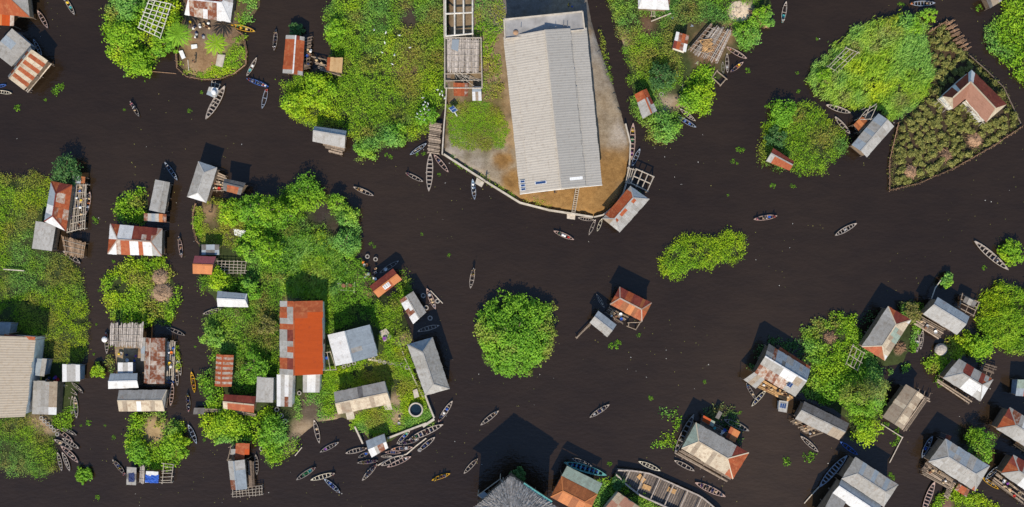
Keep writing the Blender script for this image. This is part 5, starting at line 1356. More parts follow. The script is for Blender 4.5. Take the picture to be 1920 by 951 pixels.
G('green weeds under the collapsed stick platform', [(1285, 165), (1302, 120), (1335, 125), (1338, 160), (1334, 190), (1308, 213), (1278, 206)], 'lime', .9, .9, 28, .4, .7, 12, lush=[(1305, 190, 24)])
G('round islet of yellow green grass west of the two-sloped grey hut', [(1440, 225), (1450, 205), (1480, 190), (1520, 190), (1560, 225), (1590, 255), (1580, 286), (1565, 300), (1542, 324), (1505, 325), (1492, 318), (1452, 315), (1427, 300), (1428, 250)], 'lime', 1.1, .9, 26, .45, .4, 13, dry=[(1540, 262, 26), (1560, 245, 14), (1495, 215, 16)], lush=[(1465, 215, 26), (1520, 300, 22), (1450, 300, 14)], dryness=.3, sway=(.5, .9, 0))
G('swept tall grass covering the islet west of the fenced field', [(1640, 40), (1690, 25), (1730, 40), (1737, 80), (1747, 130), (1750, 160), (1720, 195), (1690, 218), (1660, 214), (1640, 200), (1600, 205), (1560, 195), (1530, 175), (1510, 150), (1520, 130), (1555, 105), (1570, 75), (1600, 60)], 'blue', 1.3, .8, 40, .72, .16, 14, dry=[(1600, 95, 14), (1660, 60, 12), (1640, 90, 10), (1690, 190, 16), (1550, 150, 12), (1580, 180, 12), (1600, 90, 12)], lush=[(1600, 165, 50), (1690, 70, 40)], dryness=.18, sway=(.8, 1.0, -.15), tintadd=.42)
G('bright tall grass and weeds in the top right corner', [(1880, 15), (1860, 40), (1845, 70), (1855, 100), (1890, 115), (1900, 140), (1930, 172), (1990, 180), (1990, -30), (1890, -25)], 'lime', 1.1, .9, 26, .45, .45, 15, lush=[(1870, 90, 20), (1910, 130, 20)], sway=(-.5, .8, 0), tintadd=.1)
G('dark green and olive weeds under the fenced field crop', fieldp, 'field', .25, .8, 16, .3, .5, 16, dryness=.12, edge=.2, tintmul=.55, keep=1.0)
G('thick green undergrowth over the central island', [(450, 372), (520, 372), (545, 343), (590, 341), (620, 372), (650, 385), (666, 410), (673, 440), (670, 480), (690, 506), (702, 545), (690, 560), (715, 575), (745, 545), (760, 508), (776, 542), (752, 568), (752, 600), (772, 640), (760, 650), (745, 640), (735, 660), (715, 640), (708, 610), (690, 605), (660, 608), (612, 625), (606, 560), (522, 560), (522, 700), (480, 706), (480, 740), (440, 738), (440, 665), (420, 662), (404, 662), (392, 690), (388, 618), (386, 590), (420, 576), (466, 578), (466, 550), (408, 545), (382, 550), (374, 518), (460, 515), (462, 486), (440, 470), (455, 400)], 'marsh', 1.1, .85, 26, .38, .6, 17,
  dry=[(480, 620, 20), (505, 640, 18), (500, 590, 20), (540, 560, 12), (490, 560, 18), (530, 520, 12), (760, 595, 12), (505, 520, 10), (760, 630, 10), (740, 570, 8)], bare=[(600, 402, 24), (625, 425, 16), (540, 570, 8), (590, 385, 12), (450, 430, 10)], lush=[(520, 410, 40), (640, 400, 30), (580, 480, 60), (660, 540, 40), (420, 530, 20), (480, 690, 30)], dryness=.3)
G('weedy grass of the clearing beside the sandy landing hut', [(372, 385), (400, 372), (452, 380), (470, 430), (440, 465), (412, 460), (380, 455), (366, 430)], 'lime', .4, .65, 34, .3, .5, 18, dry=[(440, 430, 24)], bare=[(395, 398, 17), (400, 420, 12), (425, 395, 8)], dryness=.85, keep=.82)
G('green thicket on the bank west of the narrow rust hut', [(390, 688), (404, 664), (404, 724), (420, 738), (418, 765), (388, 768), (382, 740), (376, 718)], 'marsh', 1.0, .9, 26, .38, .65, 19)
G('leafy bank below the plank walkway of the maroon gable', [(384, 780), (420, 775), (480, 780), (510, 762), (525, 780), (540, 810), (535, 835), (520, 862), (500, 852), (484, 828), (440, 828), (402, 820), (384, 795)], 'lime', 1.2, .95, 30, .44, .7, 20, lush=[(430, 800, 34), (510, 815, 28)], dryness=.12)
G('weeds on the mud point east of the south-west zinc hut', [(490, 845), (530, 835), (556, 820), (560, 832), (552, 850), (530, 868), (505, 866)], 'lime', .5, .8, 20, .3, .6, 21, dryness=.4, keep=.7)
G('scattered weeds in front of the pale sheet huts', [(550, 738), (600, 736), (606, 705), (625, 712), (628, 775), (600, 785), (580, 770), (560, 785), (550, 770)], 'lime', .4, .75, 30, .3, .6, 22, bare=[(585, 768, 14), (570, 745, 8)], dryness=.2, keep=.85)
G('mown looking grass around the long cream and grey shed', [(606, 690), (640, 690), (705, 670), (722, 655), (745, 650), (762, 655), (795, 742), (808, 785), (765, 806), (735, 806), (735, 760), (722, 712), (630, 732), (612, 745)], 'lime', .34, .7, 40, .3, .5, 23, keep=1.2, tintadd=.15, bare=[(741, 755, 12), (740, 782, 14), (741, 715, 8), (739, 735, 9), (690, 690, 10), (665, 700, 8)], dry=[(690, 700, 18), (752, 665, 10)], dryness=.3)
G('green patch of grass behind the zinc roofed market shelter', [(655, 778), (738, 762), (735, 800), (722, 820), (690, 812), (660, 800)], 'lime', .34, .7, 44, .3, .5, 24, keep=1.25, tintadd=.2, dryness=.25)
G('leafy knoll west of the plain pale gable hut', [(220, 372), (250, 353), (280, 360), (281, 402), (270, 418), (226, 418), (217, 395)], 'lime', 1.6, .9, 30, .38, .6, 25, dry=[(262, 380, 12)], lush=[(245, 385, 30)])
G('weedy islet with brown thatch scraps by the west channel', [(195, 520), (215, 505), (242, 485), (300, 482), (320, 492), (330, 530), (334, 580), (324, 605), (270, 608), (220, 604), (205, 575), (192, 545)], 'lime', .9, .85, 26, .36, .6, 26, dry=[(265, 525, 14), (285, 575, 20), (300, 590, 14)], bare=[(230, 540, 12), (305, 545, 20), (222, 525, 8)], lush=[(208, 545, 16), (325, 590, 12)], dryness=.3)
G('green fringe around the channel compound', [(207, 645), (214, 645), (216, 700), (205, 704), (203, 680)], 'lime', .5, .7, 18, .3, .6, 27, dryness=.4, keep=.8)
G('green strip between the compound deck and its pirogues', [(329, 640), (336, 650), (340, 690), (334, 700), (330, 690)], 'lime', .4, .6, 18, .3, .6, 28)
G('shrubby islet cover south of the long cream sloped hut', [(240, 775), (303, 772), (318, 790), (345, 800), (352, 835), (340, 866), (315, 884), (270, 880), (246, 860), (235, 830)], 'lime', .9, .85, 26, .38, .65, 29, bare=[(290, 812, 18), (288, 790, 10)], dry=[(290, 800, 20), (330, 850, 10)], lush=[(260, 840, 26), (320, 830, 26)], dryness=.3)
G('leafy ground between patched roof house and round-crowned tree', [(1500, 620), (1530, 605), (1575, 590), (1605, 595), (1615, 640), (1645, 680), (1640, 720), (1600, 715), (1580, 740), (1560, 760), (1500, 742), (1522, 690), (1512, 650)], 'marsh', .9, .85, 30, .38, .65, 30, bare=[(1552, 630, 16), (1580, 632, 10), (1548, 622, 8)], dry=[(1535, 612, 12), (1565, 604, 10), (1595, 660, 6)], lush=[(1540, 680, 40), (1560, 720, 30)], dryness=.12)
G('weeds around the foot of the rust ended hip roof', [(1610, 672), (1640, 692), (1662, 694), (1700, 684), (1717, 640), (1712, 605), (1690, 585), (1705, 570), (1728, 572), (1730, 596), (1712, 640), (1700, 690), (1640, 698)], 'marsh', .7, .72, 40, .34, .7, 31, dryness=.12, keep=1.25)
G('tall bright grass mass at the right edge', [(1840, 560), (1870, 529), (1902, 541), (1990, 560), (1990, 640), (1905, 662), (1865, 655), (1840, 630), (1824, 600)], 'lime', 1.6, .85, 40, .6, .2, 32, lush=[(1880, 600, 40)], dryness=.05, sway=(.7, .6, -.2), tintadd=.15)
G('weeds and dry leaves on the islet south of the plank deck', [(1726, 690), (1748, 660), (1765, 645), (1780, 636), (1812, 626), (1840, 634), (1858, 662), (1846, 676), (1808, 664), (1786, 694), (1760, 702)], 'lime', .7, .8, 24, .36, .65, 33, bare=[(1763, 652, 10)], dry=[(1775, 650, 18), (1750, 690, 10)], dryness=.3)
G('grassy garden at the bottom edge below the big grey hip roof', [(1740, 985), (1745, 950), (1760, 930), (1792, 915), (1842, 933), (1870, 952), (1882, 990)], 'lime', .6, .8, 24, .36, .6, 34, bare=[(1777, 948, 12)], dryness=.1)
G('bright grass along the west side of the big barge', [(1104, 990), (1122, 905), (1142, 898), (1188, 917), (1254, 968), (1250, 1000)], 'lime', .7, .8, 24, .36, .55, 35, bare=[(1160, 945, 20)], dryness=.1)
G('ragged floating leaves west of the four-coloured roof', [(1212, 790), (1240, 765), (1272, 770), (1290, 775), (1282, 800), (1268, 830), (1250, 848), (1228, 830)], 'marsh', .25, .9, 12, .36, .75, 36, keep=.42, edge=1.6, dryness=.1).location.z = -.15
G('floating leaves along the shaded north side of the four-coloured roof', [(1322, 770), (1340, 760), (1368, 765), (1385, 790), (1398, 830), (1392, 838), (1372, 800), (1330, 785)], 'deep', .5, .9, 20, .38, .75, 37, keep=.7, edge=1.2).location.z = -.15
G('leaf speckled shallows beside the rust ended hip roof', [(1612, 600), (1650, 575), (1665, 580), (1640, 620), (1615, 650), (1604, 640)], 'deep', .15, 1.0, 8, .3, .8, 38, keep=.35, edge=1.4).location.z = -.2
G('weed fringe north of the patched grey and white roof', [(1395, 712), (1420, 660), (1448, 632), (1500, 640), (1530, 660), (1520, 680), (1440, 640)], 'deep', .6, .9, 24, .36, .65, 39, keep=.75, edge=1.2)
G('leafy cover over the oval weed islet in open water', [(1234, 476), (1246, 465), (1290, 440), (1320, 446), (1370, 432), (1394, 445), (1400, 460), (1385, 486), (1340, 500), (1310, 500), (1290, 522), (1264, 524), (1240, 506)], 'lime', 1.2, .85, 34, .36, .65, 40, dryness=.08, lush=[(1320, 475, 40)], edge=1.3, keep=.9)

G('blue green grass swath sloping across the middle of the central island', [(535, 440), (565, 428), (605, 440), (642, 482), (662, 520), (640, 562), (600, 556), (530, 558), (515, 500)], 'blue', 1.5, .8, 34, .55, .22, 41, sway=(.7, .9, -.15), tintadd=.2, dryness=.05)
# ------------------------------------------------------------------ trees and shrubs one can tell apart
T = tree
T(968, 627, 76, 5.0, 'marsh!', 'lone round thicket standing by itself in the middle of the lake', 'thicket', 'thicket', ry=78, leaf=.40, per=36, tint=.05, dens=1.25, lobes=.35)
T(1626, 742, 44, 5.5, 'marsh', 'large round-crowned feathery tree beside the tan striped gable hut', ry=52, leaf=.5, asp=.25, per=44, tint=.1)
T(1622, 805, 26, 3.6, 'lime', 'bright rounded shrub south of the feathery round-crowned tree', 'shrub', 'shrub', ry=30)
T(1836, 835, 27, 3.4, 'marsh', 'dense oval shrub behind the big grey hip roof house', 'shrub', 'shrub', ry=36)
T(128, 322, 28, 3.6, 'deep', 'dark rounded shrub at the north tip of the left bank', 'shrub', 'shrub', tint=.05)
for x, y, r, h, p, l in ((435, 398, 24, 3.2, 'lime', 'yellow green bushy tree nearest the sandy landing'), (470, 395, 26, 4.6, 'marsh', 'tree with clumped crown just east of the yellow green one'), (503, 392, 28, 5.2, 'marsh', 'tallest dark shadowed tree of the row facing the channel'),
                         (535, 402, 22, 4.4, 'marsh', 'small crowned tree ending the row beside the dead bare patch'), (476, 440, 20, 3.6, 'lime', 'bushy young tree west of the long grass slope'), (505, 470, 24, 4.2, 'lime', 'lime crowned tree north of the pale pole grid'),
                         (470, 470, 20, 3.4, 'lime', 'low lime bush beside the clearing'), (470, 540, 20, 3.0, 'marsh', 'green bush east of the pale zinc gable'),
                         (575, 365, 34, 3.0, 'marsh', 'broad bush at the north point of the central island'), (632, 380, 17, 2.6, 'marsh', 'broad bush on the north-east shoulder of the central island'), (655, 408, 20, 3.0, 'lime', 'bright bush overhanging the water at the bare patch'),
                         (652, 455, 24, 2.8, 'lime', 'bright bush on the east shore halfway down the central island'), 
                         (412, 525, 22, 2.6, 'lime', 'bush between pink hut and pale zinc gable on the shore'), (400, 632, 20, 2.6, 'lime', 'bush on the channel shore north of the narrow rust hut'), (480, 690, 26, 3.6, 'marsh', 'rounded green tree north of the square grey hut'),
                         (505, 610, 18, 2.6, 'dry', 'straw tinted bush west of the big orange roof'), (430, 800, 34, 3.0, 'lime', 'bright spreading bush below the plank walkway'), (512, 810, 28, 3.2, 'marsh', 'rounded bush beside the three tyres')):
    T(x, y, r, h, p, l, 'tree' if h > 3.3 else 'bush', 'tree' if h > 3.3 else 'bush', leaf=.36)
for x, y, r, h, p, l in ((232, 65, 26, 2.8, 'lime', 'leafy bush on the west shore of the white frame islet'), (262, 118, 24, 2.4, 'lime', 'leafy bush at the south tip of the white frame islet'), (305, 85, 22, 2.6, 'marsh', 'leafy bush east of the white lattice frame'), (245, 12, 24, 3.2, 'marsh', 'dark leafy tree at the top edge of the white frame islet'),
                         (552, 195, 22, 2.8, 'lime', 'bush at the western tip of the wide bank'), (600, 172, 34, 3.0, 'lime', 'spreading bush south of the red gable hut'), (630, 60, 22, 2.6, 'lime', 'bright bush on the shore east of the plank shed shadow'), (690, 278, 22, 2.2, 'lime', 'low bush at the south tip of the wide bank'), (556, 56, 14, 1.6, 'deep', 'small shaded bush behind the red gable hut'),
                         (740, 255, 22, 2.2, 'marsh', 'low bush on the shore west of the plank pier'), (800, 215, 18, 2.6, 'marsh', 'shaded bush where white birds roost'),
                         (1245, 240, 28, 2.6, 'lime', 'rounded bush on the south tip of the east bank'), (1305, 190, 30, 3.2, 'lime', 'rounded bright bush below the collapsed platform'), (1400, 65, 26, 2.4, 'lime', 'round leafy bush by the sand heap'), (1240, 145, 24, 3.6, 'deep', 'dark feathery palm-like tree north of the narrow grey hut'), (1430, 30, 20, 2.4, 'lime', 'ragged bush at the stepping bundles by the top edge'),
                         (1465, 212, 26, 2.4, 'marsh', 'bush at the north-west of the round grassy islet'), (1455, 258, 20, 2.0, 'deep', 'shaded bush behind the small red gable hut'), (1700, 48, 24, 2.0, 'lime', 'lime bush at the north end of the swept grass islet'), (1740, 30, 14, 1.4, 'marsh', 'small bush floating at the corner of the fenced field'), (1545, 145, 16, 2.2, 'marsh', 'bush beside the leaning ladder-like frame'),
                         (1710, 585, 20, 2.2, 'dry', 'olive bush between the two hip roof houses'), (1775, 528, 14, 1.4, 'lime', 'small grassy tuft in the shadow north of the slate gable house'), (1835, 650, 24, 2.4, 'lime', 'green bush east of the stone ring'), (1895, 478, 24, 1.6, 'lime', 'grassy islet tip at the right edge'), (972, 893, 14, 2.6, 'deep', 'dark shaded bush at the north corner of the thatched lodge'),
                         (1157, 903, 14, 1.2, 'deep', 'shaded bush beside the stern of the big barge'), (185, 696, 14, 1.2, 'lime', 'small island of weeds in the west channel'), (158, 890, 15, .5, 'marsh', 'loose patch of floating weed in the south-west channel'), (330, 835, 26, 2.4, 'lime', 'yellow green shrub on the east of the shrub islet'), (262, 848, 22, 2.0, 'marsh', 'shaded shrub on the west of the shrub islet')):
    T(x, y, r, h, p, l, 'tree' if h > 3.1 else 'bush', 'tree' if h > 3.1 else 'bush', leaf=.36)

G('low weeds along the inner foot of the hall yard wall', [(846, 288), (872, 306), (920, 337), (975, 371), (1030, 386), (1029, 391), (975, 377), (920, 343), (872, 312), (842, 294)], 'lime', .25, .6, 16, .24, .5, 43, keep=.62, dryness=.5).location.z = .7
def palm(px, py, h, R, pal, label, nf=13):
    p = W(px, py, h); root = empty('palm_tree', (p.x, p.y, .4), label, 'palm tree'); o = root.location
    tb = MB(o); a = Vector(o); pts = [a + Vector((.15 * math.sin(i), .1 * i * .3, h * i / 5 - .4 * (i == 0))) for i in range(6)]
    pts = [Vector((p.x, p.y, q.z)) + Vector((0, -.06 * (5 - i), 0)) for i, q in enumerate(pts)]
    for q0, q1 in zip(pts, pts[1:]): tb.tube(q0, q1, .17, .14, M['bark'], 8)
    tb.build('trunk', root); top = pts[-1]
    for f in range(nf):
        an = 2 * math.pi * f / nf + U(-.15, .15); L_ = R * U(.8, 1.1); C = []; Nn = []; S = []; Tn = []
        for k in range(26):
            t = k / 25; r = L_ * t; z = .9 * t - 1.5 * t * t
            ctr = top + Vector((math.cos(an) * r, math.sin(an) * r, z * R * .45 + .2)); wd = .75 * math.sin(math.pi * min(1, t * .85 + .15)) * R * .32
            for s in (-1, 1):
                d = Vector((math.cos(an + s * .95), math.sin(an + s * .95), -.35)); C.append(ctr + d * wd * .5); Tn.append(d); Nn.append(Vector((0, 0, 1)) + d * .2 + Vector((U(-.2, .2),) * 3)); S.append(max(.15, wd))
        n = len(C); col = palette(n, np.array([o.x] * n), np.array([o.y] * n), pal, .6 + .5 * RNG.random(n))
        leaf_object('frond', np.array([tuple(c) for c in C]), np.array([tuple(c) for c in Nn]), np.array(S), np.full(n, .22), col, root, tuple(o), np.array([tuple(c) for c in Tn]))
palm(407, 83, 4.0, 2.6, 'lime!', 'young palm with yellow green fronds in the middle of the sandy islet', 11)
palm(336, 66, 4.5, 2.8, 'marsh', 'green feathery palm at the west edge of the sandy islet', 15)

# crop tufts in the fenced field
def field():
    protos = []
    for i in range(5):
        n = 20; th = RNG.uniform(0, 6.283, n); rr = RNG.uniform(.1, 1, n) * .42
        arr = clump_leaves(rr * np.cos(th), rr * np.sin(th), np.full(n, .25), np.full(n, .24), np.full(n, .42), 7, .48, .28, .55 + .5 * RNG.random(n), 'field')
        o = leaf_object('crop_tuft', *arr[:5]); protos.append(o.data); bpy.data.objects.remove(o)
    P = wpoly(fieldp); x, y, d = sample_poly(P, 1.18, .1, 3)
    hq = wpoly([(1760, 183), (1821, 126), (1894, 196), (1850, 236), (1809, 192), (1787, 210)])
    k = (d > .7) & ~inside(x, y, hq); x, y = x[k], y[k]
    bm_ = blobmask(x, y, [(1786, 262, 0), (1775, 292, 10), (1706, 322, 14), (1827, 262, 14)]) < .3
    x, y = x[bm_], y[bm_]
    idx = RNG.permutation(len(x))[:300]
    for i in idx:
        o = link('crop_tuft', protos[random.randrange(5)], None, (float(x[i]), float(y[i]), .35)); s = U(.85, 1.3); o.scale = (s, s, s * U(.8, 1.2)); o.rotation_euler = (0, 0, U(0, 6.3))
        tag(o, 'olive yellow leafy crop tuft planted in the dark soil of the fenced field', 'crop plant', 'crop tufts of the fenced field')
field()

def brushpile(px, py, r, h, label, mk='brush', name='brush_pile', n=None, z=.35):
    p = W(px, py, z); mb = MB(p); n = n or int(80 * r)
    mb.lathe(p, [(r, -.1), (r * .85, h * .45), (r * .5, h * .8), (r * .12, h)], M[mk], 13)
    for i in range(n):
        a = U(0, 6.28); rr = r * math.sqrt(random.random()); c = p + Vector((math.cos(a) * rr, math.sin(a) * rr, h * (1 - (rr / r) ** 1.6) + .06))
        b = a + U(-1.2, 1.2); d = Vector((math.cos(b), math.sin(b), U(-.5, .15))) * U(.25, .6); mb.beam(c - d, c + d, U(.05, .12), .04, M[mk])
    return tag(mb.build(name, None, tuple(p)), label, name.replace('_', ' '))
brushpile(1827, 262, 1.45, .9, 'largest of the three brown brush piles in the fenced field'); brushpile(1773, 291, 1.15, .7, 'middle brown brush pile in the fenced field'); brushpile(1706, 322, 1.35, .8, 'westernmost brown brush pile in the fenced field')
brushpile(1557, 632, 1.1, .5, 'brown mud heap in the dark gap near the rust shed', name='mud_heap'); brushpile(1687, 652, 1.0, .5, 'brown mud heap beside the rust ended hip roof', name='mud_heap')
brushpile(1385, 22, 2.3, .3, 'pale sand heap near the top edge of the east bank', 'sand', 'sand_heap', 30)
brushpile(300, 520, 1.6, .7, 'northern brown thatch heap on the weedy islet', 'thatchb', 'thatch_heap'); brushpile(304, 548, 1.9, .8, 'larger brown thatch heap on the weedy islet', 'thatchb', 'thatch_heap'); brushpile(690, 552, .9, .5, 'rust brown heap of wood beside the red gable', 'brush', 'wood_heap')

def fence(label, pts, mk='wood', h=.8, sp=.28, name='stick_fence', z=.1, th=.05, rails=1):
    P = [W(x, y, .5) for x, y in pts]; c = sum(P, Vector()) / len(P); mb = MB((c.x, c.y, 0)); rl = MB((c.x, c.y, 0))
    for a, b in zip(P, P[1:]):
        n = max(1, int((b - a).length / sp))
        for i in range(n):
            p = lerp(a, b, i / n) + Vector((U(-.12, .12), U(-.12, .12), 0)); mb.beam((p.x, p.y, -.4), (p.x + U(-.2, .2), p.y + U(-.2, .2), z + h * U(.6, 1.2)), th * U(.8, 2), th, M[mk])
        rl.beam((a.x, a.y, z + h * .7), (b.x, b.y, z + h * .7), .10, .10, M[mk]); rl.beam((a.x + .1, a.y + .1, z + h * .4), (b.x + .1, b.y + .1, z + h * .4), .12, .12, M[mk])
    root = empty(name, (c.x, c.y, 0), label, 'fence'); mb.build('pickets', root); rl.build('rail', root)
fence('curved brown stick fence round the south of the sandy islet', [(444, 58), (456, 66), (462, 98), (460, 122), (438, 139), (410, 149), (382, 150), (350, 144), (332, 128), (330, 100)], 'brush', .8)
fence('long brushwood fence along the south-east side of the crop field', [(1917, 237), (1860, 275), (1790, 315), (1720, 345), (1668, 357)], 'brush', .7, .2, th=.09)
fence('brushwood fence along the west side of the crop field', [(1668, 357), (1668, 300), (1685, 230)], 'brush', .6, .22, th=.08)
fence('stepped brushwood fence at the north tip of the crop field', [(1741, 60), (1776, 39), (1794, 66), (1812, 94)], 'brush', .7, .14, th=.14)
fence('low dark stick fence north-east of the corner house', [(1818, 104), (1850, 132), (1882, 164), (1914, 232)], 'woodd', .6, .3)
fence('curved stick fence on the shore west of the sandy clearing', [(366, 382), (361, 400), (362, 430), (368, 452), (378, 462)], 'brush', .6)
def brushrow():
    root = empty('brush_bank', W(1795, 68, 0), 'row of brown brush bundles along the north-east tip of the crop field', 'brush bank')
    for i in range(8):
        x, y = 1778 + i * 4.6, 44 + i * 7.0; p = W(x, y, .4); mb = MB(root.location)
        for k in range(16):
            d = Vector((1, .5, U(-.1, .15))).normalized() * U(.5, 1.0); c = p + Vector((U(-.4, .4), U(-.2, .2), U(.1, .45))); mb.beam(c - d, c + d, .09, .07, M['brush'])
        mb.build('bundle', root)
brushrow()
def bundles():
    for i in range(6):
        x, y = 1407 + i * 6, 22 + i * 5.2; brushpile(x, y, .42, .6, 'round brown reed bundle in the line stepping down to the water', 'brush', 'reed_bundle', 14)
    for o in list(COL.objects):
        if o.name.startswith('reed_bundle'): o['group'] = 'reed bundles by the sand heap'
bundles()
# ------------------------------------------------------------------ boats, people and small things
B = boat
B(70.7, 20, 89.6, 53, 'p', 'brown pirogue with pale thwarts near the top left red roof')
B(120, -6, 140, 28, 'w', 'laden pirogue cut by the top edge left of the white frame islet', [('S', 'yellow', -.2), ('F', 'teal', .05), ('P', 'white', -.36)], ref='the laden pirogue cut by the top edge')
B(63, 74, 78, 104, 's', 'slate pirogue in the shade between grey roof and striped roof')
B(-8, 171, 22, 175, 'c', 'pale pirogue at the left edge below the striped roof')
B(-8, 163, 11, 159, 'b', 'small blue pirogue at the left edge below the striped roof')
B(244, 190, 261, 219, 'd', 'dark pirogue with paddlers crossing open water south of the white frame islet', [('P', 'pink', -.35), ('P', 'white', -.12), ('P', 'tan', .1)], ref='the dark pirogue below the frame islet')
B(433.5, 47, 478.5, 59, 'z', 'yellow rimmed pirogue beside the sandy islet fence', [('F', 'orange', -.1), ('F', 'tan', .12), ('B', 'green', -.3)])
B(518, 55, 514, 95, 'd', 'dark narrow pirogue with paddlers heading up the channel past the red gable', [('P', 'tan', -.35), ('P', 'navy/black', .0), ('P', 'white', .3)], ref='the dark pirogue passing the red gable')
B(481.5, 108, 462.6, 142.6, 'w', 'pirogue lying against the sandy islet fence', [('F', 'white', -.05), ('B', 'teal', .2)])
B(462.6, 147.6, 504, 163, 'b', 'bright blue pirogue carrying people south of the sandy islet', [('P', 'white', -.25), ('P', 'sky', 0), ('P', 'white/red', .2), ('P', 'red', -.42), ('S', 'white', .33)], ref='the bright blue pirogue')
B(501, 164, 491.6, 204, 's', 'empty pale blue rimmed pirogue trailing the bright blue one', [('P', 'red/red', -.42)], ref='the pirogue trailing the bright blue one')
B(422, 161.5, 386, 223.4, 'w', 'long empty grey pirogue below the white float toilet', beam=1.35)
B(1258, 33, 1300, 50, 's', 'slate blue pirogue on the grass above the rust and white shed')
B(1187, 231, 1184, 300, 'p', 'long pinkish brown pirogue along the east wall of the hall yard', [('B', 'purple', .32), ('B', 'yellow', -.3), ('B', 'green', -.05)], beam=1.05, ref='the long pirogue at the east yard wall')
B(1200, 279, 1184.6, 312, 's', 'slate pirogue tucked behind the long pinkish one at the yard wall')
B(1474, 3, 1466.7, 43, 'w', 'lone pirogue near the top edge between the east bank and tall grass', [('P', 'white/teal', .35), ('B', 'teal', .18)], ref='the lone pirogue near the top edge')
B(1309, 115, 1278, 170, 'd', 'long dark pirogue under the collapsed stick platform', beam=1.1)
B(1362, 88, 1400, 110, 'p', 'brown pirogue moored east of the collapsed platform', [('F', 'red', -.3)], ref='the pirogue east of the collapsed platform')
B(1363, 100, 1364, 137, 'w', 'grey pirogue parked nose-in below the collapsed platform', [('F', 'grey', .2)])
B(1355, 116, 1356, 138, 'd', 'short dark pirogue beside the grey one below the collapsed platform')
B(1393.6, 116.6, 1370, 135, 'p', 'brown pirogue with an orange clad rider near the fish pen', [('P', 'orange', -.05), ('P', 'navy', .32), ('B', 'yellow', -.15)], ref='the pirogue near the fish pen')
B(1275, 204, 1304, 227, 'w', 'upper grey pirogue of the pair under the bright bush')
B(1271, 219, 1305, 239, 's', 'lower bluish pirogue of the pair under the bright bush', [('F', 'blue', -.1), ('F', 'blue', .15)])
B(1549, 197, 1594, 212, 'w', 'upper empty pirogue in the creek below the swept grass islet')
B(1565.7, 219, 1594, 251, 'w', 'slanting pirogue in the creek west of the two-sloped grey hut')
B(1706, 7, 1753, 6, 's', 'slate pirogue with people by the top edge above the crop field', [('P', 'orange/orange', -.46), ('P', 'white', .3), ('P', 'tan', .15)], ref='the slate pirogue at the top edge')
B(169, 360, 161.5, 400, 'p', 'brown pirogue laden with sacks beside the pole deck', [('S', 'tan', -.2), ('F', 'orange', 0), ('S', 'white', .2)])
B(309, 304, 333, 338, 's', 'bluish pirogue in the shadow by the grey hip roof', [('P', 'white', -.3)], ref='the bluish pirogue in the shadow')
B(335.6, 443, 341, 483, 'p', 'narrow pirogue with riders in the channel beside the maroon patched roof', [('P', 'tan', -.38), ('P', 'white', .3), ('F', 'brown', .05)], ref='the pirogue beside the maroon patched roof')
B(662.7, 350.5, 700.6, 367, 'w', 'pirogue with one yellow clad paddler north of the central island', [('P', 'yellow/brown', -.3), ('F', 'tan', -.12)], ref='the pirogue north of the central island')
B(760.6, 324.5, 793.4, 341, 'w', 'small pirogue with a pink bow left of the longest pier boat', [('P', 'pink', -.42)], ref='the small pirogue left of the pier boat')
B(807, 286, 804, 359, 'w', 'longest grey pirogue moored at the end of the plank pier', beam=1.3)
B(813.6, 290, 841, 323, 'p', 'brown pirogue moored between pier and yard wall', [('F', 'navy', -.15)])
B(799.7, 269, 768.7, 290.5, 's', 'grey pirogue nosed into the weeds west of the pier')
B(886, 336, 890, 374.5, 's', 'pirogue laden with white sacks at the small landing step', [('S', 'white', -.25), ('S', 'white', -.08), ('F', 'sky', -.38), ('Q', 'white/black', .12)], ref='the pirogue at the landing step')
B(640, 242, 668, 251, 'd', 'dark pirogue pulled up behind the grey zinc hut')
B(1038, 433, 1076, 449.5, 'p', 'pinkish pirogue with a white load south of the yard wall', [('S', 'white', -.05), ('S', 'white', .05), ('F', 'red', .25), ('P', 'green', -.22)], ref='the pinkish pirogue south of the yard wall')
B(1083.7, 408.6, 1114, 413, 'w', 'pirogue lying parallel to the yard wall west of the rust sloped house')
B(1104, 441, 1116.5, 411.6, 'w', 'left one of two pirogues pointing away from the wall corner')
B(1119.5, 434, 1128.6, 410, 'c', 'right paler one of two pirogues pointing away from the wall corner')
B(1413, 411.6, 1456.7, 405, 'p', 'pirogue of travellers out on the open lake south of the red gable islet', [('P', 'pink', -.36), ('P', 'tan', -.1), ('P', 'white', .05), ('F', 'blue', .2), ('P', 'red', .4)], ref='the open lake pirogue of travellers')
B(1565, 442, 1606, 419, 'w', 'empty weathered pirogue adrift on the open lake', [('F', 'grey', .0)])
B(1827, 452, 1890, 506, 'w', 'large grey pirogue near the right edge of the open lake', [('F', 'navy', .1), ('P', 'white', .18)], ref='the large grey pirogue near the right edge', beam=1.3)
B(118.6, 471, 151, 494, 'w', 'pirogue nosed under the thatch shelter south of the pole deck')
B(199, 623, 200.6, 663, 'w', 'pirogue with an umbrella beside the palm rib shelter', [('P', 'red', -.38), ('U', 'white', -.18), ('P', 'white', -.16)], ref='the pirogue beside the palm rib shelter')
B(380.6, 589, 417, 578.5, 'w', 'grey pirogue moored below the pale zinc gable')
B(312, 614, 347, 629, 'd', 'dark pirogue in the shade at the north end of the compound deck')
B(330, 664, 339, 704, 'w', 'upper pirogue along the compound deck', [('B', 'white', -.1)])
B(329, 685, 333, 723, 'w', 'middle pirogue overlapping its neighbour along the compound deck', [('B', 'tan', -.2)])
B(324, 718, 320, 761, 'p', 'lower brown pirogue along the east end of the cream sloped hut')
B(304, 714, 327, 717, 'b', 'short blue pirogue wedged under the compound deck')
B(359, 697, 365, 736, 'y', 'bright yellow pirogue in the west channel', [('F', 'brown', -.05), ('P', 'orange/brown', .1)], ref='the bright yellow pirogue')
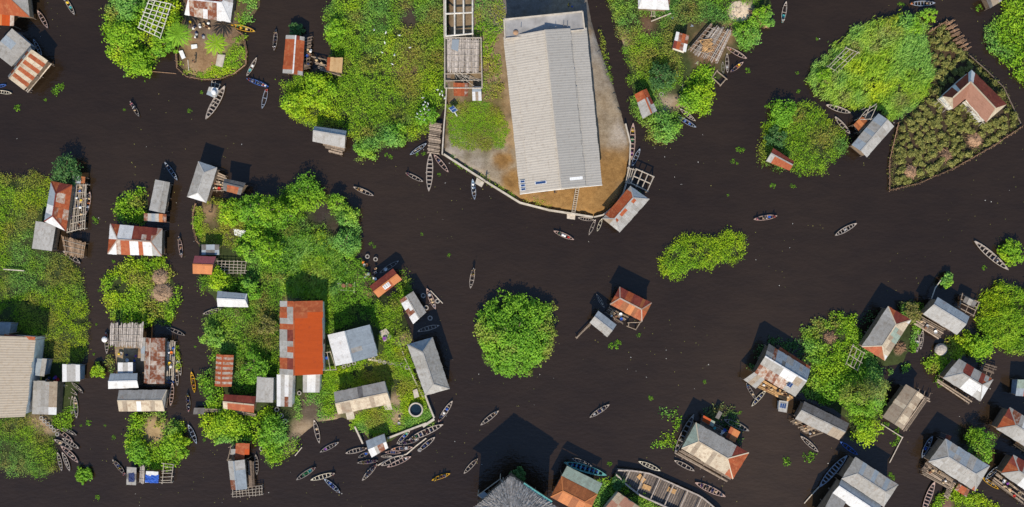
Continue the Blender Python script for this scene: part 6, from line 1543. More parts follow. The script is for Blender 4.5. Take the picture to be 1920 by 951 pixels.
B(351.7, 737, 354, 773, 'd', 'narrow crowded pirogue following the yellow one', [('P', 'yellow', -.38), ('P', 'blue', -.15), ('P', 'tan', .05), ('P', 'white/blue', .2), ('P', 'pink', .4)], ref='the crowded pirogue behind the yellow one')
B(353, 796, 369, 832, 's', 'empty bluish pirogue east of the shrub islet')
B(589, 787, 599, 831, 'w', 'pirogue beached at the sandy landing', [('F', 'tan', -.1)])
B(600, 848, 635.5, 829, 'd', 'dark pirogue with striped cloth cargo off the sandy landing', [('F', 'purple', -.2), ('F', 'black', .05), ('P', 'white', .35)], ref='the dark pirogue off the sandy landing')
B(555.5, 900, 592, 876, 'd', 'dark pirogue full of green crates', [('C', 'green', -.1), ('C', 'green', .08), ('C', 'teal', .2), ('P', 'red', .38)], ref='the pirogue full of green crates')
B(582.7, 900, 627.6, 887.5, 'c', 'pale empty pirogue meeting the blue clad paddler', [('P', 'pink', .4)], ref='the pale pirogue')
B(608, 898, 638, 924, 's', 'slate pirogue steered by a blue clad paddler near the bottom', [('P', 'blue/blue', .0), ('F', 'blue', -.15), ('P', 'white', .3)], ref='the slate pirogue near the bottom')
B(480, 852, 482, 890, 'd', 'thin dark pirogue along the brown deck of the south-west zinc hut')
B(848.6, 751.5, 822, 791, 'w', 'pirogue with blue cargo rounding the grey hip roof corner', [('S', 'blue', -.1), ('F', 'white', .1), ('F', 'navy', .22), ('P', 'red', .42)], ref='the pirogue rounding the hip roof corner')
B(831, 795.6, 766, 825, 'w', 'longest pirogue of the landing crowd with riders and bundles', [('F', 'navy', -.12), ('P', 'orange', .0), ('F', 'navy', .15), ('F', 'green', .3), ('P', 'yellow', .36)], ref='the longest landing pirogue', beam=1.15)
B(815.6, 819.6, 784, 846.5, 'w', 'pirogue lying outside the bent pole boom', [('F', 'navy', -.05), ('F', 'navy', .15), ('B', 'white', .42)])
B(935, 770, 901, 797, 'w', 'empty pale pirogue crossing north of the lodge shadow', [('P', 'white/tan', -.36)], ref='the pirogue north of the lodge shadow')
B(895.6, 860, 869.7, 888, 'w', 'empty pirogue at the edge of the lodge shadow', [('P', 'tan', -.42)], ref='the pirogue at the lodge shadow')
B(809.5, 900.7, 844, 888, 'z', 'yellow ended pirogue with bright passengers in the lower middle', [('P', 'yellow', -.1), ('P', 'pink', .1), ('P', 'white', .25), ('P', 'yellow/yellow', -.38)], ref='the yellow ended pirogue')
B(648, 850, 688, 840, 'w', 'pirogue with a white hatted rider west of the market shelter', [('P', 'white', .2), ('P', 'tan', .36)], ref='the pirogue west of the market shelter')
B(671.7, 858, 693, 848, 'd', 'short dark pirogue under the market awning', [('F', 'blue', .2)])
B(669.6, 868, 708.6, 864, 'd', 'dark pirogue full of brightly dressed people south of the awning', [('P', 'yellow', -.22), ('P', 'purple', .02), ('P', 'blue', .12), ('P', 'white', .2), ('P', 'pink', .32)], ref='the pirogue south of the awning')
B(679, 901, 707, 869.5, 'w', 'pirogue of uniformed riders in dark and white at the foot of the landing', [('P', 'white/navy', -.22), ('P', 'navy', -.05), ('P', 'white/navy', .1), ('P', 'navy', .22), ('P', 'red', .36)], ref='the pirogue of uniformed riders')
B(715, 873, 757, 854, 'w', 'inner of two empty pirogues along the bent boom')
B(726, 876, 771, 856, 'p', 'outer pink ended pirogue along the bent boom', [('F', 'white', .3)], ref='the pink ended pirogue at the boom')
B(744, 832, 768.6, 807.5, 'w', 'pirogue moored diagonally at the landing wall', [('F', 'teal', .25), ('F', 'blue', .05), ('F', 'navy', -.2)])
B(746, 833, 786, 824, 'd', 'dark pirogue squeezed inside the landing crowd', [('P', 'purple', -.2), ('P', 'pink', .1), ('P', 'navy', .25), ('F', 'white', .35)], ref='the dark pirogue inside the landing crowd')
B(733, 843, 774, 839, 'p', 'pirogue with a huge metal basin in the landing crowd', [('F', 'navy', -.1), ('P', 'white', .0), ('D', 'grey', .2), ('F', 'orange', -.35)], ref='the basin pirogue')
B(722, 848, 752, 849, 'p', 'brown pirogue with navy bundles in the landing crowd', [('F', 'navy', -.1), ('F', 'navy', .05)])
B(714, 856, 735, 856, 'w', 'shortest pale pirogue right under the awning edge', [])
B(1105.7, 783, 1142.7, 758.6, 'w', 'pirogue with two riders leaving a wake north of the orange brown roof', [('P', 'blue', .02), ('P', 'white', .14), ('F', 'grey', -.25)], ref='the pirogue leaving a wake')
B(1057.7, 867, 1137, 891, 't', 'big teal pirogue with blue benches behind the orange brown roof', [('F', 'blue', x) for x in (-.3, -.2, -.1, 0, .1, .2, .3)], beam=1.35, ref='the big teal pirogue')
B(1072, 859, 1110.5, 874, 'd', 'dark pirogue hugging the big teal one', [])
B(1197, 865, 1237.8, 882.7, 'c', 'cream empty pirogue north of the big barge')
B(1301, 776.6, 1265, 850, 'd', 'long brown pirogue against the west end of the four-coloured roof', [('F', 'tan', .15), ('F', 'tan', .3)], beam=1.25, ref='the pirogue west of the four-coloured roof')
B(1399, 718.5, 1417, 749, 'd', 'dark pirogue under the patched roof house', [('P', 'sky/blue', -.36), ('F', 'tan', .2)], ref='the dark pirogue under the patched roof house')
B(1436, 732, 1409, 762, 'c', 'white rimmed pirogue with blue cargo at the patched roof landing', [('F', 'navy', -.15), ('F', 'navy', .05), ('F', 'navy', .25)], ref='the white rimmed pirogue')
B(1501, 817.5, 1534, 847, 'w', 'small grey pirogue off the long weathered hut', [])
B(1575, 828, 1608, 853, 'b', 'blue pirogue at the shore north of the bottom hip roof house', [('F', 'navy', .1)], ref='the blue pirogue north of the bottom roofs')
B(1588, 853.7, 1536, 913, 's', 'long slate pirogue along the west wall of the bottom hip roof house', beam=1.2)
B(1303, 904.6, 1360, 931, 'p', 'pirogue with passengers south of the four-coloured roof', [('P', 'purple', -.3), ('P', 'tan', -.12), ('P', 'blue', .05), ('F', 'tan', .2), ('P', 'white', .38)], ref='the pirogue south of the four-coloured roof')
B(1264, 863, 1302, 883, 'w', 'pale pirogue half under the long timber deck', [])
B(1357, 786, 1404, 808, 'd', 'dark pirogue behind the orange awnings', [])
B(1118.5, 552, 1133, 577, 'd', 'small pirogue west of the rust red hip roof', [])
B(1151, 598, 1164, 605, 'p', 'tiny canoe between the two huts on the open water', [])
B(1720.6, 619, 1719, 660.5, 'w', 'left of two pirogues beside the broad brown plank deck', [('B', 'white', .05)])
B(1730, 619, 1725.7, 655, 'w', 'right of two pirogues beside the broad brown plank deck', [])
B(1748, 817.5, 1728, 858, 's', 'bluish pirogue north-west of the big grey hip roof', [('P', 'white', -.2), ('F', 'blue', .1)], ref='the pirogue north-west of the big grey hip roof')
B(1752, 903, 1730, 962, 'p', 'long brown pirogue below the timber landing at the bottom edge', beam=1.1)
B(1876, 873, 1847, 899, 's', 'slate pirogue between the two lower right hip roofs', [])
B(1872, 917, 1841, 895, 'z', 'yellow brown plank punt beside the lower right pole deck', [])
for a, l in (((134.6, 717, 156, 737), 'outer pirogue just below the white zinc hut'), ((119, 721, 145, 741), 'inner pirogue just below the white zinc hut'), ((136, 742, 134.6, 776.6), 'left of two upright pirogues east of the grey sheet hut'),
             ((141, 743.6, 144, 784), 'right of two upright pirogues east of the grey sheet hut'), ((116, 803, 144, 816), 'topmost dark pirogue of the fanned group'), ((105.6, 804, 137, 828), 'second pirogue from the top of the fanned group'),
             ((117, 822, 148, 841), 'third pirogue of the fanned group with a pale bow'), ((102, 824, 136, 843), 'fourth pirogue of the fanned group'), ((115, 836, 147, 867), 'fifth and longest pirogue of the fanned group'),
             ((117, 848, 131, 883), 'sixth pirogue of the fanned group'), ((108, 848, 116, 883), 'lowest narrow pirogue of the fanned group'), ((112, 742, 131, 747), 'short pirogue among the weeds east of the grey sheet hut')):
    B(*a, 'd' if 'dark' in l or 'outer' in l else 'p' if 'fifth' in l or 'second' in l else 'w', l, [('S', 'tan', -.2)] if 'right of' in l or 'fourth' in l else [])
B(211, 861.6, 235, 890, 'd', 'dark pirogue with paddlers approaching the tarpaulin shelter', [('P', 'pink', .4), ('P', 'yellow', .05), ('F', 'navy', -.1), ('P', 'tan', -.36)], ref='the pirogue approaching the tarpaulin shelter')
B(888.6, 502, 882, 541, 'w', 'pirogue with a standing poler on the open lake', [('Q', 'tan/tan', -.42), ('P', 'yellow', -.2)], ref='the open lake pirogue')
B(800, 540.7, 816.7, 580, 'p', 'laden pirogue among tyres near the grey and white hut', [('D', 'grey', -.18), ('F', 'tan', .05), ('S', 'tan', .15), ('B', 'white', .34)], ref='the laden pirogue among the tyres')
B(783, 621, 823.7, 610, 'w', 'empty pirogue in the shade north of the large grey hip roof', [])
B(712, 512, 748, 489, 'd', 'dark pirogue moored behind the small red gable', [('B', 'white', -.2)])

def barge():
    a, b = W(1156, 884, .5), W(1352, 972, .5); L_ = (b - a).length; Bm = 4.6; c = (a + b) / 2; ang = math.atan2(b.y - a.y, b.x - a.x)
    root = empty('wooden_barge', (c.x, c.y, 0), 'broad empty wooden barge cut by the bottom edge', 'barge'); root.rotation_euler = (0, 0, ang)
    n = 26; hull = MB(); fl = MB(); gun = MB()
    def st(t):
        w = Bm / 2 * (max(0, min(1, (t + 1) / .55)) ** .55 if t < -.45 else 1) * (max(0, (1 - t) / .5) ** .5 if t > .5 else 1)
        return max(.5 if t < -.9 else .3, w), .9 + .5 * abs(t) ** 4
    for i in range(n):
        t0, t1 = -1 + 2 * i / n, -1 + 2 * (i + 1) / n; x0, x1 = t0 * L_ / 2, t1 * L_ / 2; (w0, z0), (w1, z1) = st(t0), st(t1)
        for s in (1, -1):
            hull.slab([(x0, s * w0, z0), (x1, s * w1, z1), (x1, s * w1 * .86, -.3), (x0, s * w0 * .86, -.3)], .09, M['hull'], .4)
            gun.slab([(x0, s * (w0 + .08), z0 + .05), (x1, s * (w1 + .08), z1 + .05), (x1, s * (w1 - .20), z1 + .05), (x0, s * (w0 - .20), z0 + .05)], .08, M['gun'], .5)
        fl.slab([(x0, w0 * .85, .05), (x1, w1 * .85, .05), (x1, -w1 * .85, .05), (x0, -w0 * .85, .05)], .1, M['hulld'], .1 + .5 * random.random())
    hull.build('hull', root); fl.build('floor_boards', root); gun.build('gunwale', root)
    for k in range(7):
        t = -.80 + 1.60 * k / 6; w, z = st(t); tb = MB(); tb.box((t * L_ / 2, 0, z - .16), .20, w * 2 - .1, .1, M['gun'], rnd=.5); tb.build('thwart', root)
    for k in range(44):
        t = -.86 + 1.72 * k / 43; w, z = st(t); tb = MB(); tb.box((t * L_ / 2, 0, .07), .08, w * 1.6, .08, M['wood'], rnd=random.random()); tb.build('rib', root)
    for i, (t, s) in enumerate(((-.55, .3), (-.40, -.2), (.02, .4))):
        mb = MB(); mb.box((t * L_ / 2, s * Bm / 2, .12), 1.6, .9, .12, M['woodo'], U(-.4, .4)); mb.build('loose_board', root)
barge()

# tyres
for i, (x, y) in enumerate(((697, 504.5), (688.5, 481), (704, 485.7))): pass
tyre(689, 481, 'left of two pale tyres in the clutter behind the small red gable', s=.9); tyre(704.5, 486, 'right of two pale tyres in the clutter behind the small red gable', s=.9)
for x, y in ((793.6, 554.5), (799.5, 577), (806.5, 596.5), (820.5, 564.5)): tyre(x, y, 'tyre half sunk in the shaded water beside the grey and white hut', 'tyres in the water by the grey and white hut', .05)
for x, y in ((700.5, 672), (712, 677), (721, 679.5), (732, 681)): tyre(x, y, 'shaded tyre in the row along the low plank path', 'shaded tyres along the plank path', .5, .8)
tyre(743.5, 682.5, 'first of three bright tyres ending the plank path', z=.5, s=.9); tyre(754, 684, 'middle of three bright tyres ending the plank path', z=.5, s=.9); tyre(763.5, 689, 'last of three bright tyres nearest the large grey hip roof', z=.5, s=.9)
for x, y in ((645, 687), (654, 684), (664, 681)): tyre(x, y, 'tyre half hidden at the foot of the white and slate gable', 'tyres at the white and slate gable', .5, .8)
tyre(519.3, 767.5, 'uppermost of three tyres stepping down from the pale sheet hut', z=.6); tyre(527.3, 779.3, 'middle of three tyres stepping down from the pale sheet hut', z=.6); tyre(534.5, 789.7, 'lowest of three tyres stepping down from the pale sheet hut', z=.6)
tyre(561.6, 736.7, 'single tyre between the two right sheet huts', z=.6, s=.9); tyre(491, 841, 'single dark tyre at the mud point by the south-west zinc hut', z=.4); tyre(1239.8, 177, 'single tyre on the path beside the narrow grey hut', z=.6, s=.9)
for x, y in ((78, 783.5), (84, 789.5), (90, 795), (96.5, 800), (102, 806.5), (108, 814)): tyre(x, y, 'tyre in the line from the grey sheet hut to the fanned pirogues', 'tyres in line above the fanned pirogues', .6, .85)

# well, slabs, tank, panels
def well():
    root = empty('round_tank', W(780.5, 767, .4), 'round concrete water tank with dark open top near the landing', 'tank'); b = MB(); n = 32
    b.lathe((0, 0, 0), [(1.32, -.2), (1.36, .95), (1.33, 1.0), (1.10, 1.0), (1.08, .5)], M['conc'], n, .5); me = b.mesh('wall'); bm = bmesh.new(); bm.from_mesh(me)
    bmesh.ops.delete(bm, geom=[f for f in bm.faces if len(f.verts) > 4], context='FACES_ONLY'); bm.to_mesh(me); bm.free(); link('wall', me, root)
    w = MB(); w.lathe((0, 0, .4), [(1.12, 0), (1.12, .12)], M['tank'], n); w.build('water_surface', root)
well()
def slab(label, quad, z, mk, name='concrete_slab', th=.35, cat='slab'):
    mb = MB(W(*quad[0], 0)); mb.slab([W(x, y, z) for x, y in quad], th, M[mk], .5); return tag(mb.build(name, None, tuple(W(*quad[0], 0))), label, cat)
slab('white slab lying in the sand below the young palm', [(408, 102), (422, 103), (417, 126), (404, 123)], .95, 'conc')
slab('grey slab beside the round concrete water tank', [(774, 732), (782, 729), (786, 744), (777, 747)], .9, 'conc')
slab('stained square slab with purple cloth between the paths', [(711, 622), (724, 616), (735, 632), (720, 641)], .9, 'conc')
slab('concrete porch slab at the west end of the long cream shed', [(648, 774), (662, 771), (666, 786), (651, 787)], .6, 'conc'); slab('brown porch slab at the east end of the long cream shed', [(719, 760), (733, 757), (736, 768), (722, 769)], .6, 'conc')
slab('small plank step at the seawall below the hall ladder', [(1063, 399), (1079, 401), (1078, 412), (1063, 410)], .7, 'woodl', 'landing_step', .12, 'step'); slab('small concrete landing step at the south-west yard wall', [(894, 333), (908, 342), (903, 351), (891, 344)], .9, 'conc', 'landing_step', .6, 'step')
cargo('F', 'purple', W(722, 634, .92), 'spread on the stained square slab', 0, scale=1.6)
def panel_post():
    root = empty('solar_panel', W(850, 207, .9), 'blue solar panel on a slanted white post in the lawn', 'solar panel'); c = [W(841, 203, 2.1), W(850, 198, 2.5), W(858, 207, 2.5), (0, 0, 0)]; c[3] = c[0] + c[2] - c[1]
    b = MB(root.location); b.slab(c, .06, M['frame']); b.build('frame', root); ce = sum(c, Vector()) / 4
    for i in range(2):
        d = MB(root.location); f = lambda s, t: lerp(lerp(c[0], c[1], s), lerp(c[3], c[2], s), t) + Vector((0, 0, .03)); d.slab([f(.06, (i + .05) / 2), f(.94, (i + .05) / 2), f(.94, (i + .93) / 2), f(.06, (i + .93) / 2)], .01, M['solar']); d.build('cells', root)
    pole(root, ce - Vector((0, 0, .1)), W(857, 218, .85), .12, 'frame', 'post')
panel_post()
def ladder():
    root = empty('ladder', W(1078, 376, .9), 'long pale ladder lying from the hall to the seawall', 'ladder'); a0, a1, b0, b1 = W(1080, 352, 1.6), W(1086, 352, 1.6), W(1072, 399, 1.3), W(1078, 399, 1.3)
    pole(root, a0, b0, .07, 'woodl', 'rail'); pole(root, a1, b1, .07, 'woodl', 'rail')
    for i in range(13): t = (i + .5) / 13; pole(root, lerp(a0, b0, t), lerp(a1, b1, t), .055, 'woodl', 'rung')
ladder()
lattice('white timber roof frame without sheets on the leafy islet at the top', [(280, 0), (321, 8), (299, 71), (260, 51)], 8, 5, z=2.9, r=.085, mk='beam', jit=.14, name='unfinished_hut', cat='unfinished hut')
def floattoilet():
    root = canopy('white float hut with a round tank on its roof by the sandy islet', [(392, 163), (409, 166), (403, 184), (387, 177)], 'lww/uul', z=1.7, wallm='wallw', name='float_hut', cat='hut')
    b = MB(root.location); b.lathe(W(402, 174, 1.95), [(.42, 0), (.44, .5), (.36, .62), (.14, .68)], M['c_white'], 14); b.build('tank', root); lattice('thin rail frame joining the float hut to the sandy islet', [(398, 153), (411, 158), (409, 168), (396, 163)], 2, 3, z=1.0, r=.06)
floattoilet()
def walkway():
    root = empty('plank_walkway', W(430, 775), 'weathered plank walkway along the front of the maroon gable', 'walkway'); deck(root, [(384, 766), (440, 768), (480, 776), (478, 784)][:2] + [(440, 775), (384, 773)], 1.0, 'wood', along=0, w=.3, missing=0); deck(root, [(438, 768), (480, 776), (478, 783), (436, 776)], .95, 'wood', w=.3, missing=0)
walkway()
canopy('small black boxed float at the west end of the plank walkway', [(364, 765), (384, 765), (383, 777), (362, 777)], 'dd', z=.9, dz=.05, wallm='c_black', name='float_box', cat='float')
wall_path('low_wall', [(797, 741), (806, 765), (814, 784)], -.6, 1.0, .3, 'conc', 'low wall from the grey hip roof down to the landing corner'); wall_path('low_wall', [(814, 786), (793, 800)], -.6, .95, .45, 'conc', 'short quay wall at the landing corner'); wall_path('low_wall', [(799, 794), (760, 809), (727, 822)], -.6, .95, .35, 'conc', 'long quay wall behind the moored landing pirogues')
wall_path('low_wall', [(665, 800), (672, 815), (680, 832)], -.5, .8, .3, 'conc', 'short pale wall west of the market shelter'); wall_path('plank_path', [(690, 674), (720, 679), (748, 684)], .2, .6, .35, 'woodl', 'low grey plank path lined with tyres', 'path'); wall_path('dirt_edging', [(748, 640), (758, 670), (776, 710), (793, 745)], .1, .6, .22, 'conc', 'thin edging along the west side of the large grey hip roof', 'edging')
wall_path('pole_boom', [(708, 873), (735, 858), (762, 852), (782, 835), (799, 822)], .1, .26, .22, 'woodl', 'bent floating pole boom enclosing the landing crowd', 'boom'); wall_path('pole_boom', [(1536, 913), (1522, 928), (1508, 944)], .1, .24, .16, 'woodl', 'slim pole trailing from the long slate pirogue', 'pole')
wall_path('pole_line', [(1652, 795), (1693, 821)], .2, .34, .15, 'woodl', 'thin pole line from the tan striped gable to the water', 'pole'); wall_path('pole_line', [(1693, 819), (1668, 868)], .2, .34, .15, 'woodl', 'thin pole line running south over the water weeds', 'pole'); wall_path('pole_line', [(807, 545), (830, 569)], .15, .3, .14, 'woodl', 'slim pole beside the laden pirogue among tyres', 'pole')
wall_path('pole_line', [(604, 132), (640, 143)], 1, 1.14, .14, 'wood', 'stray pole in front of the plank roof shed', 'pole'); wall_path('pole_line', [(1747, 560), (1754, 540), (1764, 526)], 1.2, 1.34, .14, 'woodl', 'bent pole north of the slate gable house', 'pole'); wall_path('pole_line', [(284, 134), (330, 138)], .05, .2, .12, 'brush', 'orange brown pole floating off the leafy islet', 'pole')
wall_path('pole_line', [(1221, 40), (1258, 25)], .9, 1.1, .18, 'woodl', 'pale pole lying on the grass below the white roof', 'pole'); wall_path('pole_line', [(6, 505), (45, 508)], .9, 1.1, .18, 'woodl', 'pale pole lying in the left meadow', 'pole'); wall_path('pole_line', [(553, 912 - 350 + 293), (566, 839)], .2, .35, .14, 'woodl', 'white stick off the mud point', 'pole')
wall_path('low_wall', [(352, 112), (354, 132)], .4, .7, .14, 'woodl', 'slim plank standing near the west edge of the sandy islet', 'plank')
lattice('raw bent pole frame among the weeds west of the rust ended house', [(1601, 648), (1622, 664), (1606, 694), (1588, 682)], 3, 4, z=1.4, r=.07, mk='woodl', jit=.25); lattice('narrow ladder of poles on the grass below the white roof', [(1222, 18), (1229, 18), (1228, 30), (1221, 30)], 2, 5, z=.9, r=.06)
lattice('white cross frame with two brown jars in the meadow', [(636, 531), (664, 531), (664, 546), (638, 544)], 3, 3, z=1.0, r=.08, mk='beam')
for x, l in ((645, 'left'), (657, 'right')):
    b = MB(); b.lathe(W(x, 535, 1.0), [(.3, 0), (.48, .25), (.42, .55), (.25, .7), (.3, .76)], M['c_brown'], 12); tag(b.build('clay_jar'), f'{l} brown clay jar on the white cross frame', 'jar')
lattice('dark pole frame at the north of the south-west zinc hut', [(432, 838), (445, 834), (443, 862), (428, 862)], 3, 3, z=1.6, r=.07, mk='wood'); lattice('small frame box with a blue barrel beside the white and slate gable', [(609, 662), (620, 659), (630, 692), (607, 694)], 2, 3, z=1.2, r=.08, mk='woodl')
cargo('D', 'blue', W(614, 671, .6), 'inside the small frame box by the white and slate gable')
b = MB(); c_ = W(1763, 655, .4); b.lathe(c_, [(1.15, 0), (1.15, .45), (.9, .75), (.3, .95), (.05, 1.0)], M['thatch'], 16); tag(b.build('thatched_cone'), 'round grey thatched cone on the islet south of the plank deck', 'thatched cone')
b = MB(); b.slab([W(438, 429, .7), W(462, 433, .9), W(461, 446, .9), W(440, 441, .7)], .08, M['c_white']); tag(b.build('white_sheet'), 'crumpled white sheet lying in the sandy clearing', 'sheet')
for nm, q in (('white laundry sheet by the west palm of the sandy islet', [(335, 96), (342, 94), (348, 108), (341, 111)]), ('white sack cloth heap west of the sandy islet centre', [(358, 84), (369, 83), (370, 90), (359, 92)])):
    c_ = [W(x, y, .75) for x, y in q]; b = MB(); b.slab(c_, .12, M['c_white']); tag(b.build('cloth'), nm, 'cloth')

# people ashore
person(W(397, 398, .55), 1.2, 'person in black top standing on the sandy landing by the grey hip roof', 'black', 'navy', 'stand')
person(W(367, 118, .6), 2.0, 'person in brown top standing in the sand west of the white slab', 'brown', 'black', 'stand')
person(W(1065, 12, .95), 0.4, 'person in yellow top standing behind the concrete annex', 'yellow', 'black', 'stand')
person(W(911, 339, 1.0), .4, 'person in dark top standing at the landing step of the yard wall', 'navy', 'black', 'stand')
person(W(1039, 361, .95), .4, 'person in dark top standing by the south wall of the hall', 'black', 'brown', 'stand')

# white birds over the wide bank
def birds():
    b = MB(); b.lathe((0, 0, .28), [(.03, -.10), (.13, -.02), (.15, .08), (.09, .17), (.05, .20)], M['bird'], 9); b.tube((.06, 0, .42), (.17, 0, .62), .045, .035, M['bird'], 6); b.lathe((.19, 0, .60), [(.03, 0), (.06, .04), (.05, .09), (.01, .11)], M['bird'], 8)
    b.tube((-.08, 0, .34), (-.32, 0, .28), .08, .02, M['bird'], 6); me = b.mesh('body'); bk = MB(); bk.tube((.22, 0, .65), (.36, 0, .62), .018, .004, M['beak'], 5); mk = bk.mesh('beak'); lg = MB(); lg.tube((0, .04, 0), (0, .04, .22), .012, .012, M['beak'], 5); ml = lg.mesh('leg')
    spots = [(793, 184), (797.6, 192), (803, 195), (794, 197), (801, 200), (789, 209), (796, 205), (804, 207), (783, 214), (790, 216), (798, 213), (803, 217), (787, 223), (796, 225), (782, 220), (821, 169), (825, 177), (830, 179), (834, 185), (829, 172)]
    for i, (x, y) in enumerate(spots + [(702, 57), (724, 62), (749, 67), (722, 81), (717, 99), (769, 90), (740, 104), (736, 121)]):
        o = link('white_bird', me, None, W(x, y, 1.9 if i < 20 else 1.4)); o.rotation_euler = (0, 0, U(0, 6.3)); s = U(.8, 1.05); o.scale = (s, s, s)
        tag(o, 'white bird roosting in the shaded bush near the straight pale wall' if i < 20 else 'white bird standing scattered in the wide green crop bank', 'bird', 'birds in the shaded bush' if i < 20 else 'birds scattered in the crop bank')
        for m in (mk, ml, ml): link(m.name.split('.')[0], m, o)
birds()

# floating weed clumps
for x, y, r in ((33, 202, 10), (109, 165, 9), (104, 172, 9), (116, 162, 7), (85, 187, 5), (233, 206, 4), (355, 208, 5), (378, 173, 5)): weed(x, y, r, 'weed clump afloat in the north-west reach above the left bank', 'weed clumps of the north-west reach')
for x, y, r in ((1402, 132, 7), (1532, 73, 4), (1495, 137, 4), (1497, 171, 6), (1437, 200, 5), (1449, 208, 5), (1385, 281, 8), (1393, 281, 7), (1374, 302, 5), (1382, 306, 4), (1449, 348, 7), (1487, 349, 6), (1500, 329, 6), (1562, 302, 7), (1365, 366, 3), (1687, 7, 6), (1693, 9, 5), (1835, 15, 9)): weed(x, y, r, 'weed clump afloat in the wide reach east of the market hall', 'weed clumps of the eastern reach')
for x, y, r in ((791, 439, 4), (842, 478, 6), (695, 457, 5), (702, 463, 4), (732, 294, 7), (724, 290, 5), (823, 327, 4), (795, 288, 6), (782, 288, 5), (1146, 648, 9), (1157, 646, 11), (1160, 642, 8), (1198, 628, 5), (1220, 746, 7), (1321, 716, 6), (1387, 774, 5), (1199, 362, 5)): weed(x, y, r, 'weed clump afloat on the central open water', 'weed clumps of the central water')
weed(1475, 866, 14, 'largest tuft of floating weed between the four-coloured roof and the long slate pirogue'); weed(1518, 856, 13, 'leafy floating tuft just below the small grey pirogue'); weed(1143, 870, 8, 'single floating tuft beside the big teal pirogue'); weed(1845, 680 - 178, 6, 'small floating tuft below the large grey pirogue')
for x, y, r in ((166, 793, 7), (152, 798, 4), (213, 820, 5), (183, 933, 7), (197, 798, 3), (383, 825, 5), (186, 545, 4), (181, 608, 4), (176, 664, 4), (213, 490, 5), (366, 650, 4), (176, 410, 6), (180, 415, 6)): weed(x, y, r, 'weed clump afloat in the western channels', 'weed clumps of the western channels')
for x, y, r in ((1680, 810, 10), (1685, 822, 10), (1677, 832, 9), (1661, 797, 8), (1688, 800, 7), (1669, 890, 8), (1674, 896, 6), (1757, 712, 8), (1762, 722, 7)): weed(x, y, r, 'weed clump afloat near the houses at the lower right', 'weed clumps of the south-east')
for x, y, r in ((1262, 268 + 510 - 250, 1),): pass
def specks():
    n = 900; x = RNG.uniform(0, 1920, n * 3); y = RNG.uniform(0, 951, n * 3); keep = fbm(x, y, 160, 5) > .50; x, y = x[keep][:n], y[keep][:n]; m = len(x)
    P = np.array([tuple(W(a, b_, .02)) for a, b_ in zip(x, y)]); P[:, 2] = .02
    Nn = np.tile([0, 0, 1.0], (m, 1)) + RNG.normal(size=(m, 3)) * .12; col = palette(m, P[:, 0], P[:, 1], 'dry', RNG.random(m)); w = RNG.random(m) < .18; col[w] = (.6, .6, .56)
    tag(leaf_object('leaf_litter', P, Nn, RNG.uniform(.08, .26, m) ** 1.0, np.full(m, .7), col), 'scattered leaf scraps and foam specks floating on the dark water', 'leaf litter', kind='stuff')
specks()

# household clutter on the decks
K = clutter
K('the pole deck by the zinc and rust house', [(136, 350), (162, 348), (157, 428), (128, 434)], 1.15, 'B:tan F:yellow S:white F:navy F:black B:brown F:pink S:tan F:white C:brown F:blue S:white F:black F:tan')
K('the west deck of the channel compound', [(313, 645), (327, 645), (324, 708), (310, 708)], 1.1, 'B:orange F:navy F:blue F:white B:yellow S:white F:navy')
K('the sandy floor of the channel compound', [(218, 655), (258, 655), (258, 678), (220, 678)], .65, 'B:white S:yellow F:blue F:purple B:grey F:navy')
K('the shaded strip behind the grey sheet hut', [(88, 704), (116, 706), (116, 716), (88, 714)], .7, 'B:red F:blue B:white F:red B:purple B:orange F:navy')
K('the cluttered shore north of the red gable', [(672, 488), (706, 492), (712, 520), (690, 535)], .7, 'B:white F:orange S:tan S:white F:brown B:grey F:tan C:brown S:white D:grey F:black B:yellow C:grey F:white S:brown')
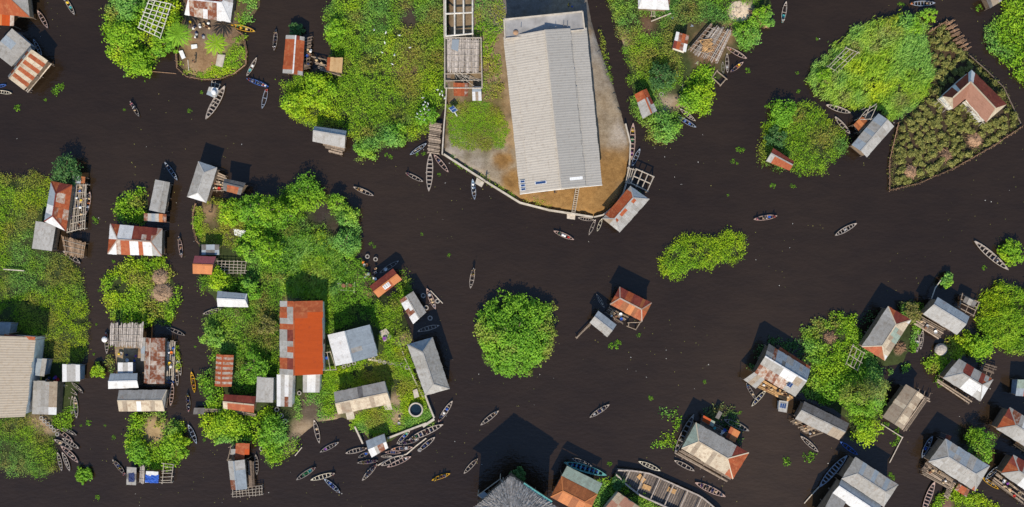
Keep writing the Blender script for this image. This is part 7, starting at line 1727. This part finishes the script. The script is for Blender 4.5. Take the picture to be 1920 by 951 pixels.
K('the littered deck east of the red gable hut', [(574, 80), (584, 78), (582, 126), (570, 130)], 1.05, 'B:blue F:navy S:white F:tan F:white B:brown')
K('the plank walk to the tan roofed shed', [(588, 108), (612, 112), (634, 134), (604, 130)], .95, 'F:tan S:tan F:sky B:white F:brown S:white')
K('the north porch of the sandy islet house', [(352, 40), (400, 42), (398, 54), (358, 54)], .7, 'C:brown S:white C:tan S:tan F:white B:yellow S:white F:black F:navy C:tan B:grey')
K('the debris patch south of the islet porch', [(354, 55), (385, 56), (384, 72), (362, 72)], .65, 'F:navy F:grey F:black S:grey F:navy F:white')
K('the gap deck beside the dark hut', [(398, 325), (418, 332), (416, 360), (396, 358)], 1.1, 'F:tan F:brown S:white B:red S:tan F:orange')
K('the platform between the two open water huts', [(1140, 578), (1172, 592), (1165, 605), (1140, 590)], 1.05, 'B:white S:tan F:tan B:blue F:brown S:white')
K('the landing south of the patched roof house', [(1434, 716), (1484, 742), (1474, 750), (1424, 726)], 1.3, 'F:white S:tan F:tan B:tan F:brown F:black C:brown S:tan')
K('the plank landing of the long weathered hut', [(1484, 790), (1498, 790), (1538, 812), (1522, 818)], 1.1, 'C:tan F:tan S:tan F:brown C:brown S:grey')
K('the deck of the lower right red hip roof', [(1876, 894), (1918, 926), (1912, 940), (1866, 905)], 1.1, 'B:red F:red F:purple S:tan F:black F:white S:tan C:tan F:navy B:white F:tan')
K('the timber landing of the big grey hip roof', [(1745, 872), (1786, 900), (1774, 914), (1735, 888)], 1.1, 'F:tan S:white C:tan F:brown S:tan')
K('the plank deck of the slate gable house', [(1730, 596), (1768, 617), (1758, 632), (1718, 608)], 1.2, 'B:white F:brown S:tan B:grey')
K('the north platform of the four-coloured roof', [(1322, 786), (1380, 815), (1372, 828), (1316, 794)], 1.1, 'B:white F:navy F:teal B:blue S:grey')
K('the sand beside the round tank', [(735, 770), (765, 770), (765, 795), (735, 800)], .6, 'S:tan B:grey')
K('the yard north of the concrete annex', [(1050, -5), (1095, -5), (1095, 15), (1050, 15)], 1.0, 'B:white J:blue')
